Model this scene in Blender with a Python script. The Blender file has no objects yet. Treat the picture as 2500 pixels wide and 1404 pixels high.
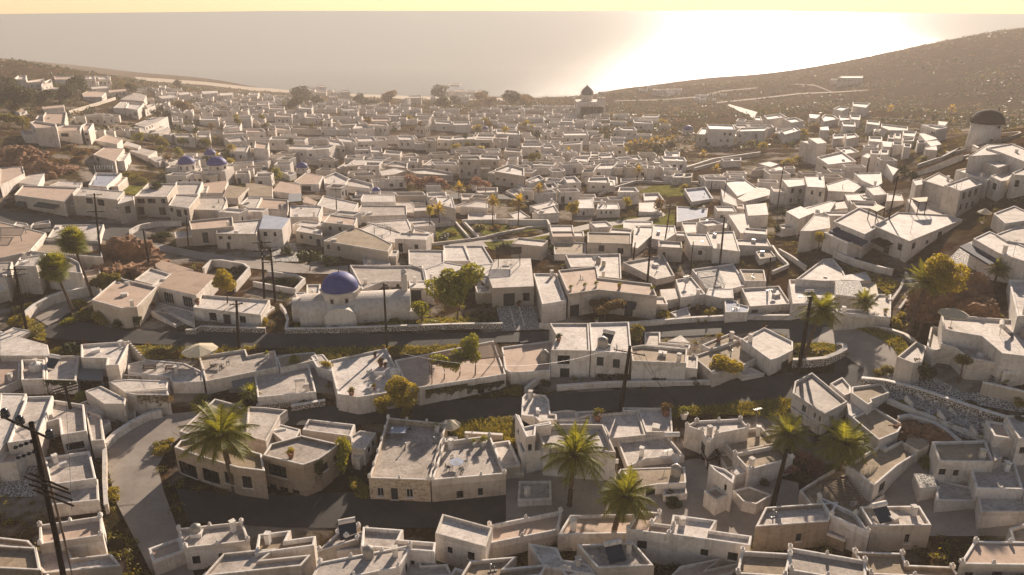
import bpy, math, random
import numpy as np
from mathutils import Vector, Matrix, noise
random.seed(7)
SC = bpy.context.scene
COL = SC.collection
# ------------------------------------------------------------------ camera
F = 1800.0; PITCH = math.radians(20.75); HC = 95.0
SP, CP = math.sin(PITCH), math.cos(PITCH)
cam_d = bpy.data.cameras.new('camera'); cam = bpy.data.objects.new('camera', cam_d); COL.objects.link(cam)
cam_d.sensor_width = 36.0; cam_d.lens = 36.0*F/2500.0; cam_d.clip_start = 1.0; cam_d.clip_end = 60000.0
cam.location = (0, 0, HC); cam.rotation_euler = (math.pi/2-PITCH, 0, 0)
SC.camera = cam
# ------------------------------------------------------------------ sky, sun, exposure
SUN_EL = math.radians(20.5); SUN_AZ = math.radians(18.5)      # azimuth to the right of +Y
w = bpy.data.worlds.new('World'); SC.world = w; w.use_nodes = True
nt = w.node_tree; nt.nodes.clear()
sky = nt.nodes.new('ShaderNodeTexSky'); sky.sky_type = 'NISHITA'; sky.sun_disc = False
sky.sun_elevation = SUN_EL; sky.sun_rotation = SUN_AZ; sky.dust_density = 0.05; sky.air_density = 1.0; sky.ozone_density = 0.6; sky.altitude = 0
bg = nt.nodes.new('ShaderNodeBackground'); bg.inputs['Strength'].default_value = 0.054
wo = nt.nodes.new('ShaderNodeOutputWorld')
tm = nt.nodes.new('ShaderNodeMix'); tm.data_type = 'RGBA'; tm.blend_type = 'MULTIPLY'; tm.inputs[0].default_value = 1.0; tm.inputs[7].default_value = (1.0, .82, .73, 1)   # warm evening air
nt.links.new(sky.outputs[0], tm.inputs[6]); nt.links.new(tm.outputs[2], bg.inputs['Color']); nt.links.new(bg.outputs[0], wo.inputs['Surface'])
sl = bpy.data.lights.new("sun", "SUN"); sl.energy = 5.0; sl.angle = math.radians(0.6); sl.color = (1.0, 0.83, 0.66)
so = bpy.data.objects.new('sun', sl); COL.objects.link(so)
sd = Vector((math.sin(SUN_AZ)*math.cos(SUN_EL), math.cos(SUN_AZ)*math.cos(SUN_EL), math.sin(SUN_EL)))
so.rotation_euler = sd.to_track_quat('Z', 'Y').to_euler(); so.location = (60, 200, 300)
SC.view_settings.view_transform = 'Standard'; SC.view_settings.look = 'None'
SC.view_settings.exposure = 0.92; SC.view_settings.gamma = 1.0
SC.cycles.max_bounces = 5; SC.cycles.diffuse_bounces = 3; SC.cycles.volume_bounces = 1; SC.cycles.transparent_max_bounces = 6
# ------------------------------------------------------------------ pixel <-> world
def ray(px, py):
    r = (px-1250)/F; dn = (py-702)/F
    return (r, CP-dn*SP, -(SP+dn*CP))
def at_depth(px, py, D):
    a, b, c = ray(px, py); return Vector((a*D, b*D, HC+c*D))
def z_for(X, Y, py):
    dn = (py-702)/F
    return HC - Y*(SP+dn*CP)/(CP-dn*SP)
def project(p):
    D = p[1]*CP+(HC-p[2])*SP; dn = (-p[1]*SP+(HC-p[2])*CP)/D
    return 1250+F*p[0]/D, 702+F*dn, D
# ------------------------------------------------------------------ terrain heightfield (thin plate through control points)
CT = [ # px, py, drop below camera
 (-200,1500,56),(600,1500,56),(1250,1500,56),(1900,1500,55),(2700,1500,53),
 (-100,1222,54),(300,1222,54),(900,1222,54),(1500,1222,54),(2000,1222,54),(2600,1222,51),
 (0,1000,52),(500,1020,53),(1000,1010,53),(1500,1000,52.5),(2000,940,50),(2400,1000,47.5),(2500,1100,49),
 (0,820,50.5),(500,825,50),(1000,825,50),(1500,800,49.5),(2000,800,48),(2300,850,45),(2550,820,42),
 (0,680,49),(500,700,49.5),(1250,700,49),(1800,690,48),(2250,700,44),(2550,680,39),
 (0,540,48),(400,560,48.5),(900,600,50),(1300,580,51),(1700,580,50),(2050,600,44),(2300,600,41),(2550,560,36),
 (0,440,45),(300,440,49),(600,470,52),(1100,470,53),(1500,480,52),(1900,480,48),(2180,500,44),(2400,500,38.5),(2550,460,34),
 (0,370,42),(150,345,43),(400,380,51),(800,400,55),(1300,400,55),(1700,400,53),(2000,400,50),(2200,410,44),(2330,400,37),(2450,400,33),
 (2405,352,31.5),(2330,350,37.5),(2480,350,31),
 (0,290,41),(300,300,50),(500,320,55),(900,330,58),(1300,320,60),(1700,350,56),(2000,320,54),(2200,330,51),
 (0,230,40),(120,215,41),(350,250,60),(600,270,66),(900,280,68),(1250,280,68),(1500,285,68),(1800,300,62),(2100,270,58),(2500,262,60),
 (0,180,38),(150,185,42),(-200,120,28),(330,195,82),(600,228,85),(900,250,83),(1250,255,80),(1450,250,80),
 (1560,228,78),(1640,212,80),(1740,240,79),(1860,262,72),(2000,240,70),(1830,215,74),(1990,182,68),(2250,180,54),(2250,125,41),(2500,200,50),(2500,72,24),(2800,60,18),(2700,300,45),
 (350,178,95),(620,212,95),(900,232,95),(1250,237,95),(1400,238.5,95),(1100,205,99),(700,190,99),(1400,210,99),
]
pts = []
for px, py, dr in CT:
    a, b, c = ray(px, py); D = dr/(-c); pts.append((a*D, b*D, HC-dr))
for X, Y, Z in [(-1800,1900,-8),(-900,1700,-6),(0,1400,-6),(600,1500,-7),(1300,1800,-8),(0,2600,-10),(-1500,2600,-10),(1500,2600,-10),
                (-60,0,39),(60,0,40),(0,-80,39),(-150,20,40),(150,20,43),(250,1150,-4),(500,1250,-4),(900,1300,-3),(140,1050,-4),(-1300,600,50),(-1400,1200,20),(1200,700,80),(1200,1000,50)]:
    pts.append((X, Y, Z))
P = np.array(pts); SCL = 300.0
def tps(r2): return np.where(r2 > 1e-9, 0.5*r2*np.log(np.maximum(r2, 1e-9)), 0.0)
n = len(P); Q = P[:, :2]/SCL
K = tps(((Q[:, None, :]-Q[None, :, :])**2).sum(-1)) + np.eye(n)*2e-4
A = np.zeros((n+3, n+3)); A[:n, :n] = K; A[:n, n] = 1; A[:n, n+1:] = Q; A[n, :n] = 1; A[n+1:, :n] = Q.T
sol = np.linalg.solve(A, np.concatenate([P[:, 2], np.zeros(3)]))
GX0, GX1, GY0, GY1, GS = -1600.0, 1600.0, -40.0, 1900.0, 5.0
gx = np.arange(GX0, GX1+.1, GS); gy = np.arange(GY0, GY1+.1, GS)
GZ = np.zeros((len(gy), len(gx)))
for j, yy in enumerate(gy):
    q = np.stack([gx/SCL, np.full_like(gx, yy/SCL)], -1)
    GZ[j] = tps(((q[:, None, :]-Q[None])**2).sum(-1))@sol[:n]+sol[n]+q@sol[n+1:]
GZ = np.clip(GZ, -12, 160)
def H(X, Y):
    X = np.asarray(X, float); Y = np.asarray(Y, float)
    fx = np.clip((X-GX0)/GS, 0, len(gx)-1.001); fy = np.clip((Y-GY0)/GS, 0, len(gy)-1.001)
    i = fx.astype(int); j = fy.astype(int); fx = fx-i; fy = fy-j
    return (GZ[j, i]*(1-fx)+GZ[j, i+1]*fx)*(1-fy)+(GZ[j+1, i]*(1-fx)+GZ[j+1, i+1]*fx)*fy
def h1(X, Y): return float(H(X, Y))
DS = np.geomspace(35, 2400, 420)
def ground(px, py, lift=0.0):
    a, b, c = ray(px, py)
    d = HC+c*DS-H(a*DS, b*DS)-lift
    k = np.argmax(d < 0)
    if d[k] >= 0: return at_depth(px, py, 1500)
    if k == 0: return at_depth(px, py, DS[0])
    lo, hi = DS[k-1], DS[k]
    for _ in range(22):
        m = .5*(lo+hi)
        if HC+c*m-h1(a*m, b*m)-lift < 0: hi = m
        else: lo = m
    return Vector((a*hi, b*hi, HC+c*hi))
def scale_at(p): return F/(p[1]*CP+(HC-p[2])*SP)       # px per metre
# tiles: zoomed views of the photo used when measuring
TL = {'A': 880, 'B': 580, 'C': 360, 'D': 170}; TX = [0, 620, 1240, 1840]; ZK = 0.264
def T(tile, x, y): return TX[int(tile[1])]+x*ZK, TL[tile[0]]+y*ZK
# ------------------------------------------------------------------ helpers
def newmesh(name, verts, faces, mats, midx=None, smooth=False):
    me = bpy.data.meshes.new(name); me.from_pydata([tuple(v) for v in verts], [], faces)
    for m in (mats if isinstance(mats, (list, tuple)) else [mats]): me.materials.append(m)
    if midx is not None: me.polygons.foreach_set('material_index', midx)
    if smooth: me.polygons.foreach_set('use_smooth', [True]*len(faces))
    me.update(); return me
def obj(name, me, parent=None, loc=None, rz=None, kind=None):
    o = bpy.data.objects.new(name, me); COL.objects.link(o)
    if parent is not None: o.parent = parent
    if loc is not None: o.location = loc
    if rz is not None: o.rotation_euler = (0, 0, rz)
    if kind: o['kind'] = kind
    return o
def empty(name, loc, rz=0): 
    o = bpy.data.objects.new(name, None); COL.objects.link(o); o.location = loc; o.rotation_euler = (0, 0, rz); o.empty_display_size = .3
    return o
def copy_tree(o, parent=None):
    c = o.copy(); COL.objects.link(c)
    if parent is not None: c.parent = parent
    for ch in o.children: copy_tree(ch, c)
    return c
class MB:
    def __init__(s): s.v = []; s.f = []; s.m = []; s.smooth = False
    def add(s, vs, fs, m=0):
        b = len(s.v); s.v += [tuple(v) for v in vs]; s.f += [tuple(i+b for i in f) for f in fs]; s.m += [m]*len(fs)
    def box(s, c, d, rz=0, m=0, tilt=None):
        x, y, z = d[0]/2, d[1]/2, d[2]/2; R = Matrix.Rotation(rz, 3, 'Z')
        if tilt is not None: R = R@tilt
        vs = [Vector(c)+R@Vector((sx*x, sy*y, sz*z)) for sz in (-1, 1) for sx, sy in ((-1,-1),(1,-1),(1,1),(-1,1))]
        s.add(vs, [(0,3,2,1),(4,5,6,7),(0,1,5,4),(1,2,6,5),(2,3,7,6),(3,0,4,7)], m)
    def tube(s, a, b, r0, r1=None, n=8, m=0, cap=True):
        a = Vector(a); b = Vector(b); r1 = r0 if r1 is None else r1
        d = (b-a).normalized(); u = d.orthogonal().normalized(); w_ = d.cross(u)
        vs = []
        for p, r in ((a, r0), (b, r1)):
            for k in range(n):
                t = 2*math.pi*k/n; vs.append(p+(u*math.cos(t)+w_*math.sin(t))*r)
        fs = [(k, (k+1) % n, n+(k+1) % n, n+k) for k in range(n)]
        if cap: fs += [tuple(range(n-1, -1, -1)), tuple(range(n, 2*n))]
        s.add(vs, fs, m)
    def path(s, ps, r, n=6, m=0):
        ps = [Vector(p) for p in ps]; vs = []
        rr = r if isinstance(r, (list, tuple)) else [r]*len(ps)
        for i, p in enumerate(ps):
            d = (ps[min(i+1, len(ps)-1)]-ps[max(i-1, 0)]).normalized()
            u = d.cross(Vector((0.013, 0.031, 1))); u = d.orthogonal() if u.length < .05 else u; u.normalize(); w_ = d.cross(u)
            for k in range(n):
                t = 2*math.pi*k/n; vs.append(p+(u*math.cos(t)+w_*math.sin(t))*rr[i])
        fs = [(i*n+k, i*n+(k+1) % n, (i+1)*n+(k+1) % n, (i+1)*n+k) for i in range(len(ps)-1) for k in range(n)]
        s.add(vs, fs, m)
    def lathe(s, prof, c=(0, 0, 0), n=16, m=0, cap=True):
        vs = []; L = len(prof)
        for r, z in prof:
            for k in range(n):
                t = 2*math.pi*k/n; vs.append((c[0]+r*math.cos(t), c[1]+r*math.sin(t), c[2]+z))
        fs = [(i*n+k, i*n+(k+1) % n, (i+1)*n+(k+1) % n, (i+1)*n+k) for i in range(L-1) for k in range(n)]
        if cap: fs += [tuple(range(n-1, -1, -1)), tuple(range((L-1)*n, L*n))]
        s.add(vs, fs, m)
    def prism(s, poly, z0, z1, m=0):
        n = len(poly); vs = [(p[0], p[1], z0) for p in poly]+[(p[0], p[1], z1) for p in poly]
        s.add(vs, [(k, (k+1) % n, n+(k+1) % n, n+k) for k in range(n)]+[tuple(range(n-1, -1, -1)), tuple(range(n, 2*n))], m)
    def mesh(s, name, mats): return newmesh(name, s.v, s.f, mats, s.m, s.smooth)
# ------------------------------------------------------------------ labels: what it looks like + what it stands by
REG = []; ORD = ['', 'second', 'third', 'fourth', 'fifth', 'sixth', 'seventh', 'eighth', 'ninth', 'tenth', 'eleventh', 'twelfth', 'thirteenth', 'fourteenth', 'fifteenth', 'sixteenth', 'seventeenth', 'eighteenth', 'nineteenth', 'twentieth']
def reg(o, look, cat, group, px, py): REG.append((o, look, cat, group, px, py))
def tag(o, label, cat, group=None):
    o['label'] = label; o['category'] = cat
    if group: o['group'] = group
# ------------------------------------------------------------------ materials
def mat(name, build):
    m = bpy.data.materials.new(name); m.use_nodes = True; nt = m.node_tree; nt.nodes.clear()
    out = nt.nodes.new('ShaderNodeOutputMaterial'); b = nt.nodes.new('ShaderNodeBsdfPrincipled')
    nt.links.new(b.outputs[0], out.inputs['Surface']); build(nt, b, out); return m
def nd(nt, t, **kw):
    n = nt.nodes.new(t)
    for k, v in kw.items():
        if k in n.inputs: n.inputs[k].default_value = v
        else: setattr(n, k, v)
    return n
def coords(nt, world=True):
    if world: g = nd(nt, 'ShaderNodeNewGeometry'); return g.outputs['Position']
    return nd(nt, 'ShaderNodeTexCoord').outputs['Object']
def noise_(nt, co, scale, detail=4, rough=.55, dist=0):
    n = nd(nt, 'ShaderNodeTexNoise'); n.inputs['Scale'].default_value = scale; n.inputs['Detail'].default_value = detail
    n.inputs['Roughness'].default_value = rough; n.inputs['Distortion'].default_value = dist
    nt.links.new(co, n.inputs['Vector']); return n.outputs['Fac']
def ramp(nt, fac, stops):
    r = nd(nt, 'ShaderNodeValToRGB'); e = r.color_ramp.elements
    while len(e) < len(stops): e.new(.5)
    for k, (p, c) in enumerate(stops): e[k].position = p; e[k].color = (*c, 1) if len(c) == 3 else c
    nt.links.new(fac, r.inputs[0]); return r.outputs['Color']
def mixc(nt, fac, a, b, bt='MIX'):
    m = nd(nt, 'ShaderNodeMix'); m.data_type = 'RGBA'; m.blend_type = bt
    if isinstance(fac, float): m.inputs[0].default_value = fac
    else: nt.links.new(fac, m.inputs[0])
    for i, x in ((6, a), (7, b)):
        if isinstance(x, tuple): m.inputs[i].default_value = (*x, 1)
        else: nt.links.new(x, m.inputs[i])
    return m.outputs[2]
def bump(nt, b, h, dist=.05, st=.6):
    bp = nd(nt, 'ShaderNodeBump'); bp.inputs['Strength'].default_value = st; bp.inputs['Distance'].default_value = dist
    nt.links.new(h, bp.inputs['Height']); nt.links.new(bp.outputs[0], b.inputs['Normal'])
def plaster(name, c1, c2, stain=(.36,.31,.26), sa=.55, sc=.35, tint=True, rough=.85, bd=.03, cracks=False):
    def f(nt, b, out):
        co = coords(nt)
        base = ramp(nt, noise_(nt, co, sc, 5, .6), [(.3, c2), (.7, c1)])
        fine = noise_(nt, co, sc*7, 5, .7, .6)
        st = ramp(nt, fine, [(.5, (0,0,0)), (.72, (sa, sa, sa))])
        c = mixc(nt, st, base, stain)
        # weather streaks running down walls
        mp = nd(nt, 'ShaderNodeMapping'); mp.inputs['Scale'].default_value = (1.6, 1.6, .16); nt.links.new(co, mp.inputs['Vector'])
        sk = ramp(nt, noise_(nt, mp.outputs[0], 1.3, 4, .6), [(.52, (0,0,0)), (.75, (.6,.6,.6))])
        c = mixc(nt, sk, c, stain)
        pt = ramp(nt, noise_(nt, co, .33, 3, .5, 1.2), [(.57, (1,1,1)), (.60, (.86,.845,.83))]); c = mixc(nt, 1.0, c, pt, 'MULTIPLY')
        if tint:
            oi = nd(nt, 'ShaderNodeObjectInfo'); tr = ramp(nt, oi.outputs['Random'], [(0, (.80,.77,.73)), (.5, (.93,.91,.89)), (1, (1,1,1))])
            c = mixc(nt, 1.0, c, tr, 'MULTIPLY')
        if cracks:
            v = nd(nt, 'ShaderNodeTexVoronoi'); v.feature = 'DISTANCE_TO_EDGE'; v.inputs['Scale'].default_value = .55; nt.links.new(co, v.inputs['Vector'])
            k = ramp(nt, v.outputs['Distance'], [(0, (.35,.35,.35)), (.035, (0,0,0))]); c = mixc(nt, k, c, (.2,.18,.16))
        nt.links.new(c, b.inputs['Base Color']); b.inputs['Roughness'].default_value = rough; b.inputs['Specular IOR Level'].default_value = .25
        bump(nt, b, noise_(nt, co, 6, 4, .6), bd)
    return mat(name, f)
def plain(name, c, rough=.6, metal=0, spec=.4, var=.25, sc=3.0, sheen=None):
    def f(nt, b, out):
        co = coords(nt); d = tuple(x*(1-var) for x in c)
        nt.links.new(ramp(nt, noise_(nt, co, sc, 4), [(.3, d), (.7, c)]), b.inputs['Base Color'])
        b.inputs['Roughness'].default_value = rough; b.inputs['Metallic'].default_value = metal; b.inputs['Specular IOR Level'].default_value = spec
    return mat(name, f)
M = {}
M['white'] = plaster('whitewash', (.80,.745,.69), (.66,.60,.545))
M['cream'] = plaster('cream_plaster', (.62,.55,.47), (.50,.43,.36))
M['tan'] = plaster('tan_plaster', (.42,.34,.26), (.30,.24,.18), (.16,.12,.09), .7)
M['roof_white'] = plaster('white_roof', (.80,.735,.675), (.56,.50,.455), (.30,.26,.23), .65, .3, rough=.8, cracks=True)
M['roof_grey'] = plaster('grey_roof', (.66,.595,.54), (.40,.355,.32), (.20,.17,.15), .75, .3, rough=.75, cracks=True)
M['roof_sand'] = plaster('sand_roof', (.46,.37,.27), (.30,.24,.17), (.17,.13,.09), .7, .4)
M['roof_pink'] = plaster('pink_roof', (.60,.46,.37), (.50,.38,.30), (.36,.27,.21), .5, .4)
M['rim'] = plaster('whitewashed_rim', (.86,.82,.77), (.76,.71,.66), sa=.3)
M['stone_tan'] = None
def f(nt, b, out):
    co = coords(nt); mp = nd(nt, 'ShaderNodeMapping'); mp.inputs['Scale'].default_value = (2.2, 2.2, 4.5); nt.links.new(co, mp.inputs['Vector'])
    v = nd(nt, 'ShaderNodeTexVoronoi'); v.inputs['Scale'].default_value = 1.1; nt.links.new(mp.outputs[0], v.inputs['Vector'])
    c = ramp(nt, v.outputs['Color'], [(.1, (.26,.19,.12)), (.5, (.42,.31,.20)), (.9, (.54,.42,.29))])
    v2 = nd(nt, 'ShaderNodeTexVoronoi'); v2.feature = 'DISTANCE_TO_EDGE'; v2.inputs['Scale'].default_value = 1.1; nt.links.new(mp.outputs[0], v2.inputs['Vector'])
    e = ramp(nt, v2.outputs['Distance'], [(.02, (1,1,1)), (.09, (0,0,0))]); c = mixc(nt, e, c, (.5,.42,.33))
    nt.links.new(c, b.inputs['Base Color']); b.inputs['Roughness'].default_value = .9; bump(nt, b, v2.outputs['Distance'], .06)
M['stone_tan'] = mat('tan_stonework', f)
def rub(dark, light, sc, lo=.05, hi=.12):
    def f(nt, b, out):
        co = coords(nt)
        v2 = nd(nt, 'ShaderNodeTexVoronoi'); v2.feature = 'DISTANCE_TO_EDGE'; v2.inputs['Scale'].default_value = sc; nt.links.new(co, v2.inputs['Vector'])
        v = nd(nt, 'ShaderNodeTexVoronoi'); v.inputs['Scale'].default_value = sc; nt.links.new(co, v.inputs['Vector'])
        s = ramp(nt, v.outputs['Color'], [(.1, tuple(x*.6 for x in dark)), (.9, tuple(x*1.5 for x in dark))])
        e = ramp(nt, v2.outputs['Distance'], [(lo, (1,1,1)), (hi, (0,0,0))]); c = mixc(nt, e, s, light)
        nt.links.new(c, b.inputs['Base Color']); b.inputs['Roughness'].default_value = .85; bump(nt, b, v2.outputs['Distance'], .05)
    return f
M['rubble'] = mat('dark_rubble_white_joints', rub((.12,.095,.075), (.66,.61,.55), 3.0, .04, .10))
M['paving'] = mat('grey_slab_white_joints', rub((.20,.19,.19), (.60,.56,.52), 1.7, .02, .06))
M['pebble'] = mat('pebble_paving', rub((.14,.13,.12), (.60,.56,.50), 2.6, .05, .12))
def f(nt, b, out):
    co = coords(nt); c = ramp(nt, noise_(nt, co, .25, 6, .7), [(.3, (.032,.029,.027)), (.7, (.066,.060,.054))])
    c = mixc(nt, ramp(nt, noise_(nt, co, 1.6, 6, .8), [(.55, (0,0,0)), (.8, (.5,.5,.5))]), c, (.12,.105,.09))
    nt.links.new(c, b.inputs['Base Color']); b.inputs['Roughness'].default_value = .85; bump(nt, b, noise_(nt, co, 9, 3), .02)
M['asphalt'] = mat('asphalt', f)
def f(nt, b, out):
    co = coords(nt); c = ramp(nt, noise_(nt, co, .2, 6, .7), [(.3, (.24,.20,.17)), (.7, (.38,.33,.28))])
    c = mixc(nt, ramp(nt, noise_(nt, co, 1.3, 6, .8, 1), [(.52, (0,0,0)), (.75, (.6,.6,.6))]), c, (.16,.13,.11))
    nt.links.new(c, b.inputs['Base Color']); b.inputs['Roughness'].default_value = .85; bump(nt, b, noise_(nt, co, 7, 3), .03)
M['concrete'] = mat('worn_concrete', f)
def f(nt, b, out):
    co = coords(nt); a = noise_(nt, co, .035, 7, .65); d = noise_(nt, co, .35, 7, .75, .5)
    c1 = ramp(nt, d, [(.3, (.028,.015,.009)), (.5, (.056,.031,.018)), (.72, (.10,.06,.034))])
    c2 = ramp(nt, d, [(.3, (.024,.020,.008)), (.6, (.065,.048,.018)), (.8, (.12,.088,.036))])
    c = mixc(nt, ramp(nt, a, [(.42, (0,0,0)), (.6, (1,1,1))]), c1, c2)
    # thorn scrub dotted over the slopes
    v = nd(nt, 'ShaderNodeTexVoronoi'); v.inputs['Scale'].default_value = .22; nt.links.new(co, v.inputs['Vector'])
    c = mixc(nt, ramp(nt, v.outputs['Distance'], [(.12, (.85,.85,.85)), (.38, (0,0,0))]), c, (.030,.026,.012))
    c = mixc(nt, ramp(nt, noise_(nt, co, .05, 8, .8, 1.5), [(.56, (0,0,0)), (.66, (.6,.6,.6))]), c, (.22,.145,.09))
    # trodden pale ground and paving scraps inside the village
    sx = nd(nt, 'ShaderNodeSeparateXYZ'); nt.links.new(co, sx.inputs[0])
    mr = nd(nt, 'ShaderNodeMapRange'); mr.inputs[1].default_value = 420; mr.inputs[2].default_value = 340; nt.links.new(sx.outputs['Y'], mr.inputs[0])
    mz = nd(nt, 'ShaderNodeMapRange'); mz.inputs[1].default_value = 56; mz.inputs[2].default_value = 49; nt.links.new(sx.outputs['Z'], mz.inputs[0])
    mm = nd(nt, 'ShaderNodeMath'); mm.operation = 'MULTIPLY'; nt.links.new(mr.outputs[0], mm.inputs[0]); nt.links.new(mz.outputs[0], mm.inputs[1])
    pn = nd(nt, 'ShaderNodeMapRange'); pn.inputs[1].default_value = .50; pn.inputs[2].default_value = .60; nt.links.new(noise_(nt, co, .09, 5, .6), pn.inputs[0])
    m2 = nd(nt, 'ShaderNodeMath'); m2.operation = 'MULTIPLY'; nt.links.new(mm.outputs[0], m2.inputs[0]); nt.links.new(pn.outputs[0], m2.inputs[1])
    c = mixc(nt, m2.outputs[0], c, ramp(nt, noise_(nt, co, .9, 6, .7), [(.3, (.20,.165,.13)), (.7, (.36,.31,.26))]))
    nt.links.new(c, b.inputs['Base Color']); b.inputs['Roughness'].default_value = 1; b.inputs['Specular IOR Level'].default_value = 0
    bump(nt, b, noise_(nt, co, .5, 8, .75), .5, .8)
M['earth'] = mat('dry_earth', f)
def f(nt, b, out):
    co = coords(nt); c = ramp(nt, noise_(nt, co, .6, 6, .7), [(.3, (.06,.065,.018)), (.55, (.19,.18,.045)), (.75, (.34,.29,.09))])
    nt.links.new(c, b.inputs['Base Color']); b.inputs['Roughness'].default_value = 1; b.inputs['Specular IOR Level'].default_value = 0; bump(nt, b, noise_(nt, co, 3, 6, .8), .25, .9)
M['turf'] = mat('weedy_turf', f)
def f(nt, b, out):
    co = coords(nt); c = ramp(nt, noise_(nt, co, .5, 8, .75, .4), [(.25, (.07,.036,.02)), (.5, (.24,.125,.06)), (.75, (.46,.26,.13))])
    nt.links.new(c, b.inputs['Base Color']); b.inputs['Roughness'].default_value = .95; bump(nt, b, noise_(nt, co, 1.6, 8, .8), .3, 1)
M['rock'] = mat('brown_rock', f)
def f(nt, b, out):
    co = coords(nt); b.inputs['Base Color'].default_value = (.10,.12,.13,1); b.inputs['Roughness'].default_value = .24; b.inputs['IOR'].default_value = 1.33; b.inputs['Specular IOR Level'].default_value = .28
    mp = nd(nt, 'ShaderNodeMapping'); mp.inputs['Scale'].default_value = (1, .6, 1); nt.links.new(co, mp.inputs['Vector'])
    bump(nt, b, noise_(nt, mp.outputs[0], .10, 8, .8), 1.4, 1.0)
M['water'] = mat('sea_water', f)
M['track'] = plain('dirt_track', (.20,.135,.085), .95)
M['sand'] = plain('beach_sand', (.40,.32,.23), .9)
def leafm(name, c1, c2, tr=.4):
    def f(nt, b, out):
        g = nd(nt, 'ShaderNodeNewGeometry')
        c = ramp(nt, g.outputs['Random Per Island'], [(0, c2), (1, c1)])
        nt.links.new(c, b.inputs['Base Color']); b.inputs['Roughness'].default_value = .55; b.inputs['Specular IOR Level'].default_value = .3
        t = nd(nt, 'ShaderNodeBsdfTranslucent'); nt.links.new(mixc(nt, 1.0, c, (1.35,1.12,.45), 'MULTIPLY'), t.inputs['Color'])
        mx = nd(nt, 'ShaderNodeMixShader'); mx.inputs[0].default_value = tr
        nt.links.new(b.outputs[0], mx.inputs[1]); nt.links.new(t.outputs[0], mx.inputs[2]); nt.links.new(mx.outputs[0], out.inputs['Surface'])
    return mat(name, f)
M['palm'] = leafm('palm_leaf', (.30,.31,.05), (.12,.14,.028), .55)
M['palm_y'] = leafm('yellow_palm_leaf', (.50,.38,.07), (.26,.20,.04), .5)
M['green'] = leafm('green_leaf', (.32,.33,.05), (.14,.16,.026), .55)
M['dark'] = leafm('dark_leaf', (.09,.10,.028), (.03,.04,.012), .3)
M['gold'] = leafm('golden_leaf', (.44,.37,.06), (.20,.18,.03), .55)
M['rust'] = leafm('rusty_leaf', (.28,.18,.06), (.12,.085,.03), .4)
M['olive'] = leafm('olive_leaf', (.28,.25,.05), (.10,.10,.025), .45)
M['grass'] = leafm('weed_blade', (.50,.42,.08), (.20,.20,.04), .5)
M['pinkfl'] = leafm('pink_blossom', (.50,.25,.25), (.16,.13,.05), .3)
M['bark'] = plain('bark', (.12,.075,.045), .95, var=.5, sc=6)
M['wood'] = plain('dark_timber', (.028,.018,.012), .95, spec=.1, var=.5, sc=5)
M['wood_l'] = plain('weathered_timber', (.20,.14,.10), .8, var=.4, sc=5)
M['steel'] = plain('grey_steel', (.35,.35,.35), .45, .6)
M['blackmetal'] = plain('black_insulator', (.02,.022,.03), .22, 0, .6)
M['dome'] = plaster('blue_dome_paint', (.065,.075,.27), (.045,.055,.21), (.09,.10,.26), .4, .8, tint=False, rough=.6)
M['paleblue'] = plaster('pale_blue_paint', (.42,.46,.55), (.33,.37,.46), tint=False)
M['greydome'] = plain('grey_dome', (.12,.12,.13), .6)
M['blue'] = plain('blue_grey_paint', (.022,.028,.034), .5)
M['navy'] = plain('navy_canvas', (.035,.045,.08), .8)
M['teal'] = plain('teal_canvas', (.03,.055,.055), .8)
M['glass'] = plain('dark_window_glass', (.008,.010,.013), .12, 0, .6, .2)
M['frame_w'] = plain('white_frame', (.66,.63,.60), .5)
M['canvas'] = plain('cream_canvas', (.58,.50,.36), .8)
M['tank'] = plain('tank_plastic', (.36,.32,.28), .45)
M['panel'] = plain('solar_collector', (.03,.04,.06), .15, 0, .6)
M['terracotta'] = plain('terracotta', (.26,.12,.07), .8)
M['thatch'] = plain('dark_thatch', (.045,.028,.020), .95, var=.6, sc=6)
M['slat'] = plain('grey_slats', (.19,.20,.21), .6, var=.3, sc=6)
def f(nt, b, out):
    co = coords(nt, False); wv = nd(nt, 'ShaderNodeTexWave'); wv.inputs['Scale'].default_value = 1.6; nt.links.new(co, wv.inputs['Vector'])
    nt.links.new(ramp(nt, wv.outputs['Fac'], [(.3, (.13,.14,.15)), (.6, (.25,.26,.27))]), b.inputs['Base Color']); b.inputs['Roughness'].default_value = .5
    bump(nt, b, wv.outputs['Fac'], .05)
M['sheet'] = mat('corrugated_sheet', f)
ROOF = [M['roof_white'], M['roof_grey'], M['roof_sand'], M['roof_pink'], M['paleblue'], M['pebble']]
# ------------------------------------------------------------------ ground, sea, roads
def strip_mesh(rows, name, m):
    R = len(rows); C_ = len(rows[0]); v = [p for r in rows for p in r]
    f = [(i*C_+j, i*C_+j+1, (i+1)*C_+j+1, (i+1)*C_+j) for i in range(R-1) for j in range(C_-1)]
    return newmesh(name, v, f, m, None, True)
us = np.linspace(-1.35, 1.35, 330)
ys = np.concatenate([np.linspace(4, 60, 22)[:-1], np.geomspace(60, 1890, 330)])
UU, YY = np.meshgrid(us, ys); XX = np.clip(UU*YY+np.sign(UU)*40*np.abs(UU)*(1-np.minimum(YY/60, 1)), -1590, 1590)
ZZ = H(XX, YY)
v = np.stack([XX, YY, ZZ], -1).reshape(-1, 3)
R_, C_ = XX.shape
idx = np.arange(R_*C_).reshape(R_, C_)
f_ = np.stack([idx[:-1, :-1], idx[:-1, 1:], idx[1:, 1:], idx[1:, :-1]], -1).reshape(-1, 4)
me = bpy.data.meshes.new('terrain'); me.from_pydata(v.tolist(), [], f_.tolist()); me.materials.append(M['earth'])
me.polygons.foreach_set('use_smooth', [True]*len(f_)); me.update()
obj('terrain', me, kind='structure')
me = newmesh('sea', [(-9000,-50,0),(9000,-50,0),(9000,30000,0),(-9000,30000,0)], [(0,1,2,3)], M['water']); obj('sea', me, kind='structure')
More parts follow.
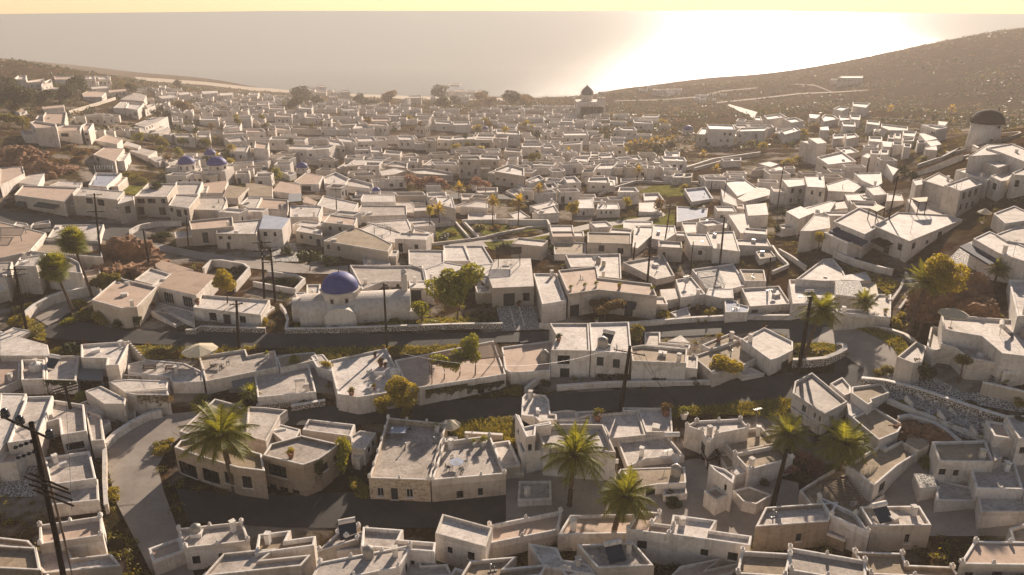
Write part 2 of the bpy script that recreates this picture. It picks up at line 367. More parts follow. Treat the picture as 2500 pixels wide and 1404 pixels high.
def resample(poly, n):
    p = [Vector((a, b)) for a, b in poly]; L = [0]
    for a, b in zip(p, p[1:]): L.append(L[-1]+(b-a).length)
    o = []
    for k in range(n):
        t = L[-1]*k/(n-1); i = max(j for j in range(len(L)) if L[j] <= t+1e-9); i = min(i, len(p)-2)
        o.append(p[i].lerp(p[i+1], (t-L[i])/max(1e-9, L[i+1]-L[i])))
    return o
def P2(s): return [tuple(float(q) for q in a.split(',')) for a in s.split()]
ROADS = []
def ribbon(name, top, bot, m, lift=.10, n=None, k=None, kind='structure'):
    top = P2(top); bot = P2(bot)
    n = n or 60; k = k or 10; a = resample(top, n); b = resample(bot, n); rows = []
    for i in range(n):
        g0 = ground(*a[i]); g1 = ground(*b[i]); r = []
        for j in range(k):
            q = g0.lerp(g1, j/(k-1)); r.append((q.x, q.y, h1(q.x, q.y)+lift))
        rows.append(r)
    if name != 'turf':
        pg = [r[0][:2] for r in rows]+[r[-1][:2] for r in rows[::-1]]; ROADS.append((pg, (min(q[0] for q in pg), min(q[1] for q in pg), max(q[0] for q in pg), max(q[1] for q in pg))))
    return obj(name, strip_mesh(rows, name, m), kind=kind)
ribbon('road', '60,770 140,775 300,808 480,812 700,815 1000,817 1300,812 1500,805 1700,790 1900,778 2020,782 2110,800 2180,835 2190,870 2150,905 2100,930',
       '40,800 120,828 300,838 480,848 700,852 1000,848 1200,838 1340,835 1500,828 1680,822 1800,815 1900,812 1945,840 2000,860 2040,890 2030,930', M['asphalt'], .12, 110, 12)
ribbon('road', '2190,870 2090,905 2010,915 1930,918 1850,922 1700,938 1600,950 1500,955 1330,965 1200,975 1000,985 850,990 700,1002 640,1005',
       '2100,960 2040,965 1960,975 1900,985 1850,990 1700,995 1600,1000 1500,1005 1300,1020 1200,1030 1000,1035 850,1040 770,1040 700,1040', M['asphalt'], .16, 100, 12)
ribbon('pavement', '350,1020 300,1045 265,1080 262,1140 285,1230 380,1420', '480,1005 470,1045 415,1090 385,1140 400,1200 480,1420', M['concrete'], .12, 50, 12)
ribbon('pavement', '60,760 110,725 180,702 245,700', '120,800 165,768 215,742 255,725', M['concrete'], .18, 30, 8)
ribbon('pavement', '2010,800 2110,800 2200,838 2240,870', '1990,850 2060,870 2110,905 2100,940', M['concrete'], .17, 30, 10)
ribbon('road', '-40,515 120,525 200,540 320,550 345,545', '-40,560 60,560 200,580 290,590 370,600', M['asphalt'], .14, 40, 8)
ribbon('pavement', '330,560 360,590 480,615 600,632 720,645 850,650', '335,580 370,610 480,632 600,655 720,668 850,672', M['concrete'], .13, 50, 6)
ribbon('pavement', '1090,590 1200,588 1300,580 1345,568', '1100,606 1200,604 1300,597 1350,583', M['concrete'], .15, 30, 5)
ribbon('pavement', '1360,565 1450,545 1550,535 1620,520', '1370,575 1460,556 1560,545 1625,528', M['concrete'], .15, 30, 5)
ribbon('road', '850,478 1000,475 1150,473 1250,478', '860,490 1000,488 1150,486 1250,488', M['asphalt'], .15, 30, 5)
ribbon('stone_path', '2060,920 2160,930 2260,960 2340,990 2450,1030', '2120,985 2180,985 2270,1030 2350,1070 2440,1090', M['paving'], .14, 40, 8)
ribbon('stone_path', '660,590 720,595', '665,640 735,640', M['pebble'], .13, 8, 8)
ribbon('stone_path', '1210,745 1300,745', '1225,810 1320,806', M['pebble'], .13, 12, 8)
ribbon('stone_path', '2350,600 2420,570', '2290,660 2400,650', M['pebble'], .13, 12, 8)
ribbon('stone_path', '0,1130 90,1130', '0,1215 90,1215', M['pebble'], .13, 12, 8)
ribbon('footpath', '1780,255 1850,275', '1776,258 1840,290', M['concrete'], .25, 12, 4)
# dirt tracks on the far hill
ribbon('footpath', '1750,250 1850,240 1950,228 2050,224 2120,220', '1750,252.5 1850,243 1950,231 2050,226.5 2120,222', M['track'], .3, 40, 3)
ribbon('footpath', '1940,205 1990,208 2030,224', '1940,207 1990,210.5 2030,226', M['track'], .3, 24, 3)
ribbon('footpath', '1500,246 1620,243 1700,236 1760,222 1850,214', '1500,248 1620,245.5 1700,239 1760,225 1850,216', M['track'], .3, 40, 3)
ribbon('beach', '330,188 500,200 620,214 800,226 1000,235 1250,240', '330,196 500,208 620,222 800,233 1000,243 1250,246', M['sand'], .25, 50, 5)
ribbon('turf', '200,850 400,845 480,850 640,848', '130,862 300,880 480,875 600,858', M['turf'], .10, 30, 6)
ribbon('turf', '700,852 900,850 1060,846 1180,842', '720,880 800,890 960,868 1180,858', M['turf'], .10, 30, 6)
ribbon('turf', '1090,1040 1180,1022 1250,1020', '1110,1070 1200,1075 1260,1090', M['turf'], .12, 20, 6)
ribbon('turf', '1600,1000 1750,993 1880,978 1940,975', '1620,1020 1760,1012 1880,1020 1935,1010', M['turf'], .22, 24, 6)
ribbon('turf', '720,795 900,790 1100,775 1210,775', '720,806 900,805 1100,797 1215,795', M['turf'], .12, 24, 4)
ribbon('turf', '1940,850 1990,838 2035,842 2052,860', '1945,885 1990,884 2030,878 2050,866', M['turf'], .20, 16, 6)
ribbon('turf', '2080,795 2140,803 2210,835 2225,870', '2090,805 2130,820 2180,850 2200,880', M['turf'], .22, 20, 4)
ribbon('turf', '1420,552 1500,535 1600,525 1680,520', '1420,565 1500,560 1600,556 1680,545', M['turf'], .10, 20, 5)
ribbon('turf', '1590,455 1660,450 1680,455', '1560,470 1640,480 1680,478', M['turf'], .10, 16, 5)
ribbon('turf', '1060,560 1120,552 1150,575', '1070,592 1120,592 1150,588', M['turf'], .12, 12, 5)
ribbon('turf', '1150,545 1250,548 1330,548', '1180,575 1250,572 1330,560', M['turf'], .12, 16, 5)
ribbon('turf', '1180,592 1260,588 1340,575', '1200,612 1280,612 1340,608', M['turf'], .17, 16, 5)
ribbon('turf', '300,455 400,440 420,445', '290,475 380,478 420,470', M['turf'], .12, 12, 5)

ribbon('pavement', '1235,1120 1500,1150 1700,1120 1950,1180', '1235,1300 1500,1310 1700,1310 1950,1310', M['concrete'], .07, 40, 16)
ribbon('pavement', '430,1195 700,1212 900,1200 1235,1205', '460,1275 700,1290 900,1290 1235,1290', M['asphalt'], .09, 40, 8)
ribbon('pavement', '2080,1100 2300,1120 2520,1120', '2080,1310 2300,1310 2540,1310', M['concrete'], .07, 30, 14)
ribbon('pavement', '2210,880 2350,960 2520,960', '2130,930 2300,975 2500,1010', M['pebble'], .09, 30, 8)
ribbon('pavement', '550,880 700,865 800,900', '560,960 700,960 800,960', M['concrete'], .07, 20, 8)
# ------------------------------------------------------------------ houses
SURF = []; WALLS = []      # roof surfaces one can stand things on: (polygon, z)
def inside(poly, x, y):
    c = False; n = len(poly); j = n-1
    for i in range(n):
        xi, yi = poly[i]; xj, yj = poly[j]
        if (yi > y) != (yj > y) and x < (xj-xi)*(y-yi)/(yj-yi)+xi: c = not c
        j = i
    return c
def at(px, py):
    a, b, c = ray(px, py); g = ground(px, py); best = g; bd = g.x/a if abs(a) > 1e-4 else g.y/b
    bd = (HC-g.z)/(-c)
    for poly, z, bb in SURF:
        D = (HC-z)/(-c); x, y = a*D, b*D
        if D < bd and bb[0] <= x <= bb[2] and bb[1] <= y <= bb[3] and inside(poly, x, y): best = Vector((x, y, z)); bd = D
    return best
def on_plane(px, py, z):
    a, b, c = ray(px, py); D = (HC-z)/(-c); return (a*D, b*D)
def inset(poly, t):
    n = len(poly); out = []
    for i in range(n):
        p0, p1, p2 = Vector(poly[i-1]), Vector(poly[i]), Vector(poly[(i+1) % n])
        d1 = (p1-p0).normalized(); d2 = (p2-p1).normalized()
        n1 = Vector((-d1.y, d1.x)); n2 = Vector((-d2.y, d2.x)); b = n1+n2
        k = max(.35, 1+n1.dot(n2)); q = p1+b*(t/k); out.append((q.x, q.y))
    return out
WCACHE = {}
def window_mesh(kind, ww, wh, near):
    key = (kind, round(ww*5), round(wh*5), near)
    if key in WCACHE: return WCACHE[key]
    ww = max(1, key[1])/5; wh = max(1, key[2])/5
    fr = MB(); pn = MB(); t = .06; fm = {'w': M['blue'], 'd': M['blue'], 'b': M['blue'], 'v': M['wood'], 'o': M['frame_w'], 'a': M['frame_w'], 'g': M['frame_w']}[kind]
    # x along wall, y outward, origin at opening centre
    for sx in (-1, 1): fr.box((sx*(ww/2-t/2), -.10, 0), (t, .06, wh))
    for sz in (-1, 1): fr.box((0, -.10, sz*(wh/2-t/2)), (ww-2*t, .06, t))
    if ww > .6 and kind != 'd': fr.box((0, -.105, 0), (.045, .05, wh-2*t))
    if ww > 1.7:
        for s in (-.25, .25): fr.box((s*ww, -.105, 0), (.04, .05, wh-2*t))
    if kind == 'd':
        pn.box((0, -.13, 0), (ww-2*t, .05, wh-2*t)); pn.box((-.22*ww, -.10, .2*wh), (ww*.3, .03, wh*.35)); pn.box((.22*ww, -.10, .2*wh), (ww*.3, .03, wh*.35))
        pn.box((-.22*ww, -.10, -.25*wh), (ww*.3, .03, wh*.3)); pn.box((.22*ww, -.10, -.25*wh), (ww*.3, .03, wh*.3)); pm = M['blue']
    elif kind == 'b': pn.box((0, -.12, 0), (ww-2*t, .03, wh-2*t)); [pn.box((0, -.095, -wh/2+t+(k+.5)*(wh-2*t)/7), (ww-2*t, .02, .05)) for k in range(7)]; pm = M['blue']
    else: pn.box((0, -.14, 0), (ww-2*t, .02, wh-2*t)); pm = M['glass']
    if near:
        si = MB(); si.box((0, .03, -wh/2-.04), (ww+.2, .16, .07))
        r = (fr.mesh('frame', fm), pn.mesh('pane', pm), si.mesh('sill', M['rim']), ww, wh)
    else:
        a = MB(); a.add(fr.v, fr.f, 0); a.add(pn.v, pn.f, 1); r = (a.mesh('window', [fm, pm]), None, None, ww, wh)
    WCACHE[key] = r; return r
NH = [0]; AREAS = []; AMIN = 1750
STUFF = MB()
def house(poly_px, hp, rk=0, par=.45, wins=(), auto=True, wm='white', look=None, name='house', cat='house', stuff=False, group='whitewashed houses of the village', thick=.26, minh=.8, knobs=0):
    rng = random.Random(int(poly_px[0][0]*13+poly_px[0][1]*7))
    ar_ = (max(p[0] for p in poly_px)-min(p[0] for p in poly_px))*(max(p[1] for p in poly_px)-min(p[1] for p in poly_px)+hp); AREAS.append(ar_)
    if ar_ < AMIN and look is None: stuff = True
    k = max(range(len(poly_px)), key=lambda i: poly_px[i][1]); r0 = poly_px[k]
    G = ground(r0[0], r0[1]+hp); rz = z_for(G.x, G.y, r0[1])
    rz = max(rz, G.z+minh)
    # keep the roof above the ground everywhere the picture shows it
    for _ in range(26):
        if min(rz-h1(*on_plane(px, py, rz)) for px, py in poly_px) > .55: break
        hp += 2.2; G = ground(r0[0], r0[1]+hp); rz = max(z_for(G.x, G.y, r0[1]), G.z+minh)
    poly = [on_plane(px, py, rz) for px, py in poly_px]
    y0_, y1_ = min(p[1] for p in poly), max(p[1] for p in poly); W_ = max(p[0] for p in poly)-min(p[0] for p in poly)
    if y0_ > 230 and y1_-y0_ > 1.4*W_:
        s_ = 1.4*W_/(y1_-y0_); poly = [(x/y*(y0_+(y-y0_)*s_), y0_+(y-y0_)*s_) for x, y in poly]
    ar = sum(poly[i][0]*poly[(i+1) % len(poly)][1]-poly[(i+1) % len(poly)][0]*poly[i][1] for i in range(len(poly)))/2
    if ar < 0: poly = poly[::-1]
    sc = scale_at(Vector((poly[0][0], poly[0][1], rz)))
    near = sc > 9
    if not near and par > .12: par = max(par, .62 if sc > 5.5 else .8); thick = .34 if sc > 5.5 else .42
    cx = sum(p[0] for p in poly)/len(poly); cy = sum(p[1] for p in poly)/len(poly)
    gmin = min(h1(*p) for p in poly)-.8; gmax = max(h1(*p) for p in poly)
    if gmin > rz-1: gmin = rz-1.5
    if gmax > rz-.3: par = min(par, .15)
    base = Vector((cx, cy, h1(cx, cy)))
    n = len(poly); wb = MB(); OPEN = []
    edges = []
    for i in range(n):
        a = Vector(poly[i]); b = Vector(poly[(i+1) % n]); L = (b-a).length
        if L < .05: continue
        d = (b-a)/L; nrm = Vector((d.y, -d.x)); mid = (a+b)/2
        edges.append([a, b, L, d, nrm, nrm.dot(-mid) > 0, []])
    zt = rz-max(par, 0)-.25
    # explicit windows, placed where the photo shows them
    for wx, wy, wpw, wph, kd in wins:
        R = ray(wx, wy); best = None
        for e in edges:
            if not e[5]: continue
            den = R[0]*e[4].x+R[1]*e[4].y
            if abs(den) < 1e-6: continue
            D = e[0].dot(e[4])/den
            if D <= 0: continue
            p = Vector((R[0]*D, R[1]*D)); t = (p-e[0]).dot(e[3]); z = HC+R[2]*D
            off = max(0, -t, t-e[2])+max(0, z-rz)*2
            if best is None or off < best[0]: best = (off, e, t, z, D)
        if best is None or best[0] > 1.5: continue
        _, e, t, z, D = best
        p = e[0]+e[3]*t; q = e[0]+e[3]*(t+.5)
        a0 = project((p.x, p.y, z)); a1 = project((q.x, q.y, z)); a2 = project((p.x, p.y, z+.5))
        ww = wpw/max(2.5, 2*abs(a1[0]-a0[0])); wh = wph/max(2, 2*abs(a2[1]-a0[1]))
        ww = min(ww, 4.5, e[2]-.5); wh = min(wh, 3.0)
        e[6].append([t, z, max(.4, ww), max(.4, wh), kd])
    if auto:
        for e in edges:
            if not e[5] or e[2] < 2.6: continue
            gz = max(h1(e[0].x, e[0].y), h1(e[1].x, e[1].y)); hh = rz-par-gz
            ns = max(1, int(hh/2.6)) if hh > 1.9 else 0
            for s in range(ns):
                t = rng.uniform(.9, 1.8)
                zc = rz-par-1.35-2.75*s
                while t < e[2]-.9:
                    if rng.random() < .62:
                        if s == ns-1 and hh > 2.2 and rng.random() < .22: e[6].append([t, zc-.35, .95, 2.0, 'd'])
                        else: e[6].append([t, zc, rng.choice([.6, .8, .8, 1.0])*(1 if near else 1.25), rng.choice([.8, 1.0, 1.0, 1.2])*(1 if near else 1.15), rng.choice('wwbwg')])
                    t += rng.uniform(1.9, 3.6)
    nw = 0
    for e in edges:
        if e[5] and not stuff: WALLS.append((e[0], e[2], e[3], e[4], gmin, rz))
        good = []
        for o in sorted(e[6]):
            r = window_mesh(o[4], o[2], o[3], near and not stuff); o[2], o[3] = r[3], r[4]
            if o[0]-o[2]/2 < .25 or o[0]+o[2]/2 > e[2]-.25: o[0] = min(max(o[0], .3+o[2]/2), e[2]-.3-o[2]/2)
            if o[0]-o[2]/2 < .1 or o[0]+o[2]/2 > e[2]-.1: continue
            o[1] = min(o[1], zt-.02-o[3]/2); o[1] = max(o[1], gmin+.2+o[3]/2)
            if any(abs(o[0]-g[0]) < (o[2]+g[2])/2+.1 and abs(o[1]-g[1]) < (o[3]+g[3])/2+.1 for g in good): continue
            good.append(o); OPEN.append((e, o, r)); nw += 1
        a, b, L, d, nrm = e[:5]
        xs = sorted({0.0, L, *[o[0]-o[2]/2 for o in good], *[o[0]+o[2]/2 for o in good]})
        zs = sorted({gmin, zt, *[o[1]-o[3]/2 for o in good], *[o[1]+o[3]/2 for o in good]})
        P3 = lambda t, z, dep=0: (a.x+d.x*t-nrm.x*dep, a.y+d.y*t-nrm.y*dep, z)
        for i in range(len(xs)-1):
            for j in range(len(zs)-1):
                mx, mz = (xs[i]+xs[i+1])/2, (zs[j]+zs[j+1])/2
                if any(abs(mx-o[0]) < o[2]/2 and abs(mz-o[1]) < o[3]/2 for o in good): continue
                wb.add([P3(xs[i], zs[j]), P3(xs[i+1], zs[j]), P3(xs[i+1], zs[j+1]), P3(xs[i], zs[j+1])], [(0,1,2,3)])
        for o in good:
            x0, x1, z0, z1 = o[0]-o[2]/2, o[0]+o[2]/2, o[1]-o[3]/2, o[1]+o[3]/2; dp = .2
            wb.add([P3(x0,z0), P3(x1,z0), P3(x1,z1), P3(x0,z1), P3(x0,z0,dp), P3(x1,z0,dp), P3(x1,z1,dp), P3(x0,z1,dp)], [(0,1,5,4),(1,2,6,5),(2,3,7,6),(3,0,4,7)])
    # parapet ring with softened edges, proud of nothing: same outer plane, butted at zt
    rings = [(0, zt), (0, rz-.07), (.05, rz), (thick-.05, rz), (thick, rz-.07), (thick, rz-max(par, .02))]
    vs = []
    for t, z in rings:
        q = inset(poly, t) if t else poly
        vs += [(p[0], p[1], z) for p in q]
    fs = [(i*n+j, i*n+(j+1) % n, (i+1)*n+(j+1) % n, (i+1)*n+j) for i in range(len(rings)-1) for j in range(n)]
    fm = [(1 if i >= 1 and i < 4 else 0) for i in range(len(rings)-1) for j in range(n)]
    if par <= .05: vs = vs[:3*n]; fs = fs[:2*n]; fm = [0]*len(fs)
    inn = inset(poly, thick) if par > .05 else inset(poly, .05)
    rf = MB(); zr = rz-max(par, .02) if par > .05 else rz
    rf.add([(p[0], p[1], zr) for p in inn], [tuple(range(n))])
    xs_ = [p[0] for p in inn]; ys_ = [p[1] for p in inn]
    SURF.append((inn, zr, (min(xs_), min(ys_), max(xs_), max(ys_))))
    if stuff:
        wm_ = 0 if wm == 'white' else 5; STUFF.add(wb.v, wb.f, wm_); STUFF.add(vs, fs, wm_); STUFF.add(rf.v, rf.f, {0: 1, 1: 2, 2: 3, 3: 6, 4: 1, 5: 2}[rk])
        for e, o, r in OPEN:
            a, d, nrm = e[0], e[3], e[4]
            c = [(a.x+d.x*(o[0]+sx*o[2]/2)-nrm.x*.12, a.y+d.y*(o[0]+sx*o[2]/2)-nrm.y*.12, o[1]+sz*o[3]/2) for sx, sz in ((-1,-1),(1,-1),(1,1),(-1,1))]
            STUFF.add(c, [(0,1,2,3)], 4)
        return None
    root = empty(name, base)
    sh = lambda vv: [(p[0]-base.x, p[1]-base.y, p[2]-base.z) for p in vv]
    obj('wall', newmesh('wall', sh(wb.v), wb.f, M[wm]), root)
    obj('parapet' if par > .05 else 'cornice', newmesh('parapet', sh(vs), fs, [M[wm], M['rim']], fm), root)
    obj('roof', newmesh('roof', sh(rf.v), rf.f, ROOF[rk]), root)
    for e, o, r in OPEN:
        a, d, nrm = e[0], e[3], e[4]
        loc = (a.x+d.x*o[0]-base.x, a.y+d.y*o[0]-base.y, o[1]-base.z); rz_ = math.atan2(-d.y, -d.x)
        wo_ = obj('door' if o[4] == 'd' else 'window', r[0], root, loc, rz_)
        if r[1]:
            obj('leaf' if o[4] == 'd' else 'pane', r[1], wo_)
            if o[4] != 'd': obj('sill', r[2], wo_)
            else: obj('threshold', r[2], wo_)
    if knobs:
        for i in range(n):
            a = Vector(poly[i]); b = Vector(poly[(i+1) % n]); L = (b-a).length; m_ = max(1, int(L/knobs))
            for q in range(m_):
                p_ = a.lerp(b, q/m_); kb = MB(); big = q == 0; kb.box((0, 0, .17 if big else .12), (.42 if big else .3, .42 if big else .3, .36 if big else .25), math.atan2(b.y-a.y, b.x-a.x)); kb.lathe([(.12, 0), (.14, .08), (.1, .2), (.02, .24)], (0, 0, .33 if big else .23), 8)
                iw = inset(poly, thick/2)[i] if q == 0 else None
                d_ = (b-a).normalized(); c_ = iw or (p_.x-d_.y*thick/2*1, p_.y+d_.x*thick/2)
                obj('finial', kb.mesh('finial', M['rim']), root, (c_[0]-base.x, c_[1]-base.y, rz-base.z-.003))
    if near and par > .1 and rng.random() < .3:
        q = Vector(inset(poly, 1.1)[rng.randrange(n)]); cm = MB(); hgt = rng.uniform(.7, 1.2); cm.box((0, 0, hgt/2), (.5, .5, hgt)); cm.box((0, 0, hgt+.18), (.62, .62, .08))
        for sx in (-1, 1):
            for sy in (-1, 1): cm.box((sx*.2, sy*.2, hgt+.07), (.08, .08, .14))
        if inside(poly, q.x, q.y): obj('chimney', cm.mesh('chimney', M['rim']), root, (q.x-base.x, q.y-base.y, zr-base.z), rng.uniform(0, 1.5))
    if sc > 3.5 and group.startswith('white') and rng.random() < .75:
        # lean-to annex joined to one side wall
        cand = [e for e in edges if e[2] > 3 and abs(e[4].x) > .6]
        if cand and rz-base.z > 2.4:
            e = rng.choice(cand); a, b, L, d, nrm = e[:5]; f0 = rng.uniform(.05, .4); f1 = rng.uniform(.7, .98); dep = rng.uniform(1.4, 3.4); p0 = a+d*L*f0; p1 = a+d*L*f1; za = base.z+(rz-base.z)*rng.uniform(.45, .75)
            ap = [(p0.x-base.x, p0.y-base.y), (p0.x+nrm.x*dep-base.x, p0.y+nrm.y*dep-base.y), (p1.x+nrm.x*dep-base.x, p1.y+nrm.y*dep-base.y), (p1.x-base.x, p1.y-base.y)]
            if min(za-h1(q[0]+base.x, q[1]+base.y) for q in ap) > 1.0 and not any(inside(S[0], p0.x+nrm.x*dep*.5, p0.y+nrm.y*dep*.5) or inside(S[0], p1.x+nrm.x*dep*.8, p1.y+nrm.y*dep*.8) for S in SURF):
                q = MB(); q.prism(ap[:], gmin-base.z, za-base.z-.3); ao = obj('annex', q.mesh('annex', M[wm]), root)
                q = MB(); th_ = .25 if near else .34; ii = inset(ap, th_); nn_ = 4
                vv = [(x, y, za-base.z-.298) for x, y in ap]+[(x, y, za-base.z) for x, y in ap]+[(x, y, za-base.z) for x, y in ii]+[(x, y, za-base.z-.29) for x, y in ii]
                q.add(vv, [(r_*4+j, r_*4+(j+1) % 4, r_*4+4+(j+1) % 4, r_*4+4+j) for r_ in range(3) for j in range(4)]); obj('annex_parapet', q.mesh('annex_parapet', M['rim']), ao)
                q = MB(); q.add([(x, y, za-base.z-.28) for x, y in ii], [(0, 1, 2, 3)]); obj('annex_roof', q.mesh('annex_roof', ROOF[rng.choice([0, 1, 0, 3])]), ao)
    if sc > 4.5 and par > .1:
        for _ in range(rng.choice([0, 1, 2, 2, 3] if near else [0, 1, 1, 2])):
            x0_, x1_ = min(xs_), max(xs_); y0_, y1_ = min(ys_), max(ys_); qx, qy = rng.uniform(x0_, x1_), rng.uniform(y0_, y1_)
            if x1_-x0_ > 3 and all(inside(inn, qx+ox, qy+oy) for ox, oy in ((.8, 0), (-.8, 0), (0, .8), (0, -.8))):
                q = MB(); kd = rng.random()
                if kd < .4: q.box((0, 0, .22), (1.1, .9, .44)); q.box((0, 0, .47), (1.25, 1.0, .07)); nm_, mm_ = 'roof_hatch', 'rim'
                elif kd < .7: q.tube((0, 0, 0), (0, 0, .9), .07, n=8); q.lathe([(.13, .88), (.13, .95), (.02, 1.0)], n=8); q.tube((.4, 0, 0), (.4, 0, .6), .05, n=8); q.box((.2, 0, .05), (.9, .12, .1)); nm_, mm_ = 'vent_pipe', 'steel'
                else: q.box((0, 0, .35), (.8, .45, .55)); q.lathe([(.19, 0), (.19, .02)], (0, -.24, .35), 10); q.box((0, 0, .04), (.9, .5, .08)); nm_, mm_ = 'cooling_unit', 'frame_w'
                obj(nm_, q.mesh(nm_, M[mm_]), root, (qx-base.x, qy-base.y, zr-base.z), rng.uniform(0, 3))
    # label
    hh = rz-base.z; NH[0] += 1
    lk = look or '%s house with %s' % ({'white': 'white', 'cream': 'cream', 'tan': 'weathered tan', 'stone_tan': 'tan stone'}[wm]+(' two-storey' if hh > 4.6 else ''), ['white flat roof', 'stained grey roof', 'sandy flat roof', 'pinkish flat roof', 'bluish roof', 'pebbled roof'][rk])
    mx = sum(p[0] for p in poly_px)/len(poly_px); my = sum(p[1] for p in poly_px)/len(poly_px)
    reg(root, lk, cat, group, mx, my)
    return root
def parse_h(tile, line):
    global T
    parts = [s.strip() for s in line.split('|')]
    hp = float(parts[0]); pts_ = [T(tile, *p) for p in P2(parts[1])]
    o = dict(rk=1, par=.4, wins=[], auto=False); 
    for q in parts[2:]:
        if not q: continue
        k, v = q[0], q[1:].strip()
        if k == 'r': o['rk'] = int(v)
        elif k == 'p': o['par'] = float(v)
        elif k == 'm': o['wm'] = v
        elif k == 'a': o['auto'] = True
        elif k == 'l': o['look'] = v
        elif k == 'k': o['knobs'] = float(v)
        elif k == 'w':
            for s in v.split():
                t = s.split(','); x, y = T(tile, float(t[0]), float(t[1])); o['wins'].append((x, y, float(t[2])*ZK, float(t[3])*ZK, t[4] if len(t) > 4 else 'w'))
    o['wins'] = tuple(o['wins'])
    return house(pts_, hp*ZK, **o)
def houses(tile, text):
    for l in text.strip().splitlines():
        l = l.strip()
        if l and not l.startswith('#'): parse_h(tile, l)
# ------------------------------------------------------------------ free-standing walls
def wall_line(tile, s, hp, hm=None, th=.3, m='white', look='white boundary wall', cap=True, name='boundary_wall', smooth=1, cat='wall', foot=False):
    ps = [T(tile, *p) for p in P2(s)] if tile else P2(s)
    if smooth > 1: ps = [tuple(q) for q in resample([tuple(p) for p in ps], len(ps)*smooth)]
    q = []
    for x, y in ps:
        g = ground(x, y+hp*(ZK if tile else 1)); q.append(g)
    hs = [(hm or max(.5, z_for(g.x, g.y, y)-g.z)) for g, (x, y) in zip(q, ps)]
    zt = [g.z+h for g, h in zip(q, hs)]
    if len(zt) > 2: zt = [zt[0]]+[(zt[i-1]+zt[i]+zt[i+1])/3 for i in range(1, len(zt)-1)]+[zt[-1]]
    n = len(q); L = []; Rr = []
    for i in range(n):
        d = Vector((q[min(i+1, n-1)].x-q[max(i-1, 0)].x, q[min(i+1, n-1)].y-q[max(i-1, 0)].y)); d.normalize()
        nn = Vector((-d.y, d.x))*th/2; L.append((q[i].x+nn.x, q[i].y+nn.y)); Rr.append((q[i].x-nn.x, q[i].y-nn.y))
    base = Vector(q[n//2])
    def strip(z0f, z1f, grow=0):
        vs = []
        for i in range(n):
            l = Vector(L[i]); r = Vector(Rr[i]); c = (l+r)/2; l = c+(l-c)*(1+grow); r = c+(r-c)*(1+grow)
            for p, z in ((l, z0f(i)), (l, z1f(i)), (r, z1f(i)), (r, z0f(i))): vs.append((p.x-base.x, p.y-base.y, z-base.z))
        fs = []
        for i in range(n-1):
            for j in range(3): fs.append((i*4+j, i*4+j+1, (i+1)*4+j+1, (i+1)*4+j))
            fs.append((i*4+3, i*4, i*4+4, i*4+7))
        fs += [(0,3,2,1), (4*n-4, 4*n-3, 4*n-2, 4*n-1)]
        return vs, fs
    root = empty(name, base)
    capz = .12 if cap else 0
    vs, fs = strip(lambda i: q[i].z-1.2, lambda i: zt[i]-capz); obj('wall_body', newmesh('wall_body', vs, fs, M[m]), root)
    if cap:
        vs, fs = strip(lambda i: zt[i]-capz+.001, lambda i: zt[i], .25); obj('coping', newmesh('coping', vs, fs, M['rim']), root)
    mx = ps[n//2]; reg(root, look, cat, 'boundary walls', mx[0], mx[1]); return root
# ------------------------------------------------------------------ domes, churches, windmill
def cross(mb, c, h, m=0):
    mb.box((c[0], c[1], c[2]+h/2), (.12, .12, h), 0, m); mb.box((c[0], c[1], c[2]+h*.68), (h*.55, .12, .12), 0, m)
def dome_prof(r, h, n=9): return [(r*math.cos(t), h*math.sin(t)) for t in [math.pi/2*k/n for k in range(n)]]+[(.02, h)]
def dome_thing(px, py, rpx, drum=1.0, m='dome', hr=.85, wn=4, look='', grp='blue church domes', body=None, by=None):
    """px,py = middle of dome rim; rpx radius in px; stands on a small drum and a square white body"""
    g = at(px, py+rpx*.9) if by is None else ground(px, by); sc = scale_at(g); r = rpx/sc
    zc = z_for(g.x, g.y, py); dr = max(.5*r, drum*r)
    root = empty('domed_chapel', (g.x, g.y, min(g.z, h1(g.x, g.y))))
    b0 = root.location.z; zc = max(zc, b0+2.0)-b0
    bw = (body or 2.6)*r
    b = MB(); hb = max(.8, zc-dr); b.box((0, 0, hb/2-.4), (bw, bw, hb+.8)); b.box((0, 0, hb+.05), (bw*.96, bw*.96, .1)); obj('wall', b.mesh('wall', M['white']), root)
    d = MB(); d.lathe([(r*1.03, hb-.05), (r*1.03, zc-.1), (r*1.12, zc-.08), (r*1.12, zc+.05), (r*.9, zc+.06)], n=20); do = obj('drum', d.mesh('drum', M['white']), root)
    for k in range(8):
        t = 2*math.pi*(k+.5)/8
        w_ = MB(); w_.box((0, 0, 0), (r*.22, .08, dr*.5)); obj('window', w_.mesh('window', M['glass']), root, (math.cos(t)*r*1.03, math.sin(t)*r*1.03, zc-dr*.5), t+math.pi/2)
    q = MB(); q.smooth = True; q.lathe(dome_prof(r*1.02, r*hr), (0, 0, zc+.04), 28); obj('dome', q.mesh('dome', M[m]), root)
    c = MB(); cross(c, (0, 0, zc+r*hr), max(.5, r*.35)); obj('cross', c.mesh('cross', M['rim']), root)
    if look: reg(root, look, 'chapel', None, px, py)
    return root
def vault(mb, u0, u1, v0, v1, zb, zs, h, n=14, m=0, axis=0):
    """barrel vault over rectangle; axis 0 = runs along u"""
    ps = []
    for u in (u0, u1) if axis == 0 else (v0, v1):
        a, b = (v0, v1) if axis == 0 else (u0, u1)
        for k in range(n+1):
            t = math.pi*k/n; s = (a+b)/2-(b-a)/2*math.cos(t); z = zs+h*math.sin(t)
            ps.append((u, s, z) if axis == 0 else (s, u, z))
    fs = [(k, k+1, n+2+k, n+1+k) for k in range(n)]+[tuple(range(n+1)), tuple(range(2*n+1, n, -1))]
    mb.add(ps, fs, m)
    mb.box(((u0+u1)/2, (v0+v1)/2, (zb+zs)/2), (u1-u0, v1-v0, zs-zb), 0, m)
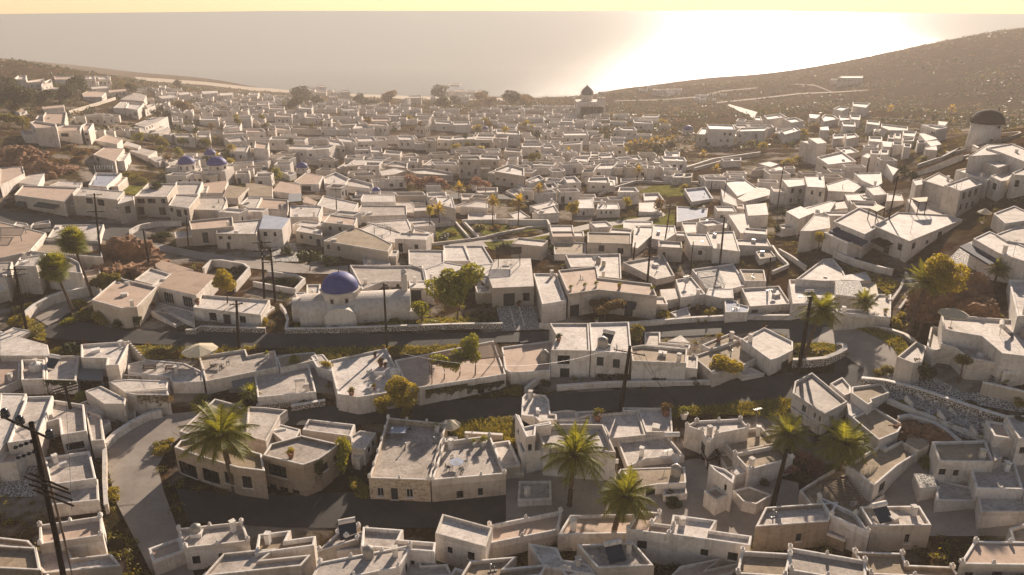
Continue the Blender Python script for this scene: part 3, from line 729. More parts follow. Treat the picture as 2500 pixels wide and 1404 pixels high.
def church():
    p0 = ground(735, 801); p1 = ground(1004, 781)
    ax = Vector((p1.x-p0.x, p1.y-p0.y)); L = ax.length; a = math.atan2(ax.y, ax.x)
    root = empty('domed_church', (p0.x, p0.y, p0.z), a)
    W = 7.0
    b = MB(); b.smooth = False; vault(b, 0, L, 0, W, -1, 2.1, 2.3, 18); obj('nave', b.mesh('nave', M['white']), root)
    b = MB(); vault(b, 4.2, 9.2, -1.2, W*.6, -1, 2.0, 1.6, 16, axis=1); obj('transept', b.mesh('transept', M['white']), root)
    b = MB(); vault(b, -1.6, 1.2, 2.2, 6.3, -1, 2.0, 1.7, 14); obj('apse', b.mesh('apse', M['white']), root)
    dx, dy = 6.5, 3.9; R0 = 3.35
    d = MB(); pr = [(R0, 1.5), (R0, 5.05), (R0*1.05, 5.1), (R0*1.05, 5.3), (R0*.9, 5.45)]; d.lathe(pr, (dx, dy, 0), 8); dr = obj('drum', d.mesh('drum', M['white']), root)
    for k in range(8):
        t = 2*math.pi*(k+.5)/8; r_ = R0*math.cos(math.pi/8)
        fr = MB(); fr.box((0, .02, 0), (.75, .1, 1.25)); w0 = obj('window', fr.mesh('window', M['cream']), dr, (dx+math.cos(t)*r_, dy+math.sin(t)*r_, 4.0), t-math.pi/2)
        g = MB(); g.box((0, .075, -.05), (.5, .03, .95)); g.lathe([(.25, 0), (.25, .03)], (0, 0, 0), 12)
        obj('pane', g.mesh('pane', M['glass']), dr, (dx+math.cos(t)*(r_+.0), dy+math.sin(t)*(r_+.0), 4.0), t-math.pi/2)
    q = MB(); q.smooth = True; q.lathe(dome_prof(3.12, 2.75, 14), (dx, dy, 5.42), 40); obj('dome', q.mesh('dome', M['dome']), root)
    c = MB(); cross(c, (dx, dy, 8.1), .9); obj('cross', c.mesh('cross', M['blackmetal']), root)
    # belfry slab at the gable end
    b = MB(); b.box((L-.9, 4.6, 3.4), (1.0, 2.2, 8.0)); b.lathe([(.55, 0), (.5, .35), (.2, .6), (.05, .7)], (L-.9, 4.6, 7.4), 10); obj('belfry', b.mesh('belfry', M['white']), root)
    b = MB(); b.prism([(L-.2, -.6), (L+1.4, -.2), (L+1.3, 1.4), (L-.2, 1.0)], -1, 2.2); obj('buttress', b.mesh('buttress', M['white']), root)
    tag(root, 'white barrel-vaulted church with one big blue dome beside the asphalt road', 'church')
    return root
def far_church():
    g = ground(1440, 292); sc = scale_at(g); s = 1/sc   # metres per px
    root = empty('twin_tower_church', g)
    b = MB(); b.box((0, 6, 5), (85*s*.8, 14, 12)); b.box((4*s, 1.5, 3.5), (70*s*.8, 5, 9)); obj('wall', b.mesh('wall', M['white']), root)
    b = MB(); b.lathe([(3.6, 10.5), (3.6, 14), (4.0, 14.1), (4.0, 14.6), (3, 14.7)], (-6*s, 7, 0), 14); obj('drum', b.mesh('drum', M['white']), root)
    q = MB(); q.smooth = True; q.lathe([(4.0, 14.6), (4.0, 15.4), (3.6, 17.0), (2.4, 18.6), (1.0, 19.6), (.3, 20.4), (.05, 21.5)], (-6*s, 7, 0), 20); obj('dome', q.mesh('dome', M['greydome']), root)
    for k, x in enumerate((22*s, 31*s)):
        t = MB(); t.box((x, 1.2, 6), (2.6, 2.6, 14)); t.box((x, 1.2, 13.1), (3.0, 3.0, .4))
        for sx in (-1, 1):
            for sy in (-1, 1): t.box((x+sx*.95, 1.2+sy*.95, 14.4), (.45, .45, 2.4))
        t.box((x, 1.2, 15.7), (2.6, 2.6, .4)); t.lathe(dome_prof(1.2, 1.3, 6), (x, 1.2, 15.8), 12); obj('bell_tower', t.mesh('bell_tower', M['white']), root)
        for i in range(2):
            w_ = MB(); w_.box((x-(0 if i else 4), -.95 if not i else -.13, 6+3*i), (.8, .12, 2.2)); obj('window', w_.mesh('window', M['glass']), root)
    tag(root, 'tall pale church with a dark pointed dome and two bell towers in the far town', 'church')
    return root
def windmill():
    bl = at(2368, 337); br = at(2455, 343); g = ground(2408, 352); sc = scale_at(g); r = 35/sc
    g = g+Vector((8/sc, 0, 0))
    g = g+Vector((0, r*.8, 0)); g.z = h1(g.x, g.y); z1 = z_for(g.x, g.y-r, 302)-g.z
    root = empty('windmill', g)
    b = MB(); b.smooth = True; b.lathe([(r*1.04, -2.5), (r*1.02, 0), (r*.97, z1*.5), (r*.93, z1)], n=36); obj('tower', b.mesh('tower', M['white']), root)
    c = MB(); hr = 30/sc; prof = [(r*1.06, z1-.35), (r*1.08, z1+.1), (r*.98, z1+hr*.35), (r*.78, z1+hr*.68), (r*.42, z1+hr*.92), (.03, z1+hr)]; c.smooth = True; c.lathe(prof, n=30); obj('thatched_roof', c.mesh('thatched_roof', M['thatch']), root)
    s = MB(); ax0 = Vector((-r*.6, -.3, z1+.9)); ax1 = Vector((-r-1.5, -.9, z1+1.0)); s.tube(ax0, ax1, .16, .14)
    ct = ax1
    dirv = (ax1-ax0).normalized(); u = Vector((0, 0, 1)); v = dirv.cross(u).normalized(); u = v.cross(dirv)
    obj('sail_shaft', s.mesh('sail_shaft', M['wood_l']), root)
    for k in range(8):
        t = math.pi*k/4+.3; e = ct+(u*math.sin(t)+v*math.cos(t))*3.4; sp = MB(); sp.tube(ct, e, .07, .04, 6); obj('sail_spar', sp.mesh('sail_spar', M['wood_l']), root)
    w_ = MB(); w_.box((r*.28, -r*.93, z1-1.0), (.5, .3, .7)); obj('window', w_.mesh('window', M['glass']), root)
    d = MB(); d.box((-r*.05, -r*.99, .9), (.9, .2, 2.0)); obj('door', d.mesh('door', M['wood']), root)
    tag(root, 'round white windmill with dark thatched cap and bare sail spars on the right ridge', 'windmill')
    # ring wall round its terrace
    q = MB(); R1 = r*2.0; n = 40; a0, a1 = math.radians(150), math.radians(395)
    vs = []; 
    for k in range(n+1):
        t = a0+(a1-a0)*k/n
        for rr, z in ((R1, -2.5), (R1, .9), (R1+.45, .9), (R1+.45, -2.5)):
            x, y = rr*math.cos(t), rr*math.sin(t); vs.append((x, y, z+h1(g.x+x, g.y+y)-g.z if z > 0 else h1(g.x+x, g.y+y)-g.z+z))
    fs = []
    for k in range(n): fs += [(4*k+j, 4*k+j+1, 4*k+j+5, 4*k+j+4) for j in range(3)]
    fs += [(0,3,2,1), (4*n, 4*n+1, 4*n+2, 4*n+3)]
    o = obj('ring_wall', newmesh('ring_wall', vs, fs, M['roof_sand'])); o.location = g
    tag(o, 'curved low ring wall around the foot of the windmill', 'wall')
# ------------------------------------------------------------------ vegetation
def rot_to(d, up=Vector((0, 0, 1))):
    return d.to_track_quat('Y', 'Z').to_matrix()
def leaf_cloud(mb, blobs, nleaf, size, rng, flat=.0):
    tot = sum(b[3]**3 for b in blobs) or 1
    for (x, y, z, r) in blobs:
        for _ in range(max(8, int(nleaf*(r**2)/sum(b[3]**2 for b in blobs)))):
            while True:
                d = Vector((rng.uniform(-1, 1), rng.uniform(-1, 1), rng.uniform(-1, 1)))
                if .05 < d.length < 1: break
            rad = d.length**.35; d.normalize()
            nz = noise.noise(Vector((d.x*2.3+x, d.y*2.3+y, d.z*2.3+z)))
            if nz < -.22 and rng.random() < .8: continue
            p = Vector((x, y, z))+Vector((d.x, d.y, d.z*.85))*r*rad*(1+.35*nz)
            s = size*rng.uniform(.6, 1.3)
            a = Vector((rng.uniform(-1, 1), rng.uniform(-1, 1), rng.uniform(-1, 1))).normalized(); b = a.cross(Vector((rng.uniform(-1, 1), rng.uniform(-1, 1), rng.uniform(-1, 1)))).normalized()
            mb.add([p-a*s, p+b*s*.55, p+a*s, p-b*s*.55], [(0,1,2,3)])
def crown_mesh(seed, nleaf, size, spread=1.0, nb=9, mname='green'):
    rng = random.Random(seed); blobs = []
    for _ in range(nb):
        t = rng.uniform(0, 2*math.pi); q = rng.uniform(.1, .75)*spread
        blobs.append((q*math.cos(t), q*math.sin(t), rng.uniform(-.45, .55), rng.uniform(.28, .5)))
    mb = MB(); leaf_cloud(mb, blobs, nleaf, size, rng); return mb.mesh('crown', M[mname]), blobs
CR = {}
def crown(kind, var, res=0):
    k = (kind, var, res)
    if k not in CR: CR[k] = crown_mesh(hash((var, 3)) % 1000, (6500, 1800, 600)[res], (.062, .10, .15)[res], mname=kind)
    return CR[k]
def tree(px, py, cx, cy, rpx, kind='green', look='leafy tree', squash=1.0, var=0, cat='tree', trunkr=.14, group='broadleaf trees'):
    g = at(px, py); sc = scale_at(g); r = rpx/sc; cz = z_for(g.x, g.y, cy)-g.z; cz = max(cz, r*.7)
    dx = (cx-project(g)[0])/sc
    res = 0 if rpx > 30 else (1 if rpx > 14 else 2)
    me, blobs = crown(kind, var, res)
    root = empty('tree', g)
    c = obj('crown', me, root, (dx, 0, cz), random.uniform(0, 6)); c.scale = (r, r, r*squash)
    t = MB(); tp = Vector((dx*.7, 0, cz-r*.25*squash)); mid = Vector((dx*.2+.1*r, .05, cz*.5)); t.path([(0, 0, -.3), mid*.5, mid, tp], [trunkr, trunkr*.85, trunkr*.7, trunkr*.4], 8)
    for k in range(6):
        a = 2*math.pi*k/6+.4; e = tp+Vector((math.cos(a)*r*.55, math.sin(a)*r*.55, r*.45*squash)); s = mid.lerp(tp, .5+.08*k); t.path([s, s.lerp(e, .5)+Vector((0, 0, -.1)), e], [trunkr*.4, trunkr*.25, .02], 5)
    obj('trunk', t.mesh('trunk', M['bark']), root)
    reg(root, look, cat, group, cx, cy); return root
def bush(px, py, rpx, kind='green', look='low green bush', squash=.75, var=0, wide=1.0, cat='bush'):
    g = at(px, py+rpx*.4*squash); sc = scale_at(g); r = rpx/sc
    me, _ = crown(kind, var % 4, 1 if rpx > 14 else 2)
    root = empty('bush', g)
    c = obj('foliage', me, root, (0, 0, r*.45*squash), var*1.3); c.scale = (r*wide, r, r*squash)
    s = MB()
    for k in range(5): s.path([(0, 0, -.2), (math.cos(k*1.3)*r*.2, math.sin(k*1.3)*r*.2, r*.3), (math.cos(k*1.3)*r*.4, math.sin(k*1.3)*r*.4, r*.6*squash)], [.04, .03, .01], 5)
    obj('stem', s.mesh('stem', M['bark']), root)
    reg(root, look, cat, 'bushes', px, py); return root
def palm_fronds(seed, nf, nl, mname, droop=1.0, lw=.035):
    rng = random.Random(seed); mb = MB()
    for k in range(nf):
        az = 2.39996*k+rng.uniform(-.2, .2); el = math.radians(82-100*(k/nf)**.75+rng.uniform(-9, 9)); L = rng.uniform(.8, 1.12)
        p = Vector((0, 0, 0)); d = Vector((math.cos(az)*math.cos(el), math.sin(az)*math.cos(el), math.sin(el))); ps = [p.copy()]
        st = 10
        for i in range(st):
            d = (d+Vector((0, 0, -.085*droop*(.4+1.5*i/st)))).normalized(); p = p+d*L/st; ps.append(p.copy())
        mb.path(ps, [.014-.0011*i for i in range(st+1)], 4, 1)
        side = Vector((-math.sin(az), math.cos(az), 0))
        for j in range(nl):
            t = .12+.88*(j+.5)/nl; f = t*st; i = min(int(f), st-1); q = ps[i].lerp(ps[i+1], f-i); dd = (ps[i+1]-ps[i]).normalized()
            ll = .33*math.sin(math.pi*min(1, .15+t*.92))**.7+.03
            up = side.cross(dd)
            for s in (-1, 1):
                e = q+(side*s*.80+dd*.62+up*rng.uniform(.0, .35)).normalized()*ll*rng.uniform(.85, 1.1)+Vector((0, 0, -.04*droop)); wv = dd*lw*.5
                mb.add([q-wv, q+wv, e], [(0, 1, 2)])
    return mb.mesh('fronds', [M[mname], M['bark']])
def fan_mesh(seed, nf, mname):
    rng = random.Random(seed); mb = MB()
    for k in range(nf):
        az = 2.39996*k; el = math.radians(85-135*(k/nf)+rng.uniform(-8, 8)); d = Vector((math.cos(az)*math.cos(el), math.sin(az)*math.cos(el), math.sin(el)))
        q = d*rng.uniform(.22, .6); mb.path([(0, 0, 0), q*.6+Vector((0, 0, .03)), q], [.012, .01, .008], 4, 1)
        s = d.cross(Vector((0, 0, 1))).normalized(); up = s.cross(d)
        for j in range(13):
            a = math.radians(-105+210*j/12); dd = (d*math.cos(a)+s*math.sin(a)+up*.15-Vector((0, 0, .18))).normalized(); e = q+dd*.5*rng.uniform(.8, 1.05); wv = dd.cross(up).normalized()*.03
            mb.add([q, q+dd*.22+wv, e, q+dd*.22-wv], [(0, 1, 2, 3)])
    return mb.mesh('fronds', [M[mname], M['bark']])
PF = {}
def palm(px, py, cx, cy, rpx, kind='palm', style='date', look='date palm with arching fronds', tr=.2, droop=1.0, cat='palm tree', n=1.0):
    g = at(px, py); sc = scale_at(g); r = rpx/sc; cz = max(1.0, z_for(g.x, g.y, cy)-g.z); dx = (cx-project(g)[0])/sc
    key = (kind, style, int(droop*10), (int(px) % 3) if rpx > 40 else 0, rpx > 30)
    if key not in PF:
        if style == 'date': PF[key] = palm_fronds(key[3]+5, 40 if rpx > 30 else 26, 36 if rpx > 30 else 12, kind, droop, .026 if rpx > 30 else .09)
        else: PF[key] = fan_mesh(key[3]+9, 90, kind)
    root = empty('palm_tree', g)
    f = obj('fronds', PF[key], root, (dx, 0, cz), px % 6.28); f.scale = (r, r, r); f.rotation_euler = (math.sin(px)*.16, math.cos(px*1.7)*.16, px % 6.28)
    t = MB(); n_ = 14; ps = [Vector((dx*(k/n_)**1.3, 0, -.4+(cz+.35)*k/n_)) for k in range(n_+1)]
    rr = [tr*(1.25-.45*k/n_)*(1.10 if k % 2 else .95) for k in range(n_+1)]; rr[-1] = tr*1.3; rr[-2] = tr*1.25; t.path(ps, rr, 10); obj('trunk', t.mesh('trunk', M['bark']), root)
    if style == 'fan':
        s = MB(); 
        for k in range(40):
            a = 2.4*k; z = -.12-.35*(k/40); s.add([(.05*math.cos(a), .05*math.sin(a), z+.1), (.16*math.cos(a+.2), .16*math.sin(a+.2), z-.18), (.16*math.cos(a-.2), .16*math.sin(a-.2), z-.18)], [(0, 1, 2)])
        sk = obj('dead_skirt', s.mesh('dead_skirt', M['wood_l']), root, (dx, 0, cz)); sk.scale = (r, r, r)
    reg(root, look, cat, 'palm trees', cx, cy); return root
def rock(px, py, rpx, sq=.6, look='brown rock outcrop', seed=0, wide=1.0, mname='rock', sink=.05):
    import bmesh
    g = ground(px, py); sc = scale_at(g); r = rpx/sc
    bm = bmesh.new(); bmesh.ops.create_icosphere(bm, subdivisions=5, radius=1)
    for v_ in bm.verts:
        p = v_.co.copy(); s = Vector((seed*7.3, seed*3.1, 1.7))
        a = noise.ridged_multi_fractal(p*1.1+s, 1.0, 2.0, 5, 1.0, 2.0)*.22; b = noise.noise(p*.9+s)*.35; c = noise.turbulence(p*3.5+s, 4, True)*.16
        cell = noise.cell(p*2.6+s)*.10
        v_.co = p*(.62+a*1.5+b*1.2+c*1.5+cell)
        v_.co.z = round(v_.co.z*7)/7*.45+v_.co.z*.55
    me = bpy.data.meshes.new('rock'); bm.to_mesh(me); bm.free(); me.materials.append(M[mname])
    o = obj('rock_outcrop', me, None, (g.x, g.y, g.z-r*sq*sink), seed); o.scale = (r*wide, r, r*sq)
    reg(o, look, 'rock', 'rock outcrops', px, py); return o
# ------------------------------------------------------------------ small things
def pole(bx, by, tx, ty, arms=(), r=.13, look='dark wooden utility pole', ins=True, name='utility_pole', az=0.0, arml=1.1, D=None, lamp=None):
    g = at(bx, by) if D is None else None
    if D is not None:
        t_ = at_depth(tx, ty, D); g = Vector((t_.x, t_.y, h1(t_.x, t_.y)))
    z = z_for(g.x, g.y, ty)-g.z; sc = scale_at(g+Vector((0, 0, z)))
    tilt = (tx-project((g.x, g.y, g.z+z))[0])/sc; r *= 1.6
    root = empty(name, g); top = Vector((tilt, 0, z))
    b = MB(); b.path([(0, 0, -.5), top*.5, top], [r, r*.85, r*.65], 10); obj('shaft', b.mesh('shaft', M['wood']), root)
    ends = []
    for dz, L, a in arms:
        c = top*(1-dz/z); d = Vector((math.cos(a), math.sin(a), 0)); am = MB(); am.box(tuple(c+Vector((0, -.08, 0))), (2*L, .11, .13), a); am.tube(c+d*L*.6, c-Vector((0, 0, .7)), .025, n=5); am.tube(c-d*L*.6, c-Vector((0, 0, .7)), .025, n=5)
        ao = obj('crossarm', am.mesh('crossarm', M['wood']), root)
        if ins:
            for k in (-1, -.45, .45, 1):
                i_ = MB(); q = c+d*L*k*.93; i_.lathe([(.03, .06), (.03, .12), (.07, .13), (.08, .2), (.05, .22), (.07, .26), (.04, .32), (.01, .33)], tuple(q), 10); obj('insulator', i_.mesh('insulator', M['frame_w']), ao); ends.append(g+q+Vector((0, 0, .33)))
    if lamp:
        l = MB(); e = top+Vector((lamp*1.4, -.2, .15)); l.path([top-Vector((0, 0, .3)), top+Vector((0, 0, .1)), e], [.04, .04, .03], 6); l.box(tuple(e+Vector((lamp*.25, 0, -.05))), (.55, .2, .12)); obj('lamp_head', l.mesh('lamp_head', M['steel']), root)
    reg(root, look, 'street lamp' if lamp else 'utility pole', 'poles' , bx, (by+ty)/2)
    return root, g+top, ends
def wire(a, b, sag=1.0, look='', r=.02):
    a = Vector(a); b = Vector(b); m = MB(); ps = []
    for k in range(25):
        t = k/24; p = a.lerp(b, t); p.z -= sag*4*t*(1-t); ps.append(p-a)
    m.path(ps, r, 5); o = obj('power_line', m.mesh('power_line', M['blackmetal'])); o.location = a
    pa = project(a.lerp(b, .5)); reg(o, look or 'thin overhead power line', 'power line', 'overhead lines', pa[0], pa[1])
def placed(name, px, py, rz=0, ground_=False):
    g = at(px, py); return empty(name, g, rz), g
def pot(px, py, s=1.0, plant='olive', look='small potted plant'):
    root, g = placed('plant_pot', px, py)
    b = MB(); b.lathe([(.16*s, 0), (.24*s, .38*s), (.27*s, .38*s), (.27*s, .44*s), (.22*s, .44*s), (.2*s, .36*s)], n=14); obj('pot', b.mesh('pot', M['terracotta'] if plant != 'green' else M['rim']), root)
    me, _ = crown(plant, 1, 2); c = obj('foliage', me, root, (0, 0, .62*s)); c.scale = (.34*s,)*3
    reg(root, look, 'potted plant', 'potted plants on the terraces', px, py)
def chair(g, rz, m='blue'):
    root = empty('chair', g, rz)
    b = MB(); b.box((0, 0, .45), (.42, .42, .04)); obj('seat', b.mesh('seat', M[m]), root)
    b = MB(); b.box((0, .2, .84), (.42, .03, .08)); b.box((0, .2, .68), (.42, .03, .06))
    for sx in (-1, 1): b.box((sx*.19, .2, .66), (.035, .035, .42))
    obj('backrest', b.mesh('backrest', M[m]), root)
    for sx in (-1, 1):
        for sy in (-1, 1): l = MB(); l.box((sx*.19, sy*.19, .215), (.035, .035, .43)); obj('leg', l.mesh('leg', M[m]), root)
    return root
def table(px, py, look='round metal table', rnd=True, w=1.3, m='blue', top='roof_grey', nch=4):
    root, g = placed('patio_table', px, py)
    b = MB()
    if rnd: b.lathe([(w/2, .70), (w/2, .74)], n=24)
    else: b.box((0, 0, .72), (w, w*.7, .05))
    obj('tabletop', b.mesh('tabletop', M[top]), root)
    for k in range(4): l = MB(); t = math.pi/4+k*math.pi/2; l.box((w*.36*math.cos(t), w*.33*math.sin(t), .345), (.05, .05, .69)); obj('leg', l.mesh('leg', M[m]), root)
    reg(root, look, 'table', 'patio tables', px, py)
    for k in range(nch):
        t = 2*math.pi*k/nch+.5; c = chair(g+Vector((math.cos(t)*w*.72, math.sin(t)*w*.72, 0)), t-math.pi/2, m)
        x, y, _ = project(c.location); reg(c, ('rear' if math.sin(t) > 0 else 'front')+'-'+('right' if math.cos(t) > 0 else 'left')+' chair at '+look, 'chair', 'patio chairs', x, y)
def bench(px, py, rz=0, look='dark wooden slatted bench'):
    root, g = placed('bench', px, py, rz)
    b = MB(); [b.box((0, -.2+.13*k, .45), (1.9, .10, .04)) for k in range(4)]; obj('seat', b.mesh('seat', M['wood_l']), root)
    b = MB(); [b.box((0, .26+.03*k, .6+.14*k), (1.9, .035, .10)) for k in range(3)]; obj('backrest', b.mesh('backrest', M['wood_l']), root)
    for sx in (-1, 1):
        l = MB(); l.box((sx*.85, -.18, .215), (.07, .07, .43)); l.box((sx*.85, .22, .45), (.07, .07, .9)); l.box((sx*.85, 0, .62), (.06, .45, .05)); obj('leg_frame', l.mesh('leg_frame', M['wood']), root)
    reg(root, look, 'bench', 'benches', px, py)
def parasol(px, py, rpx, m='canvas', look='square cream parasol', closed=False, hh=2.4):
    root, g = placed('parasol', px, py); sc = scale_at(g); r = max(.5, rpx/sc)
    b = MB(); b.tube((0, 0, 0), (0, 0, hh+.1), .03); obj('pole', b.mesh('pole', M['wood_l']), root)
    b = MB(); n = 8
    if closed: b.lathe([(.05, hh-1.5), (.2, hh-1.4), (.13, hh-.7), (.03, hh)], n=10)
    else:
        vs = [(0, 0, hh+.55)]; 
        for k in range(n): t = 2*math.pi*k/n+math.pi/8; vs.append((r*math.cos(t), r*math.sin(t), hh-.25))
        for k in range(n): t = 2*math.pi*k/n+math.pi/8; vs.append((r*.99*math.cos(t), r*.99*math.sin(t), hh-.42))
        b.add(vs, [(0, 1+k, 1+(k+1) % n) for k in range(n)]+[(1+k, 1+n+k, 1+n+(k+1) % n, 1+(k+1) % n) for k in range(n)])
    obj('canopy', b.mesh('canopy', M[m]), root)
    b = MB(); b.lathe([(.28, 0), (.28, .08), (.06, .12)], n=14); obj('foot', b.mesh('foot', M['concrete']), root)
    reg(root, look, 'parasol', 'parasols', px, py)
def heater(px, py, rz=0, s=1.0, look='white rooftop solar water heater', panel=True):
    root, g = placed('solar_water_heater', px, py, rz)
    b = MB(); b.tube((-.75*s, .45*s, 1.15*s), (.75*s, .45*s, 1.15*s), .24*s, n=18); obj('tank', b.mesh('tank', M['rim']), root)
    b = MB(); 
    for sx in (-1, 1): b.tube((sx*.6*s, .45*s, 0), (sx*.6*s, .45*s, 1.0*s), .025, n=5); b.tube((sx*.6*s, -.75*s, .05), (sx*.6*s, .45*s, .95*s), .025, n=5)
    obj('frame', b.mesh('frame', M['steel']), root)
    if panel: b = MB(); b.box((0, -.2*s, .5*s), (1.5*s, 1.35*s, .07), 0, 0, Matrix.Rotation(math.radians(37), 3, 'X')); obj('collector', b.mesh('collector', M['panel']), root)
    reg(root, look, 'water heater', 'rooftop water heaters', px, py)
def tank(px, py, r=.55, h=1.2, look='round plastic rooftop water tank', m='tank'):
    root, g = placed('water_tank', px, py); b = MB(); b.smooth = True; b.lathe([(r*.97, 0), (r, .1), (r, h*.45), (r*.97, h*.48), (r, h*.52), (r, h*.9), (r*.8, h), (r*.3, h*1.08), (r*.3, h*1.13)], n=22); obj('body', b.mesh('body', M[m]), root)
    b = MB(); b.lathe([(r*.28, h*1.13), (r*.26, h*1.2), (.02, h*1.22)], n=14); obj('lid', b.mesh('lid', M['steel']), root)
    reg(root, look, 'water tank', 'rooftop water tanks', px, py)
def antenna(px, py, h=2.4, look='thin rooftop television antenna'):
    root, g = placed('antenna', px, py); b = MB(); b.tube((0, 0, 0), (0, 0, h), .03, n=6); obj('mast', b.mesh('mast', M['steel']), root)
    b = MB(); b.box((0, 0, h-.1), (1.3, .03, .03), .4); [b.box((-.55+.18*k, (-.55+.18*k)*math.tan(.4)*.95, h-.1), (.02, .5, .02), .4) for k in range(7)]; obj('aerial', b.mesh('aerial', M['steel']), root)
    reg(root, look, 'antenna', 'rooftop antennas', px, py)
def dish(px, py, s=.5, look='satellite dish'):
    root, g = placed('satellite_dish', px, py); b = MB(); b.tube((0, 0, 0), (0, 0, .9), .03, n=6); obj('mast', b.mesh('mast', M['steel']), root)
    b = MB(); b.smooth = True; R_ = Matrix.Rotation(1.0, 3, 'X'); 
    vs = []; fs = []
    for i, (r, z) in enumerate(((.02, 0), (s*.5, .03), (s*.85, .12), (s, .2))):
        for k in range(16): vs.append(R_@Vector((r*math.cos(k*math.pi/8), r*math.sin(k*math.pi/8), z))+Vector((0, -.1, 1.0)))
    fs = [(i*16+k, i*16+(k+1) % 16, i*16+16+(k+1) % 16, i*16+16+k) for i in range(3) for k in range(16)]; b.add(vs, fs); obj('bowl', b.mesh('bowl', M['frame_w']), root)
    reg(root, look, 'satellite dish', 'satellite dishes', px, py)
def pergola(tile, s, hp, style='slats', m='wood_l', look='timber pergola', n=14, foot=None, vine=None, posts=True, name='pergola'):
    """roof corners in order back-left, back-right, front-right, front-left; hp = post height in px at the front-left corner"""
    ps = [T(tile, *p) for p in P2(s)]; fl = ps[3]; g = at(fl[0], fl[1]+hp*ZK); z = z_for(g.x, g.y, fl[1]); h = max(1.2, z-g.z); z = g.z+h
    c = [Vector((*on_plane(*p, z), 0)) for p in ps]; root = empty(name, g); L = [v_-Vector((g.x, g.y, 0))+Vector((0, 0, h)) for v_ in c]
    b = MB(); 
    if posts:
        for q in L: p_ = MB(); p_.box((q.x, q.y, (h-.05)/2-.1), (.13, .13, h+.15)); obj('post', p_.mesh('post', M[m]), root)
        for a_, b_ in ((0, 1), (3, 2), (0, 3), (1, 2)): q = MB(); q.tube(L[a_]+Vector((0, 0, .0)), L[b_]+Vector((0, 0, 0)), .07, n=4); obj('beam', q.mesh('beam', M[m]), root)
    if style == 'slats':
        for k in range(n):
            t = k/(n-1); a = L[0].lerp(L[1], t)+Vector((0, 0, .13)); e = L[3].lerp(L[2], t)+Vector((0, 0, .13)); q = MB(); q.tube(a, e, .055, n=5); obj('slat', q.mesh('slat', M[m]), root)
    elif style == 'cross':
        for k in range(n):
            t = k/(n-1); a = L[0].lerp(L[3], t)+Vector((0, 0, .13)); e = L[1].lerp(L[2], t)+Vector((0, 0, .13)); d = (e-a).normalized()*.3; q = MB(); q.tube(a-d, e+d, .055, n=5); obj('slat', q.mesh('slat', M[m]), root)
    else:
        vs = [q+Vector((0, 0, .1)) for q in L]+[q+Vector((0, 0, .16)) for q in L]; q = MB(); q.add(vs, [(3,2,1,0),(4,5,6,7),(0,1,5,4),(1,2,6,5),(2,3,7,6),(3,0,4,7)]); obj('sheet_roof', q.mesh('sheet_roof', M[style]), root)
    if vine:
        mb = MB(); rng = random.Random(4); bl = []
        for k in range(7):
            t = k/6; p = L[3].lerp(L[2], vine[0]+(vine[1]-vine[0])*t).lerp(L[0].lerp(L[1], vine[0]+(vine[1]-vine[0])*t), rng.uniform(.0, .5)); bl.append((p.x, p.y, p.z+rng.uniform(-.5, .5), rng.uniform(.7, 1.2)))
        leaf_cloud(mb, bl, 7000, .19, rng); obj('vine', mb.mesh('vine', M[vine[2]]), root)
    mx = sum(p[0] for p in ps)/4; my = sum(p[1] for p in ps)/4; reg(root, look, 'pergola', 'pergolas', mx, my); return root
def wall_hit(px, py):
    R = ray(px, py); best = None
    for a, L, d, nrm, z0, z1 in WALLS:
        den = R[0]*nrm.x+R[1]*nrm.y
        if abs(den) < 1e-6: continue
        D = a.dot(nrm)/den
        if D <= 20: continue
        x, y, z = R[0]*D, R[1]*D, HC+R[2]*D; t = (Vector((x, y))-a).dot(d)
        if -.3 <= t <= L+.3 and z0 <= z <= z1+.1 and (best is None or D < best[0]): best = (D, Vector((x, y, z)), nrm, d)
    return best
def awning(tile, s, hp, m='navy', look='dark canvas awning', out=1.5, drop=.6):
    """back-left, back-right, front-right, front-left in the photo; the back edge is fixed to the house wall found there"""
    ps = [T(tile, *p) for p in P2(s)]; mid = wall_hit(sum(p[0] for p in ps)/4, sum(p[1] for p in ps)/4)
    if mid is None: print('NOWALL', look); return
    D, p, nrm, d = mid; sc = F/D; wd = max(.8, abs(ps[2][0]-ps[3][0])/sc/max(.35, abs(d.x))*.5)
    g = Vector((p.x, p.y, max(h1(p.x, p.y), p.z-2.6))); root = empty('awning', g); u = Vector((d.x, d.y, 0)); n3 = Vector((nrm.x, nrm.y, 0))
    c = p-g+Vector((0, 0, .35)); b0 = c-u*wd+n3*.02; b1 = c+u*wd+n3*.02; f1 = b1+n3*out-Vector((0, 0, drop)); f0 = b0+n3*out-Vector((0, 0, drop))
    q = MB(); vs = [b0, b1, f1, f0]; vs += [v_+Vector((0, 0, -.05)) for v_ in vs]; vs += [f1+Vector((0, 0, -.3)), f0+Vector((0, 0, -.3))]
    q.add(vs, [(0,1,2,3),(7,6,5,4),(0,4,5,1),(1,5,6,2),(2,6,7,3),(3,7,4,0),(2,8,9,3)]); obj('canvas', q.mesh('canvas', M[m]), root)
    for a_, v_ in ((b1, f1), (b0, f0)): p_ = MB(); p_.tube(a_-Vector((0, 0, .7)), v_-Vector((0, 0, .05)), .03, n=6); obj('strut', p_.mesh('strut', M['steel']), root)
    reg(root, look, 'awning', 'awnings', sum(p[0] for p in ps)/4, sum(p[1] for p in ps)/4)
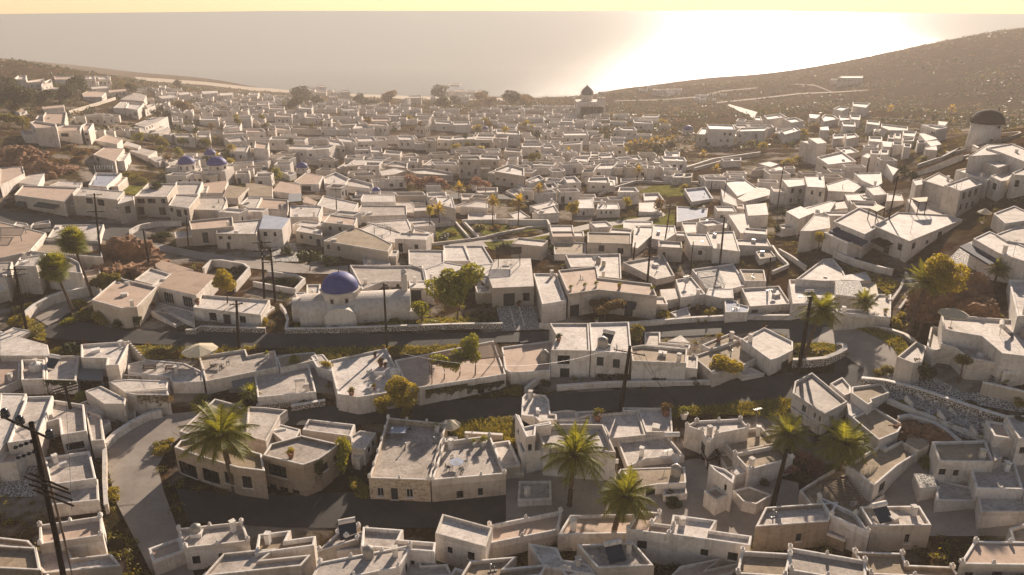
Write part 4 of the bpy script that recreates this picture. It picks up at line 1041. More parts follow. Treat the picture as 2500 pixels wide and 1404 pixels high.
def creeper(px0, px1, py, hpx, kind='olive', n=900, look='climbing plant'):
    """leaves hanging on the wall found between px0 and px1 at row py"""
    rng = random.Random(int(px0)); h = wall_hit((px0+px1)/2, py)
    if h is None: print('NOWALL', look); return
    D, p, nrm, d = h; sc = F/D; g = p.copy(); root = empty('climbing_plant', g); mb = MB(); w_ = (px1-px0)/sc/max(.4, abs(d.x)); hh = hpx/sc
    for _ in range(n):
        t = rng.uniform(-.5, .5); fall = (.35+.65*(.5+.5*math.sin(t*17)*math.sin(t*7+1)))*hh; z = -rng.random()**1.5*fall; o_ = rng.uniform(.03, .28)
        c = Vector((d.x*t*w_+nrm.x*o_, d.y*t*w_+nrm.y*o_, z+.15)); s_ = rng.uniform(.07, .15); a = Vector((rng.uniform(-1, 1), rng.uniform(-1, 1), rng.uniform(-1, 1))).normalized(); b = a.cross(Vector((rng.uniform(-1, 1), rng.uniform(-1, 1), rng.uniform(-1, 1)))).normalized()
        mb.add([c-a*s_, c+b*s_*.6, c+a*s_, c-b*s_*.6], [(0, 1, 2, 3)])
    obj('foliage', mb.mesh('foliage', M[kind]), root); st = MB()
    for k in range(3): t = (-.3+.3*k)*w_; st.path([(d.x*t+nrm.x*.04, d.y*t+nrm.y*.04, .1), (d.x*(t+.1)+nrm.x*.06, d.y*(t+.1)+nrm.y*.06, -hh*.5), (d.x*t+nrm.x*.05, d.y*t+nrm.y*.05, -hh)], [.03, .025, .02], 5)
    obj('stem', st.mesh('stem', M['bark']), root); reg(root, look, 'climbing plant', 'climbing plants', (px0+px1)/2, py)
def stairs(p_top, p_bot, wpx, n=10, look='white flight of steps', m='concrete', drop=None):
    a = at(*p_top); b = ground(*p_bot); d = Vector((b.x-a.x, b.y-a.y)); L = max(1.0, d.length); d.normalize(); s = Vector((-d.y, d.x)); w_ = wpx/scale_at(b)
    zt = a.z; zb = b.z; n = max(4, n); root = empty('staircase', b); q = MB(); rz_ = math.atan2(d.y, d.x)
    if zt < zb+.6: zt = zb+.6
    for k in range(n):
        t = (k+.5)/n; c = Vector((a.x, a.y)).lerp(Vector((b.x, b.y)), t); z = zt+(zb-zt)*(k+1)/n+.10
        q.box((c.x-b.x, c.y-b.y, (z+zb-1.2)/2-zb), (L/n+.002, w_, z-(zb-1.2)), rz_)
    obj('steps', q.mesh('steps', M[m]), root)
    for sg in (-1, 1):
        r = MB(); o_ = s*sg*(w_/2+.12); A_ = Vector((a.x-b.x+o_.x, a.y-b.y+o_.y)); B_ = Vector((o_.x, o_.y)); t_ = s*.12
        vs = []
        for P_, z in ((A_, zt-zb), (B_, 0)):
            for sg2 in (-1, 1):
                for zz in (-1.2-(z if 0 else 0), z+.45): vs.append((P_.x+t_.x*sg2, P_.y+t_.y*sg2, zz))
        r.add(vs, [(0,1,3,2),(4,6,7,5),(0,4,5,1),(2,3,7,6),(1,5,7,3),(0,2,6,4)]); obj('side_wall', r.mesh('side_wall', M['white']), root)
    reg(root, look, 'stairs', 'outdoor staircases', (p_top[0]+p_bot[0])/2, (p_top[1]+p_bot[1])/2)
# ------------------------------------------------------------------ near houses, tile by tile (wall px below lowest roof corner | roof outline | options)
houses('A0', '''
250 | 0,300 245,305 60,750 -60,900 | r0 | p.1 | lwhite house with bare flat roof cut by the left picture edge
250 | 238,332 490,325 345,720 65,765 | r0 | p.35 | lnarrow white house with light roof beside the lower left pylon
185 | 350,385 520,365 775,405 800,650 560,690 540,540 350,590 | r1 | p.5 | w690,790,170,60,v | lwhite house with stepped grey roof and dark grille in its front wall
150 | 405,895 830,832 890,1092 455,1150 | r1 | p.4 | lwhite house with low grey roof below the stepped roof
120 | 440,1165 905,1095 915,1290 430,1340 | r1 | p.4
160 | 790,462 938,505 960,735 838,745 | r1 | p.35
100 | -150,-55 185,-60 185,175 -150,330 | r3 | p.12 | lwhite house with pinkish bare roof behind the terrace with the round tank
140 | 192,-8 410,-12 412,172 192,180 | r1 | p.7 | lsmall white terrace building carrying a round water tank
130 | 418,-42 738,-48 700,185 418,178 | r0 | p.4
170 | 785,280 935,232 1168,350 1150,400 960,400 | r0 | p.15
120 | 1000,190 1180,172 1560,185 1540,250 1150,290 1120,268 | r0 | p.1 | lraised white terrace with dark pierced balustrades
190 | 1140,292 1545,262 1562,318 1255,315 | r0 | p.3
120 | 1655,655 1985,350 2195,405 2412,555 2330,700 1850,640 1785,695 | r1 | p.35 | mcream | lcream house with angular grey roof behind the big date palm
270 | 1610,800 1665,738 1870,695 2420,860 2450,1020 2200,990 1830,880 | r2 | p.4 | mtan | w1740,1010,160,120,w 1915,1060,150,120,w 2120,1090,80,100 2240,1120,90,110 2360,1140,80,90 | ltan house with a row of wide dark windows behind the big date palm
90 | 780,620 870,560 1010,545 1020,570 830,690 | r0 | p.2
''')
houses('B0', '''
60 | 0,1000 20,880 120,830 300,860 | r0 | p.1
190 | 745,985 1205,955 1095,1175 975,1182 985,1115 745,1110 | r0 | p.4 | ltall white house with bright roof beside the stepped wall
60 | 1180,1165 1365,1125 1710,1160 1880,1240 1880,1330 1590,1340 1565,1285 1180,1245 | r0 | p.12 | lwhite terrace holding two wooden benches
60 | 435,0 510,-118 960,-123 915,28 | r0 | p.25
180 | 290,125 405,18 915,28 950,180 550,150 | r2 | p.6 | mcream | lcream house with walled sandy roof behind the tall fan palms
260 | 180,182 420,150 335,265 130,262 | r1 | p.25 | w395,265,25,60 | lwhite two-storey house with small roof beyond the left utility pole
200 | -60,228 115,222 60,400 -60,330 | r1 | p.2
190 | 270,152 550,128 740,230 760,330 430,292 | r1 | p.3 | w435,460,35,150,d 380,530,40,70
120 | -200,-80 0,-150 425,-45 270,130 0,185 -150,260 | r3 | p.15 | lbroad pinkish paved terrace by the left edge
190 | 845,575 1095,368 1450,455 1265,640 1130,652 | r3 | p.35 | mcream | lcream house with a rounded corner and pinkish roof terrace
60 | 1240,390 1390,278 1580,335 1450,442 | r0 | p.3
150 | 1455,455 1640,285 2000,350 1815,535 | r3 | p.03 | w1560,560,90,100,a 1735,595,90,100,a | lwhite house with bare pale roof and two arched openings
40 | 1270,660 1440,590 1790,680 1800,800 1560,700 | r1 | p.1
130 | 1785,645 1860,525 2495,575 2410,715 | r0 | p.35 | w1965,705,70,70 2095,725,70,110,d 2240,730,60,60 | llong low white house with white roof beside the left street pole
12 | 1415,200 1450,195 1790,295 1650,300 1580,335 1440,270 | r3 | p.02 | lpinkish concrete slab behind the arched house
90 | 0,860 130,905 440,990 460,1092 0,1092 | r0 | p.03
60 | 2380,590 2540,640 2400,760 2420,715 | r0 | p.2
''')
houses('B0', '''
80 | 1835,1095 2270,1030 2290,1090 2545,1040 2575,1195 1900,1330 | r1 | p.4 | lwhite house with a sunken grey roof terrace holding a dark dining table
''')
houses('A1', '''
150 | -60,425 100,430 310,455 240,510 110,745 -80,700 | r0 | p.3
300 | 80,875 150,770 440,690 790,770 690,850 600,910 455,965 | r1 | p.4 | mtan | w215,1020,170,110 180,1195,70,80 280,1215,80,80 390,1225,70,50 757,905,40,55 655,985,65,70 757,1135,40,60 | lweathered tan two-storey house with a wide dark window and roof plants
120 | 160,655 240,585 430,635 350,780 310,785 | r0 | p.1 | lsmall white stair block on the roof of the weathered tan house
60 | 545,800 570,765 685,790 655,880 560,880 | r1 | p.15 | lsmall open white chimney box on the weathered tan house
150 | 445,640 500,540 935,590 890,700 | r1 | p.3 | w920,720,20,30
150 | 890,700 980,645 1130,665 1025,820 905,812 | r0 | p.25 | w1105,760,20,50 1065,825,20,50
100 | 905,815 1030,825 975,915 900,900 | r0 | p.1
210 | 1060,1085 1235,525 1785,580 1628,1105 | r1 | p.75 | mstone_tan | w1170,1220,60,80,g 1300,1235,70,110,d 1440,1230,60,80,g | k2.6 | ltan stone-fronted house with a big walled white roof and corner knobs
210 | 1640,1105 1750,745 2185,690 2330,1045 | r1 | p.6 | mcream | w1905,1240,60,70 2095,1215,50,60 | k2.6 | lcream house with walled roof terrace holding a round metal table
80 | 0,110 510,30 575,290 30,340 | r1 | p.35 | lwhite house with sunken grey roof and slim white water heater
120 | 690,0 1225,-115 1380,180 1290,290 960,340 770,310 | r0 | p.3 | lwhite house with broad bright roof carrying pots and a round tank
120 | 1300,-5 2215,-185 2330,125 1530,250 1400,200 | r3 | p.25 | w2100,260,65,90 | lwhite house whose roof carries the long vine-covered pergola
90 | 205,-30 330,-60 560,-80 600,-10 240,70 | r2 | p.1
100 | 520,-40 640,-60 690,0 720,100 580,60 | r0 | p.1
30 | 2240,-10 2500,-60 2500,-20 2260,40 | r2 | p.05
''')
houses('A2', '''
60 | -60,-125 425,-190 390,90 30,112 -30,80 | r3 | p.25 | lwhite house with broad pinkish roof and the leftmost of the round tanks
120 | 130,340 165,298 350,318 380,360 395,490 450,495 455,545 290,565 250,520 120,505 | r0 | p.25
340 | 65,490 108,507 150,610 395,560 400,590 260,610 250,695 170,708 | r0 | p.25 | w215,805,40,60,g 95,650,15,40 | ltall narrow white house with stepped roof above the dark hedge
50 | 400,472 540,455 625,462 645,535 450,550 | r1 | p.25
30 | 628,470 805,460 810,510 755,502 640,540 | r1 | p.25
30 | 405,547 760,542 765,588 410,592 | r0 | p.2
60 | 755,502 1205,462 1275,690 945,722 880,592 770,590 | r0 | p.35 | lwhite house with broad pale roof and one potted shrub
50 | 1060,432 1510,437 1525,660 1275,662 1208,462 1062,465 | r0 | p.35
280 | 255,612 510,585 880,590 1000,850 330,790 | r1 | p.6 | w280,800,30,80 | llarge white house with shaded walled roof behind the nearest centre palm
80 | 1005,728 1470,690 1635,880 1280,905 1105,985 | r1 | p.35
100 | 1040,1000 1640,980 1650,1130 1390,1145 1120,1190 1000,1060 | r2 | p.08 | w1380,1220,90,80 | lhouse with orange sandy roof holding a tank and satellite dishes
60 | 100,1112 400,1110 405,1280 90,1290 | r1 | p.3
230 | 1640,602 1740,555 2155,535 2230,620 1935,675 1860,760 1790,650 | r1 | p.35 | w1780,770,35,90,d 1770,940,45,80,w | k2.6 | lwhite house with broken shaded roof and tall wall facing the alley
130 | 1935,680 2345,610 2490,765 2080,850 | r2 | p.5 | w1945,775,30,80
180 | 2085,857 2515,772 2640,900 2230,1012 | r2 | p.5 | k9 | lwhite house with weathered sandy walled roof beside the pink flowers
40 | 1950,872 2080,852 2180,970 2020,1000 | r2 | p.1
140 | 2060,1012 2180,957 2228,1022 2110,1062 | r0 | p.05 | w2085,1045,20,40
280 | 1860,957 2010,1002 2100,1065 2085,1137 1905,1012 | r1 | p.2 | w1950,1115,50,100 1930,1215,50,90 2010,1175,25,50
100 | 2080,1200 2230,1160 2450,1240 2300,1330 2170,1300 | r2 | p.2
60 | 1420,1150 1640,1135 1660,1230 1440,1250 | r1 | p.2
''')
houses('A3', '''
200 | 380,190 540,108 870,380 655,495 360,300 | r1 | p.4 | w465,430,35,60,g 563,505,25,50,g 612,525,25,45,g 728,535,35,50,g 412,545,40,50,d | ltall white house with pointed grey roof above the bend of the road
60 | 350,402 400,395 640,578 600,602 350,440 | r0 | p.4
40 | 705,212 820,150 900,240 900,300 840,325 | r1 | p.3
40 | 905,242 1185,205 1260,295 1090,360 1100,385 1060,410 905,300 | r2 | p.3
60 | 850,342 915,310 1060,430 905,520 880,500 | r0 | p.1
60 | 905,522 1110,425 1385,590 1340,660 1160,735 | r2 | p.3 | lwhite house with clean sandy roof above the brown rocks
40 | 915,560 990,600 1160,745 1240,800 1210,820 1060,700 | r1 | p.1
110 | 1155,772 1215,812 1370,735 1510,860 1335,970 1115,1160 860,960 1130,800 | r2 | p.4 | w1300,1060,100,120 1190,1150,60,80 | lhouse with large brown sandy roof beside the stone box
110 | 425,1195 640,1060 815,955 1215,1245 1000,1400 660,1500 | r2 | p.4 | lwhite house whose sandy roof carries a loose log pergola
130 | 1480,1045 1670,1040 1725,1165 1540,1180 | r5 | p.03 | lsmall square block with rough pebbled roof
20 | 1435,702 1610,722 1625,782 1520,840 1400,760 | r2 | p.02
180 | 1650,747 2150,737 2225,935 1715,930 | r2 | p.35 | w1870,1040,45,60 1745,1030,60,50 | llong white house with ribbed sandy roof left of the blue-windowed house
110 | 1985,937 2420,947 2500,1190 2060,1180 | r1 | p.35
230 | 2325,505 2600,505 2600,720 2455,720 | r1 | p.3 | w2340,670,35,70,b 2490,830,60,60,b | lwhite corner house with blue windows by the right edge
60 | 2170,752 2270,752 2300,900 2230,930 | r0 | p.05
50 | 1690,1100 2000,1165 2080,1300 1690,1290 | r1 | p.1
70 | 2060,1190 2500,1200 2540,1400 2100,1400 | r1 | p.3
''')
houses('B1', '''
60 | 885,252 1195,260 1560,257 1590,400 1190,405 1000,480 975,420 | r1 | p.35 | w1220,432,30,20 1330,422,30,25 | lwhite house with wide grey-white roof directly behind the blue-domed church
40 | 1010,142 1235,145 1260,250 1015,250 | r0 | p.3
60 | 1425,112 1755,117 1760,250 1570,290 1430,245 | r1 | p.3
60 | 1750,72 1945,72 2005,215 1760,215 | r0 | p.3
50 | 1950,72 2120,72 2225,240 2000,255 | r1 | p.3
60 | 1570,292 1760,222 1980,262 1660,400 1590,390 | r0 | p.15
130 | 1430,402 1660,400 1660,500 1560,467 1440,467 | r0 | p.15 | w1480,560,100,140,d
180 | 2225,200 2560,192 2590,450 2205,467 2165,357 | r0 | p.03 | mcream | w2360,580,100,130,d 2518,550,60,80 | lhouse with snow-white bare roof and rooftop pergola right of the big green tree
130 | 2000,252 2225,242 2165,355 2100,350 | r0 | p.1
130 | 2095,357 2200,352 2240,480 2230,500 2100,400 | r1 | p.05 | mtan | w2120,445,50,80
80 | 375,505 475,505 480,545 390,560 | r0 | p.15
80 | 485,432 615,430 600,545 480,545 | r0 | p.3
''')
houses('B2', '''
190 | 235,330 455,330 540,580 315,617 | r0 | p.3 | lwhite house end with sloping bright roof by the pebbled steps
220 | 465,300 820,265 840,370 1330,425 1380,540 840,480 560,522 | r3 | p.3 | mcream | w615,700,85,140,d 475,740,60,70 915,600,50,40 1115,690,75,110,d | llong cream house with a row of roof pots and two doors
60 | 530,157 1040,147 1050,380 830,357 820,265 580,272 | r0 | p.4 | lwhite house with broad bright roof and a satellite dish
60 | 1060,227 1440,160 1545,350 1375,385 | r0 | p.4
80 | 1405,480 1590,467 1600,560 1425,590 | r0 | p.05
110 | 1550,387 1700,362 1830,520 1600,555 | r0 | p.35
40 | 1700,292 2085,237 2190,410 2190,440 2080,470 1850,480 1760,370 | r0 | p.35 | lwhite house with a slatted pergola on its large roof
80 | 2160,467 2510,445 2620,612 2240,637 | r0 | p.4 | w2275,655,60,30,v
40 | 2140,292 2370,297 2390,400 2190,400 | r2 | p.35
250 | 385,790 745,790 760,1045 400,1040 450,910 | r0 | p.3 | w515,1130,115,75,w 525,1265,90,110,d | lwhite two-storey house with blue-grey shutters beside the long road
250 | 750,787 1120,777 1140,1000 1130,1070 770,1047 | r0 | p.35 | w853,1145,60,80,b 1003,1165,60,80,b | lwhite two-storey house with an urn-shaped roof tank
200 | 1130,1007 1250,990 1660,1030 1650,1160 1150,1140 | r2 | p.4
60 | 1265,872 1410,872 1410,965 1690,990 1680,1028 1262,988 | r0 | p.3
110 | 1705,1095 1880,1037 2130,947 2365,1080 2160,1190 1900,1260 | r2 | p.3 | k9 | lwhite house with brown roof behind the golden tree
50 | 1790,990 2050,882 2185,940 2130,946 1880,1036 | r2 | p.25
150 | 2160,937 2370,827 2638,960 2638,1040 2500,1110 2430,1130 2372,1090 | r0 | p.3 | w2558,1195,70,110,d | lwhite house with rounded front and speckled white roof
60 | 2110,1235 2250,1200 2375,1257 2170,1275 | r0 | p.15
60 | 1470,960 1600,900 1690,975 | r0 | p.05
30 | 1500,690 1660,640 1690,720 1560,740 | r0 | p.2
90 | 2000,560 2130,590 2130,610 2240,640 2220,690 2010,690 | r4 | p.2
90 | 1850,480 2080,472 2090,560 1980,560 1830,530 | r0 | p.08
''')
houses('B3', '''
30 | 390,382 640,197 735,190 820,290 870,395 640,400 | r0 | p.3 | lwhite house with pointed snow-white roof above the palm of the bend
130 | 325,387 620,382 735,357 775,597 360,612 | r0 | p.4 | lwhite house with cluttered roof behind the big road palm
110 | 755,397 985,402 1040,560 760,527 | r5 | p.03
50 | 830,350 1040,317 1090,390 985,400 800,390 | r0 | p.03
80 | 760,655 1000,662 1150,522 1275,524 1270,740 765,690 | r0 | p.3 | lwhite house with a bright pot-lined terrace facing the road bend
100 | 1735,707 2520,765 2560,1100 2300,1070 2110,910 1760,850 | r0 | p.4 | lbroad white roof terrace with slatted rail and cream parasol
150 | 1755,832 2115,905 2065,990 2300,1075 2290,1165 1990,1110 1850,1010 1735,980 | r1 | p.4 | lwhite house with zigzag shaded grey roof below the parasol terrace
130 | 1640,817 1740,832 1815,940 1790,1010 1670,1047 1600,1010 | r1 | p.5 | lnarrow white stair tower beside the zigzag grey roof
200 | 1325,1102 1500,957 1600,1005 1560,1150 1480,1160 | r1 | p.4
60 | 2310,1172 2500,1130 2560,1240 2310,1240 | r3 | p.1
120 | 2360,387 2600,390 2600,720 2440,727 | r0 | p.4 | lwhite house with tall curved side wall by the right edge above the rocks
''')
houses('C0', '''
140 | 130,437 210,348 240,350 725,372 600,500 | r3 | p.3 | mcream | w220,570,80,90,d | lcream house with wide green awning on the left street
60 | 0,182 210,175 228,240 0,350 | r3 | p.2
30 | 170,327 320,205 425,215 350,352 | r0 | p.05
190 | 670,445 740,367 1150,405 1085,482 780,447 | r0 | p.2 | mcream | w790,490,60,50 930,500,60,60
190 | 1085,512 1140,447 1240,450 1235,482 1090,522 | r0 | p.1 | mcream | w1185,575,50,70
190 | 1240,452 1370,327 1635,337 1545,457 | r0 | p.3 | mcream | w1300,480,70,45,w 1400,488,70,45,w 1510,495,35,45 1307,585,55,75,d 1503,590,55,75,d | lcream two-storey house with two wide upper openings on the left street
60 | 1545,458 1630,317 1875,317 1830,430 1610,432 | r0 | p.3
150 | 1555,535 1620,432 1840,442 1745,560 | r1 | p.25 | mcream | w1585,565,30,40 1655,610,45,70,d 1712,570,30,50
100 | 1735,572 1830,457 2085,457 2100,490 2060,582 | r0 | p.25 | lwhite house with rounded-corner roof above the curved street wall
150 | 1765,760 1745,678 2150,640 2160,730 | r3 | p.4 | mcream | w1900,835,55,95,d
150 | 1995,795 2010,692 2420,662 2370,800 | r0 | p.3 | mcream | w2040,835,30,35 2120,830,30,35 2113,915,35,70,d
100 | 815,347 882,232 1125,237 985,362 | r4 | p.35 | w1100,285,30,45 1020,360,40,40 | lwhite house with pale blue roof and rooftop frame
110 | 860,65 960,0 1150,10 1060,130 | r3 | p.1 | w905,110,35,35 1075,95,25,50 | lisolated white house with square window right of the dark boulders
20 | 450,352 550,312 760,322 740,367 | r0 | p.1
50 | 1870,332 2110,305 2060,422 1880,422 | r3 | p.03
60 | 2050,462 2110,347 2300,372 2200,470 | r2 | p.03 | lhouse with bare sand-coloured roof right of the three blue domes
60 | 2300,450 2270,332 2345,330 2520,362 2520,452 | r2 | p.03
70 | 2220,522 2290,457 2420,462 2360,582 | r0 | p.25
60 | 2090,560 2200,540 2200,600 2090,600 | r0 | p.05
40 | 280,730 300,700 460,665 465,700 310,715 | r1 | p.3
50 | 95,745 150,685 250,700 265,720 | r1 | p.2
30 | 1190,30 1300,10 1450,32 1370,82 | r0 | p.05
50 | 1370,82 1580,62 1470,132 1440,135 | r0 | p.05
50 | 1470,112 1580,95 1640,110 1560,150 | r1 | p.2
60 | 1780,80 1900,85 1900,110 1790,115 | r0 | p.2
''')
houses('C1', '''
170 | 640,692 700,617 955,652 930,722 | r3 | p.25 | mcream | w705,750,25,40 795,755,25,40 | lcream three-storey tower house with pinkish roof above the street
130 | 640,862 930,730 1130,812 1280,892 1240,962 | r2 | p.15 | mcream | w690,920,25,40 785,935,25,40 | lbroad cream lower house under the three-storey tower
60 | 930,770 1100,700 1380,790 1290,880 1130,840 | r0 | p.2 | mcream
170 | 45,752 85,622 335,652 260,757 | r4 | p.05 | w195,803,25,40 105,800,30,40 | lsquare white house with plain bluish roof beside the street
90 | 335,532 635,542 595,642 330,642 | r0 | p.3
70 | 20,562 75,467 320,482 300,572 | r3 | p.3
110 | 385,772 430,717 630,762 630,812 | r0 | p.2 | mcream | w443,825,25,40 525,835,25,35 597,885,38,70,d
70 | 580,532 640,442 965,512 910,612 720,572 | r0 | p.25
60 | 910,637 990,532 1410,537 1415,622 | r1 | p.3 | lwhite house with long walled grey roof left of the yellow palms
40 | 1130,502 1460,507 1540,602 1410,600 | r0 | p.15
90 | 985,472 1010,432 1300,442 1310,502 990,502 | r0 | p.1
30 | 1420,662 1635,652 1640,702 1430,732 | r0 | p.15
20 | 1635,652 1820,657 1820,690 1640,702 | r0 | p.1
90 | 1450,832 1480,752 1660,792 1640,822 | r3 | p.15 | w1490,845,20,25
40 | 1040,692 1420,662 1460,760 1380,800 1240,722 | r0 | p.2
50 | 165,402 240,312 425,352 440,440 | r3 | p.03 | lhouse with plain pinkish sloping roof near the small blue dome
40 | 440,502 480,452 590,502 560,532 | r3 | p.03
70 | 370,312 480,232 640,262 600,340 430,337 | r3 | p.1 | w483,378,80,50
60 | 640,272 760,227 885,287 830,350 650,332 | r0 | p.3
60 | 860,302 900,282 1100,332 1110,382 830,350 | r0 | p.25
20 | 940,402 970,372 1140,392 1150,440 930,442 | r0 | p.2
50 | 210,182 240,167 390,222 330,262 | r0 | p.15
40 | 20,202 90,150 160,240 100,260 | r0 | p.1
40 | 1610,450 1620,412 1780,412 1785,460 | r0 | p.25
150 | 1680,452 1835,462 1865,565 1700,522 | r0 | p.2
50 | 1910,427 2110,432 2120,480 1920,482 | r0 | p.25
80 | 1905,542 2060,492 2160,502 2160,560 | r0 | p.2
50 | 2050,372 2255,367 2255,412 2060,422 | r0 | p.3
20 | 1975,665 1980,602 2240,612 2235,662 | r0 | p.25
30 | 1430,462 1580,467 1590,520 1440,502 | r0 | p.25
180 | 1890,82 2085,77 2100,112 1900,107 | r0 | p.15 | mcream | w1915,130,20,25 1990,140,20,25 1990,245,20,35 2050,225,20,50 1915,220,20,25 | lcream three-storey house with twin rooftop chimneys above the pink trees
150 | 2090,67 2260,77 2265,112 2095,107 | r0 | p.15 | mcream | w2225,130,20,25 2225,205,20,25
120 | 2225,202 2360,152 2500,192 2500,265 2230,222 | r0 | p.2 | mcream | w2250,290,25,25 2315,300,25,25 2385,340,20,35
90 | 1200,150 1300,92 1420,132 1415,190 1210,160 | r0 | p.15 | mcream | w1235,150,15,25 1285,150,15,25
70 | 830,102 900,90 925,152 820,172 | r0 | p.15 | mcream
70 | 930,112 1190,122 1195,142 830,177 | r0 | p.1 | mcream | w900,200,20,25 970,205,20,25 1035,210,20,25
90 | 1160,195 1300,150 1400,190 1300,240 1180,260 | r0 | p.1 | mcream | w1220,250,20,25 1270,265,20,25
60 | 1560,160 1640,90 1760,100 1790,150 1700,170 | r0 | p.15 | mcream | w1590,175,15,20 1650,185,40,20 1735,175,30,20
60 | 1400,200 1600,190 1840,230 1840,260 1500,240 | r0 | p.15 | mcream
50 | 1760,140 1800,90 1890,100 1890,140 | r0 | p.15 | mcream
50 | 470,92 640,62 750,100 740,130 490,110 | r0 | p.15 | mcream | a
50 | 1350,60 1500,50 1500,95 1360,100 | r0 | p.15 | a
80 | 930,2 1080,-10 1080,20 940,25 | r0 | p.15 | w993,40,15,25 1045,50,15,25
60 | 1080,45 1160,40 1240,80 1080,85 | r0 | p.15 | a
''')
houses('C2', '''
60 | 580,92 640,62 760,72 740,132 590,112 | r0 | p.2 | a
50 | 765,32 980,47 985,102 760,92 | r0 | p.2 | a
60 | 1445,37 1590,40 1590,82 1450,87 | r0 | p.4 | lsmall white house with deep walled roof below the palm grove
40 | 1460,192 1590,112 1625,182 1600,217 1460,222 | r0 | p.2
60 | 1970,102 2155,92 2160,122 2000,127 | r0 | p.2 | llone small white block on the terraced golden slope
90 | 510,272 620,262 680,322 550,327 | r0 | p.3 | w620,352,25,18
90 | 735,320 750,280 930,275 945,327 | r0 | p.3 | w790,365,25,18 885,365,25,18
60 | 700,257 895,257 900,277 720,282 | r0 | p.2
30 | 920,272 1010,272 1015,332 950,332 | r0 | p.2
20 | 1040,282 1260,282 1260,302 1040,322 | r0 | p.2
70 | 160,302 290,252 340,292 210,332 | r0 | p.25
50 | 340,260 380,250 440,298 360,300 | r0 | p.1
60 | 330,330 430,320 470,365 370,390 | r0 | p.25
120 | 1015,412 1030,367 1180,367 1215,412 | r0 | p.2 | lwhite cube house with a narrow roof beside the golden meadow
30 | 1250,422 1395,417 1445,482 1260,492 | r0 | p.2
20 | 1210,512 1370,507 1430,602 1210,592 | r0 | p.03
30 | 790,500 780,462 1010,462 1010,502 | r1 | p.2
80 | 820,572 830,517 1020,517 1040,572 | r0 | p.2 | w865,600,15,25 908,600,15,25 950,598,15,25 | llow white house with three small windows in a row
70 | 640,562 650,482 780,472 800,562 | r0 | p.1 | w700,610,20,35,d 645,592,15,15
20 | 470,460 480,424 580,422 590,462 | r0 | p.25
20 | 630,430 805,432 820,462 650,462 | r0 | p.2
90 | 240,582 430,532 475,602 280,617 | r0 | p.3
40 | 15,612 120,582 210,642 60,662 | r0 | p.25
20 | 80,362 190,342 240,422 180,437 | r0 | p.2
20 | -20,400 70,370 180,437 60,445 | r0 | p.2
60 | 200,540 420,490 470,525 270,575 | r0 | p.2
90 | 385,717 600,717 610,792 400,802 | r0 | p.3
60 | 415,872 720,877 720,980 430,987 | r2 | p.25
120 | 735,782 1140,792 1140,890 735,877 | r2 | p.3 | mcream | w865,930,50,60,b 1040,960,50,60 | lcream house with dark shutters and a white box on its front
60 | 1065,740 1068,677 1340,682 1340,722 1170,722 1165,762 | r0 | p.25
60 | 1165,762 1172,724 1345,732 1340,802 1200,932 1150,922 | r0 | p.25
80 | 1345,712 1545,722 1560,792 1450,862 1330,842 | r0 | p.25
60 | 1605,692 1750,692 1760,782 1640,792 | r0 | p.3
60 | 1765,750 1770,657 2030,652 2050,742 | r0 | p.3
130 | 1640,797 1840,802 1890,912 1690,902 | r0 | p.25 | w1778,975,35,45 | lwhite house with bright roof and one small window right of the steel pole
110 | 1840,782 2090,772 2150,962 1900,932 | r0 | p.3
60 | 2000,312 2190,292 2320,382 2120,452 | r0 | p.3 | lwhite house with tilted walled roof in the sun glare
60 | 2120,472 2330,352 2490,422 2180,502 | r0 | p.03
130 | 2200,532 2390,512 2410,622 2220,632 | r0 | p.03
70 | 2040,622 2200,602 2240,760 2390,762 2150,792 | r0 | p.1
40 | 1630,382 1830,362 1900,472 1700,502 | r4 | p.15
30 | 1560,542 1850,562 1840,642 1560,692 | r4 | p.25 | lwhite terrace with pale blue floor and a low hedge
60 | 2110,852 2400,842 2440,915 2130,902 | r0 | p.25
60 | 2290,962 2420,932 2480,1010 2330,1030 | r2 | p.25
90 | 1970,380 2110,480 2120,545 1990,500 | r0 | p.1
''')
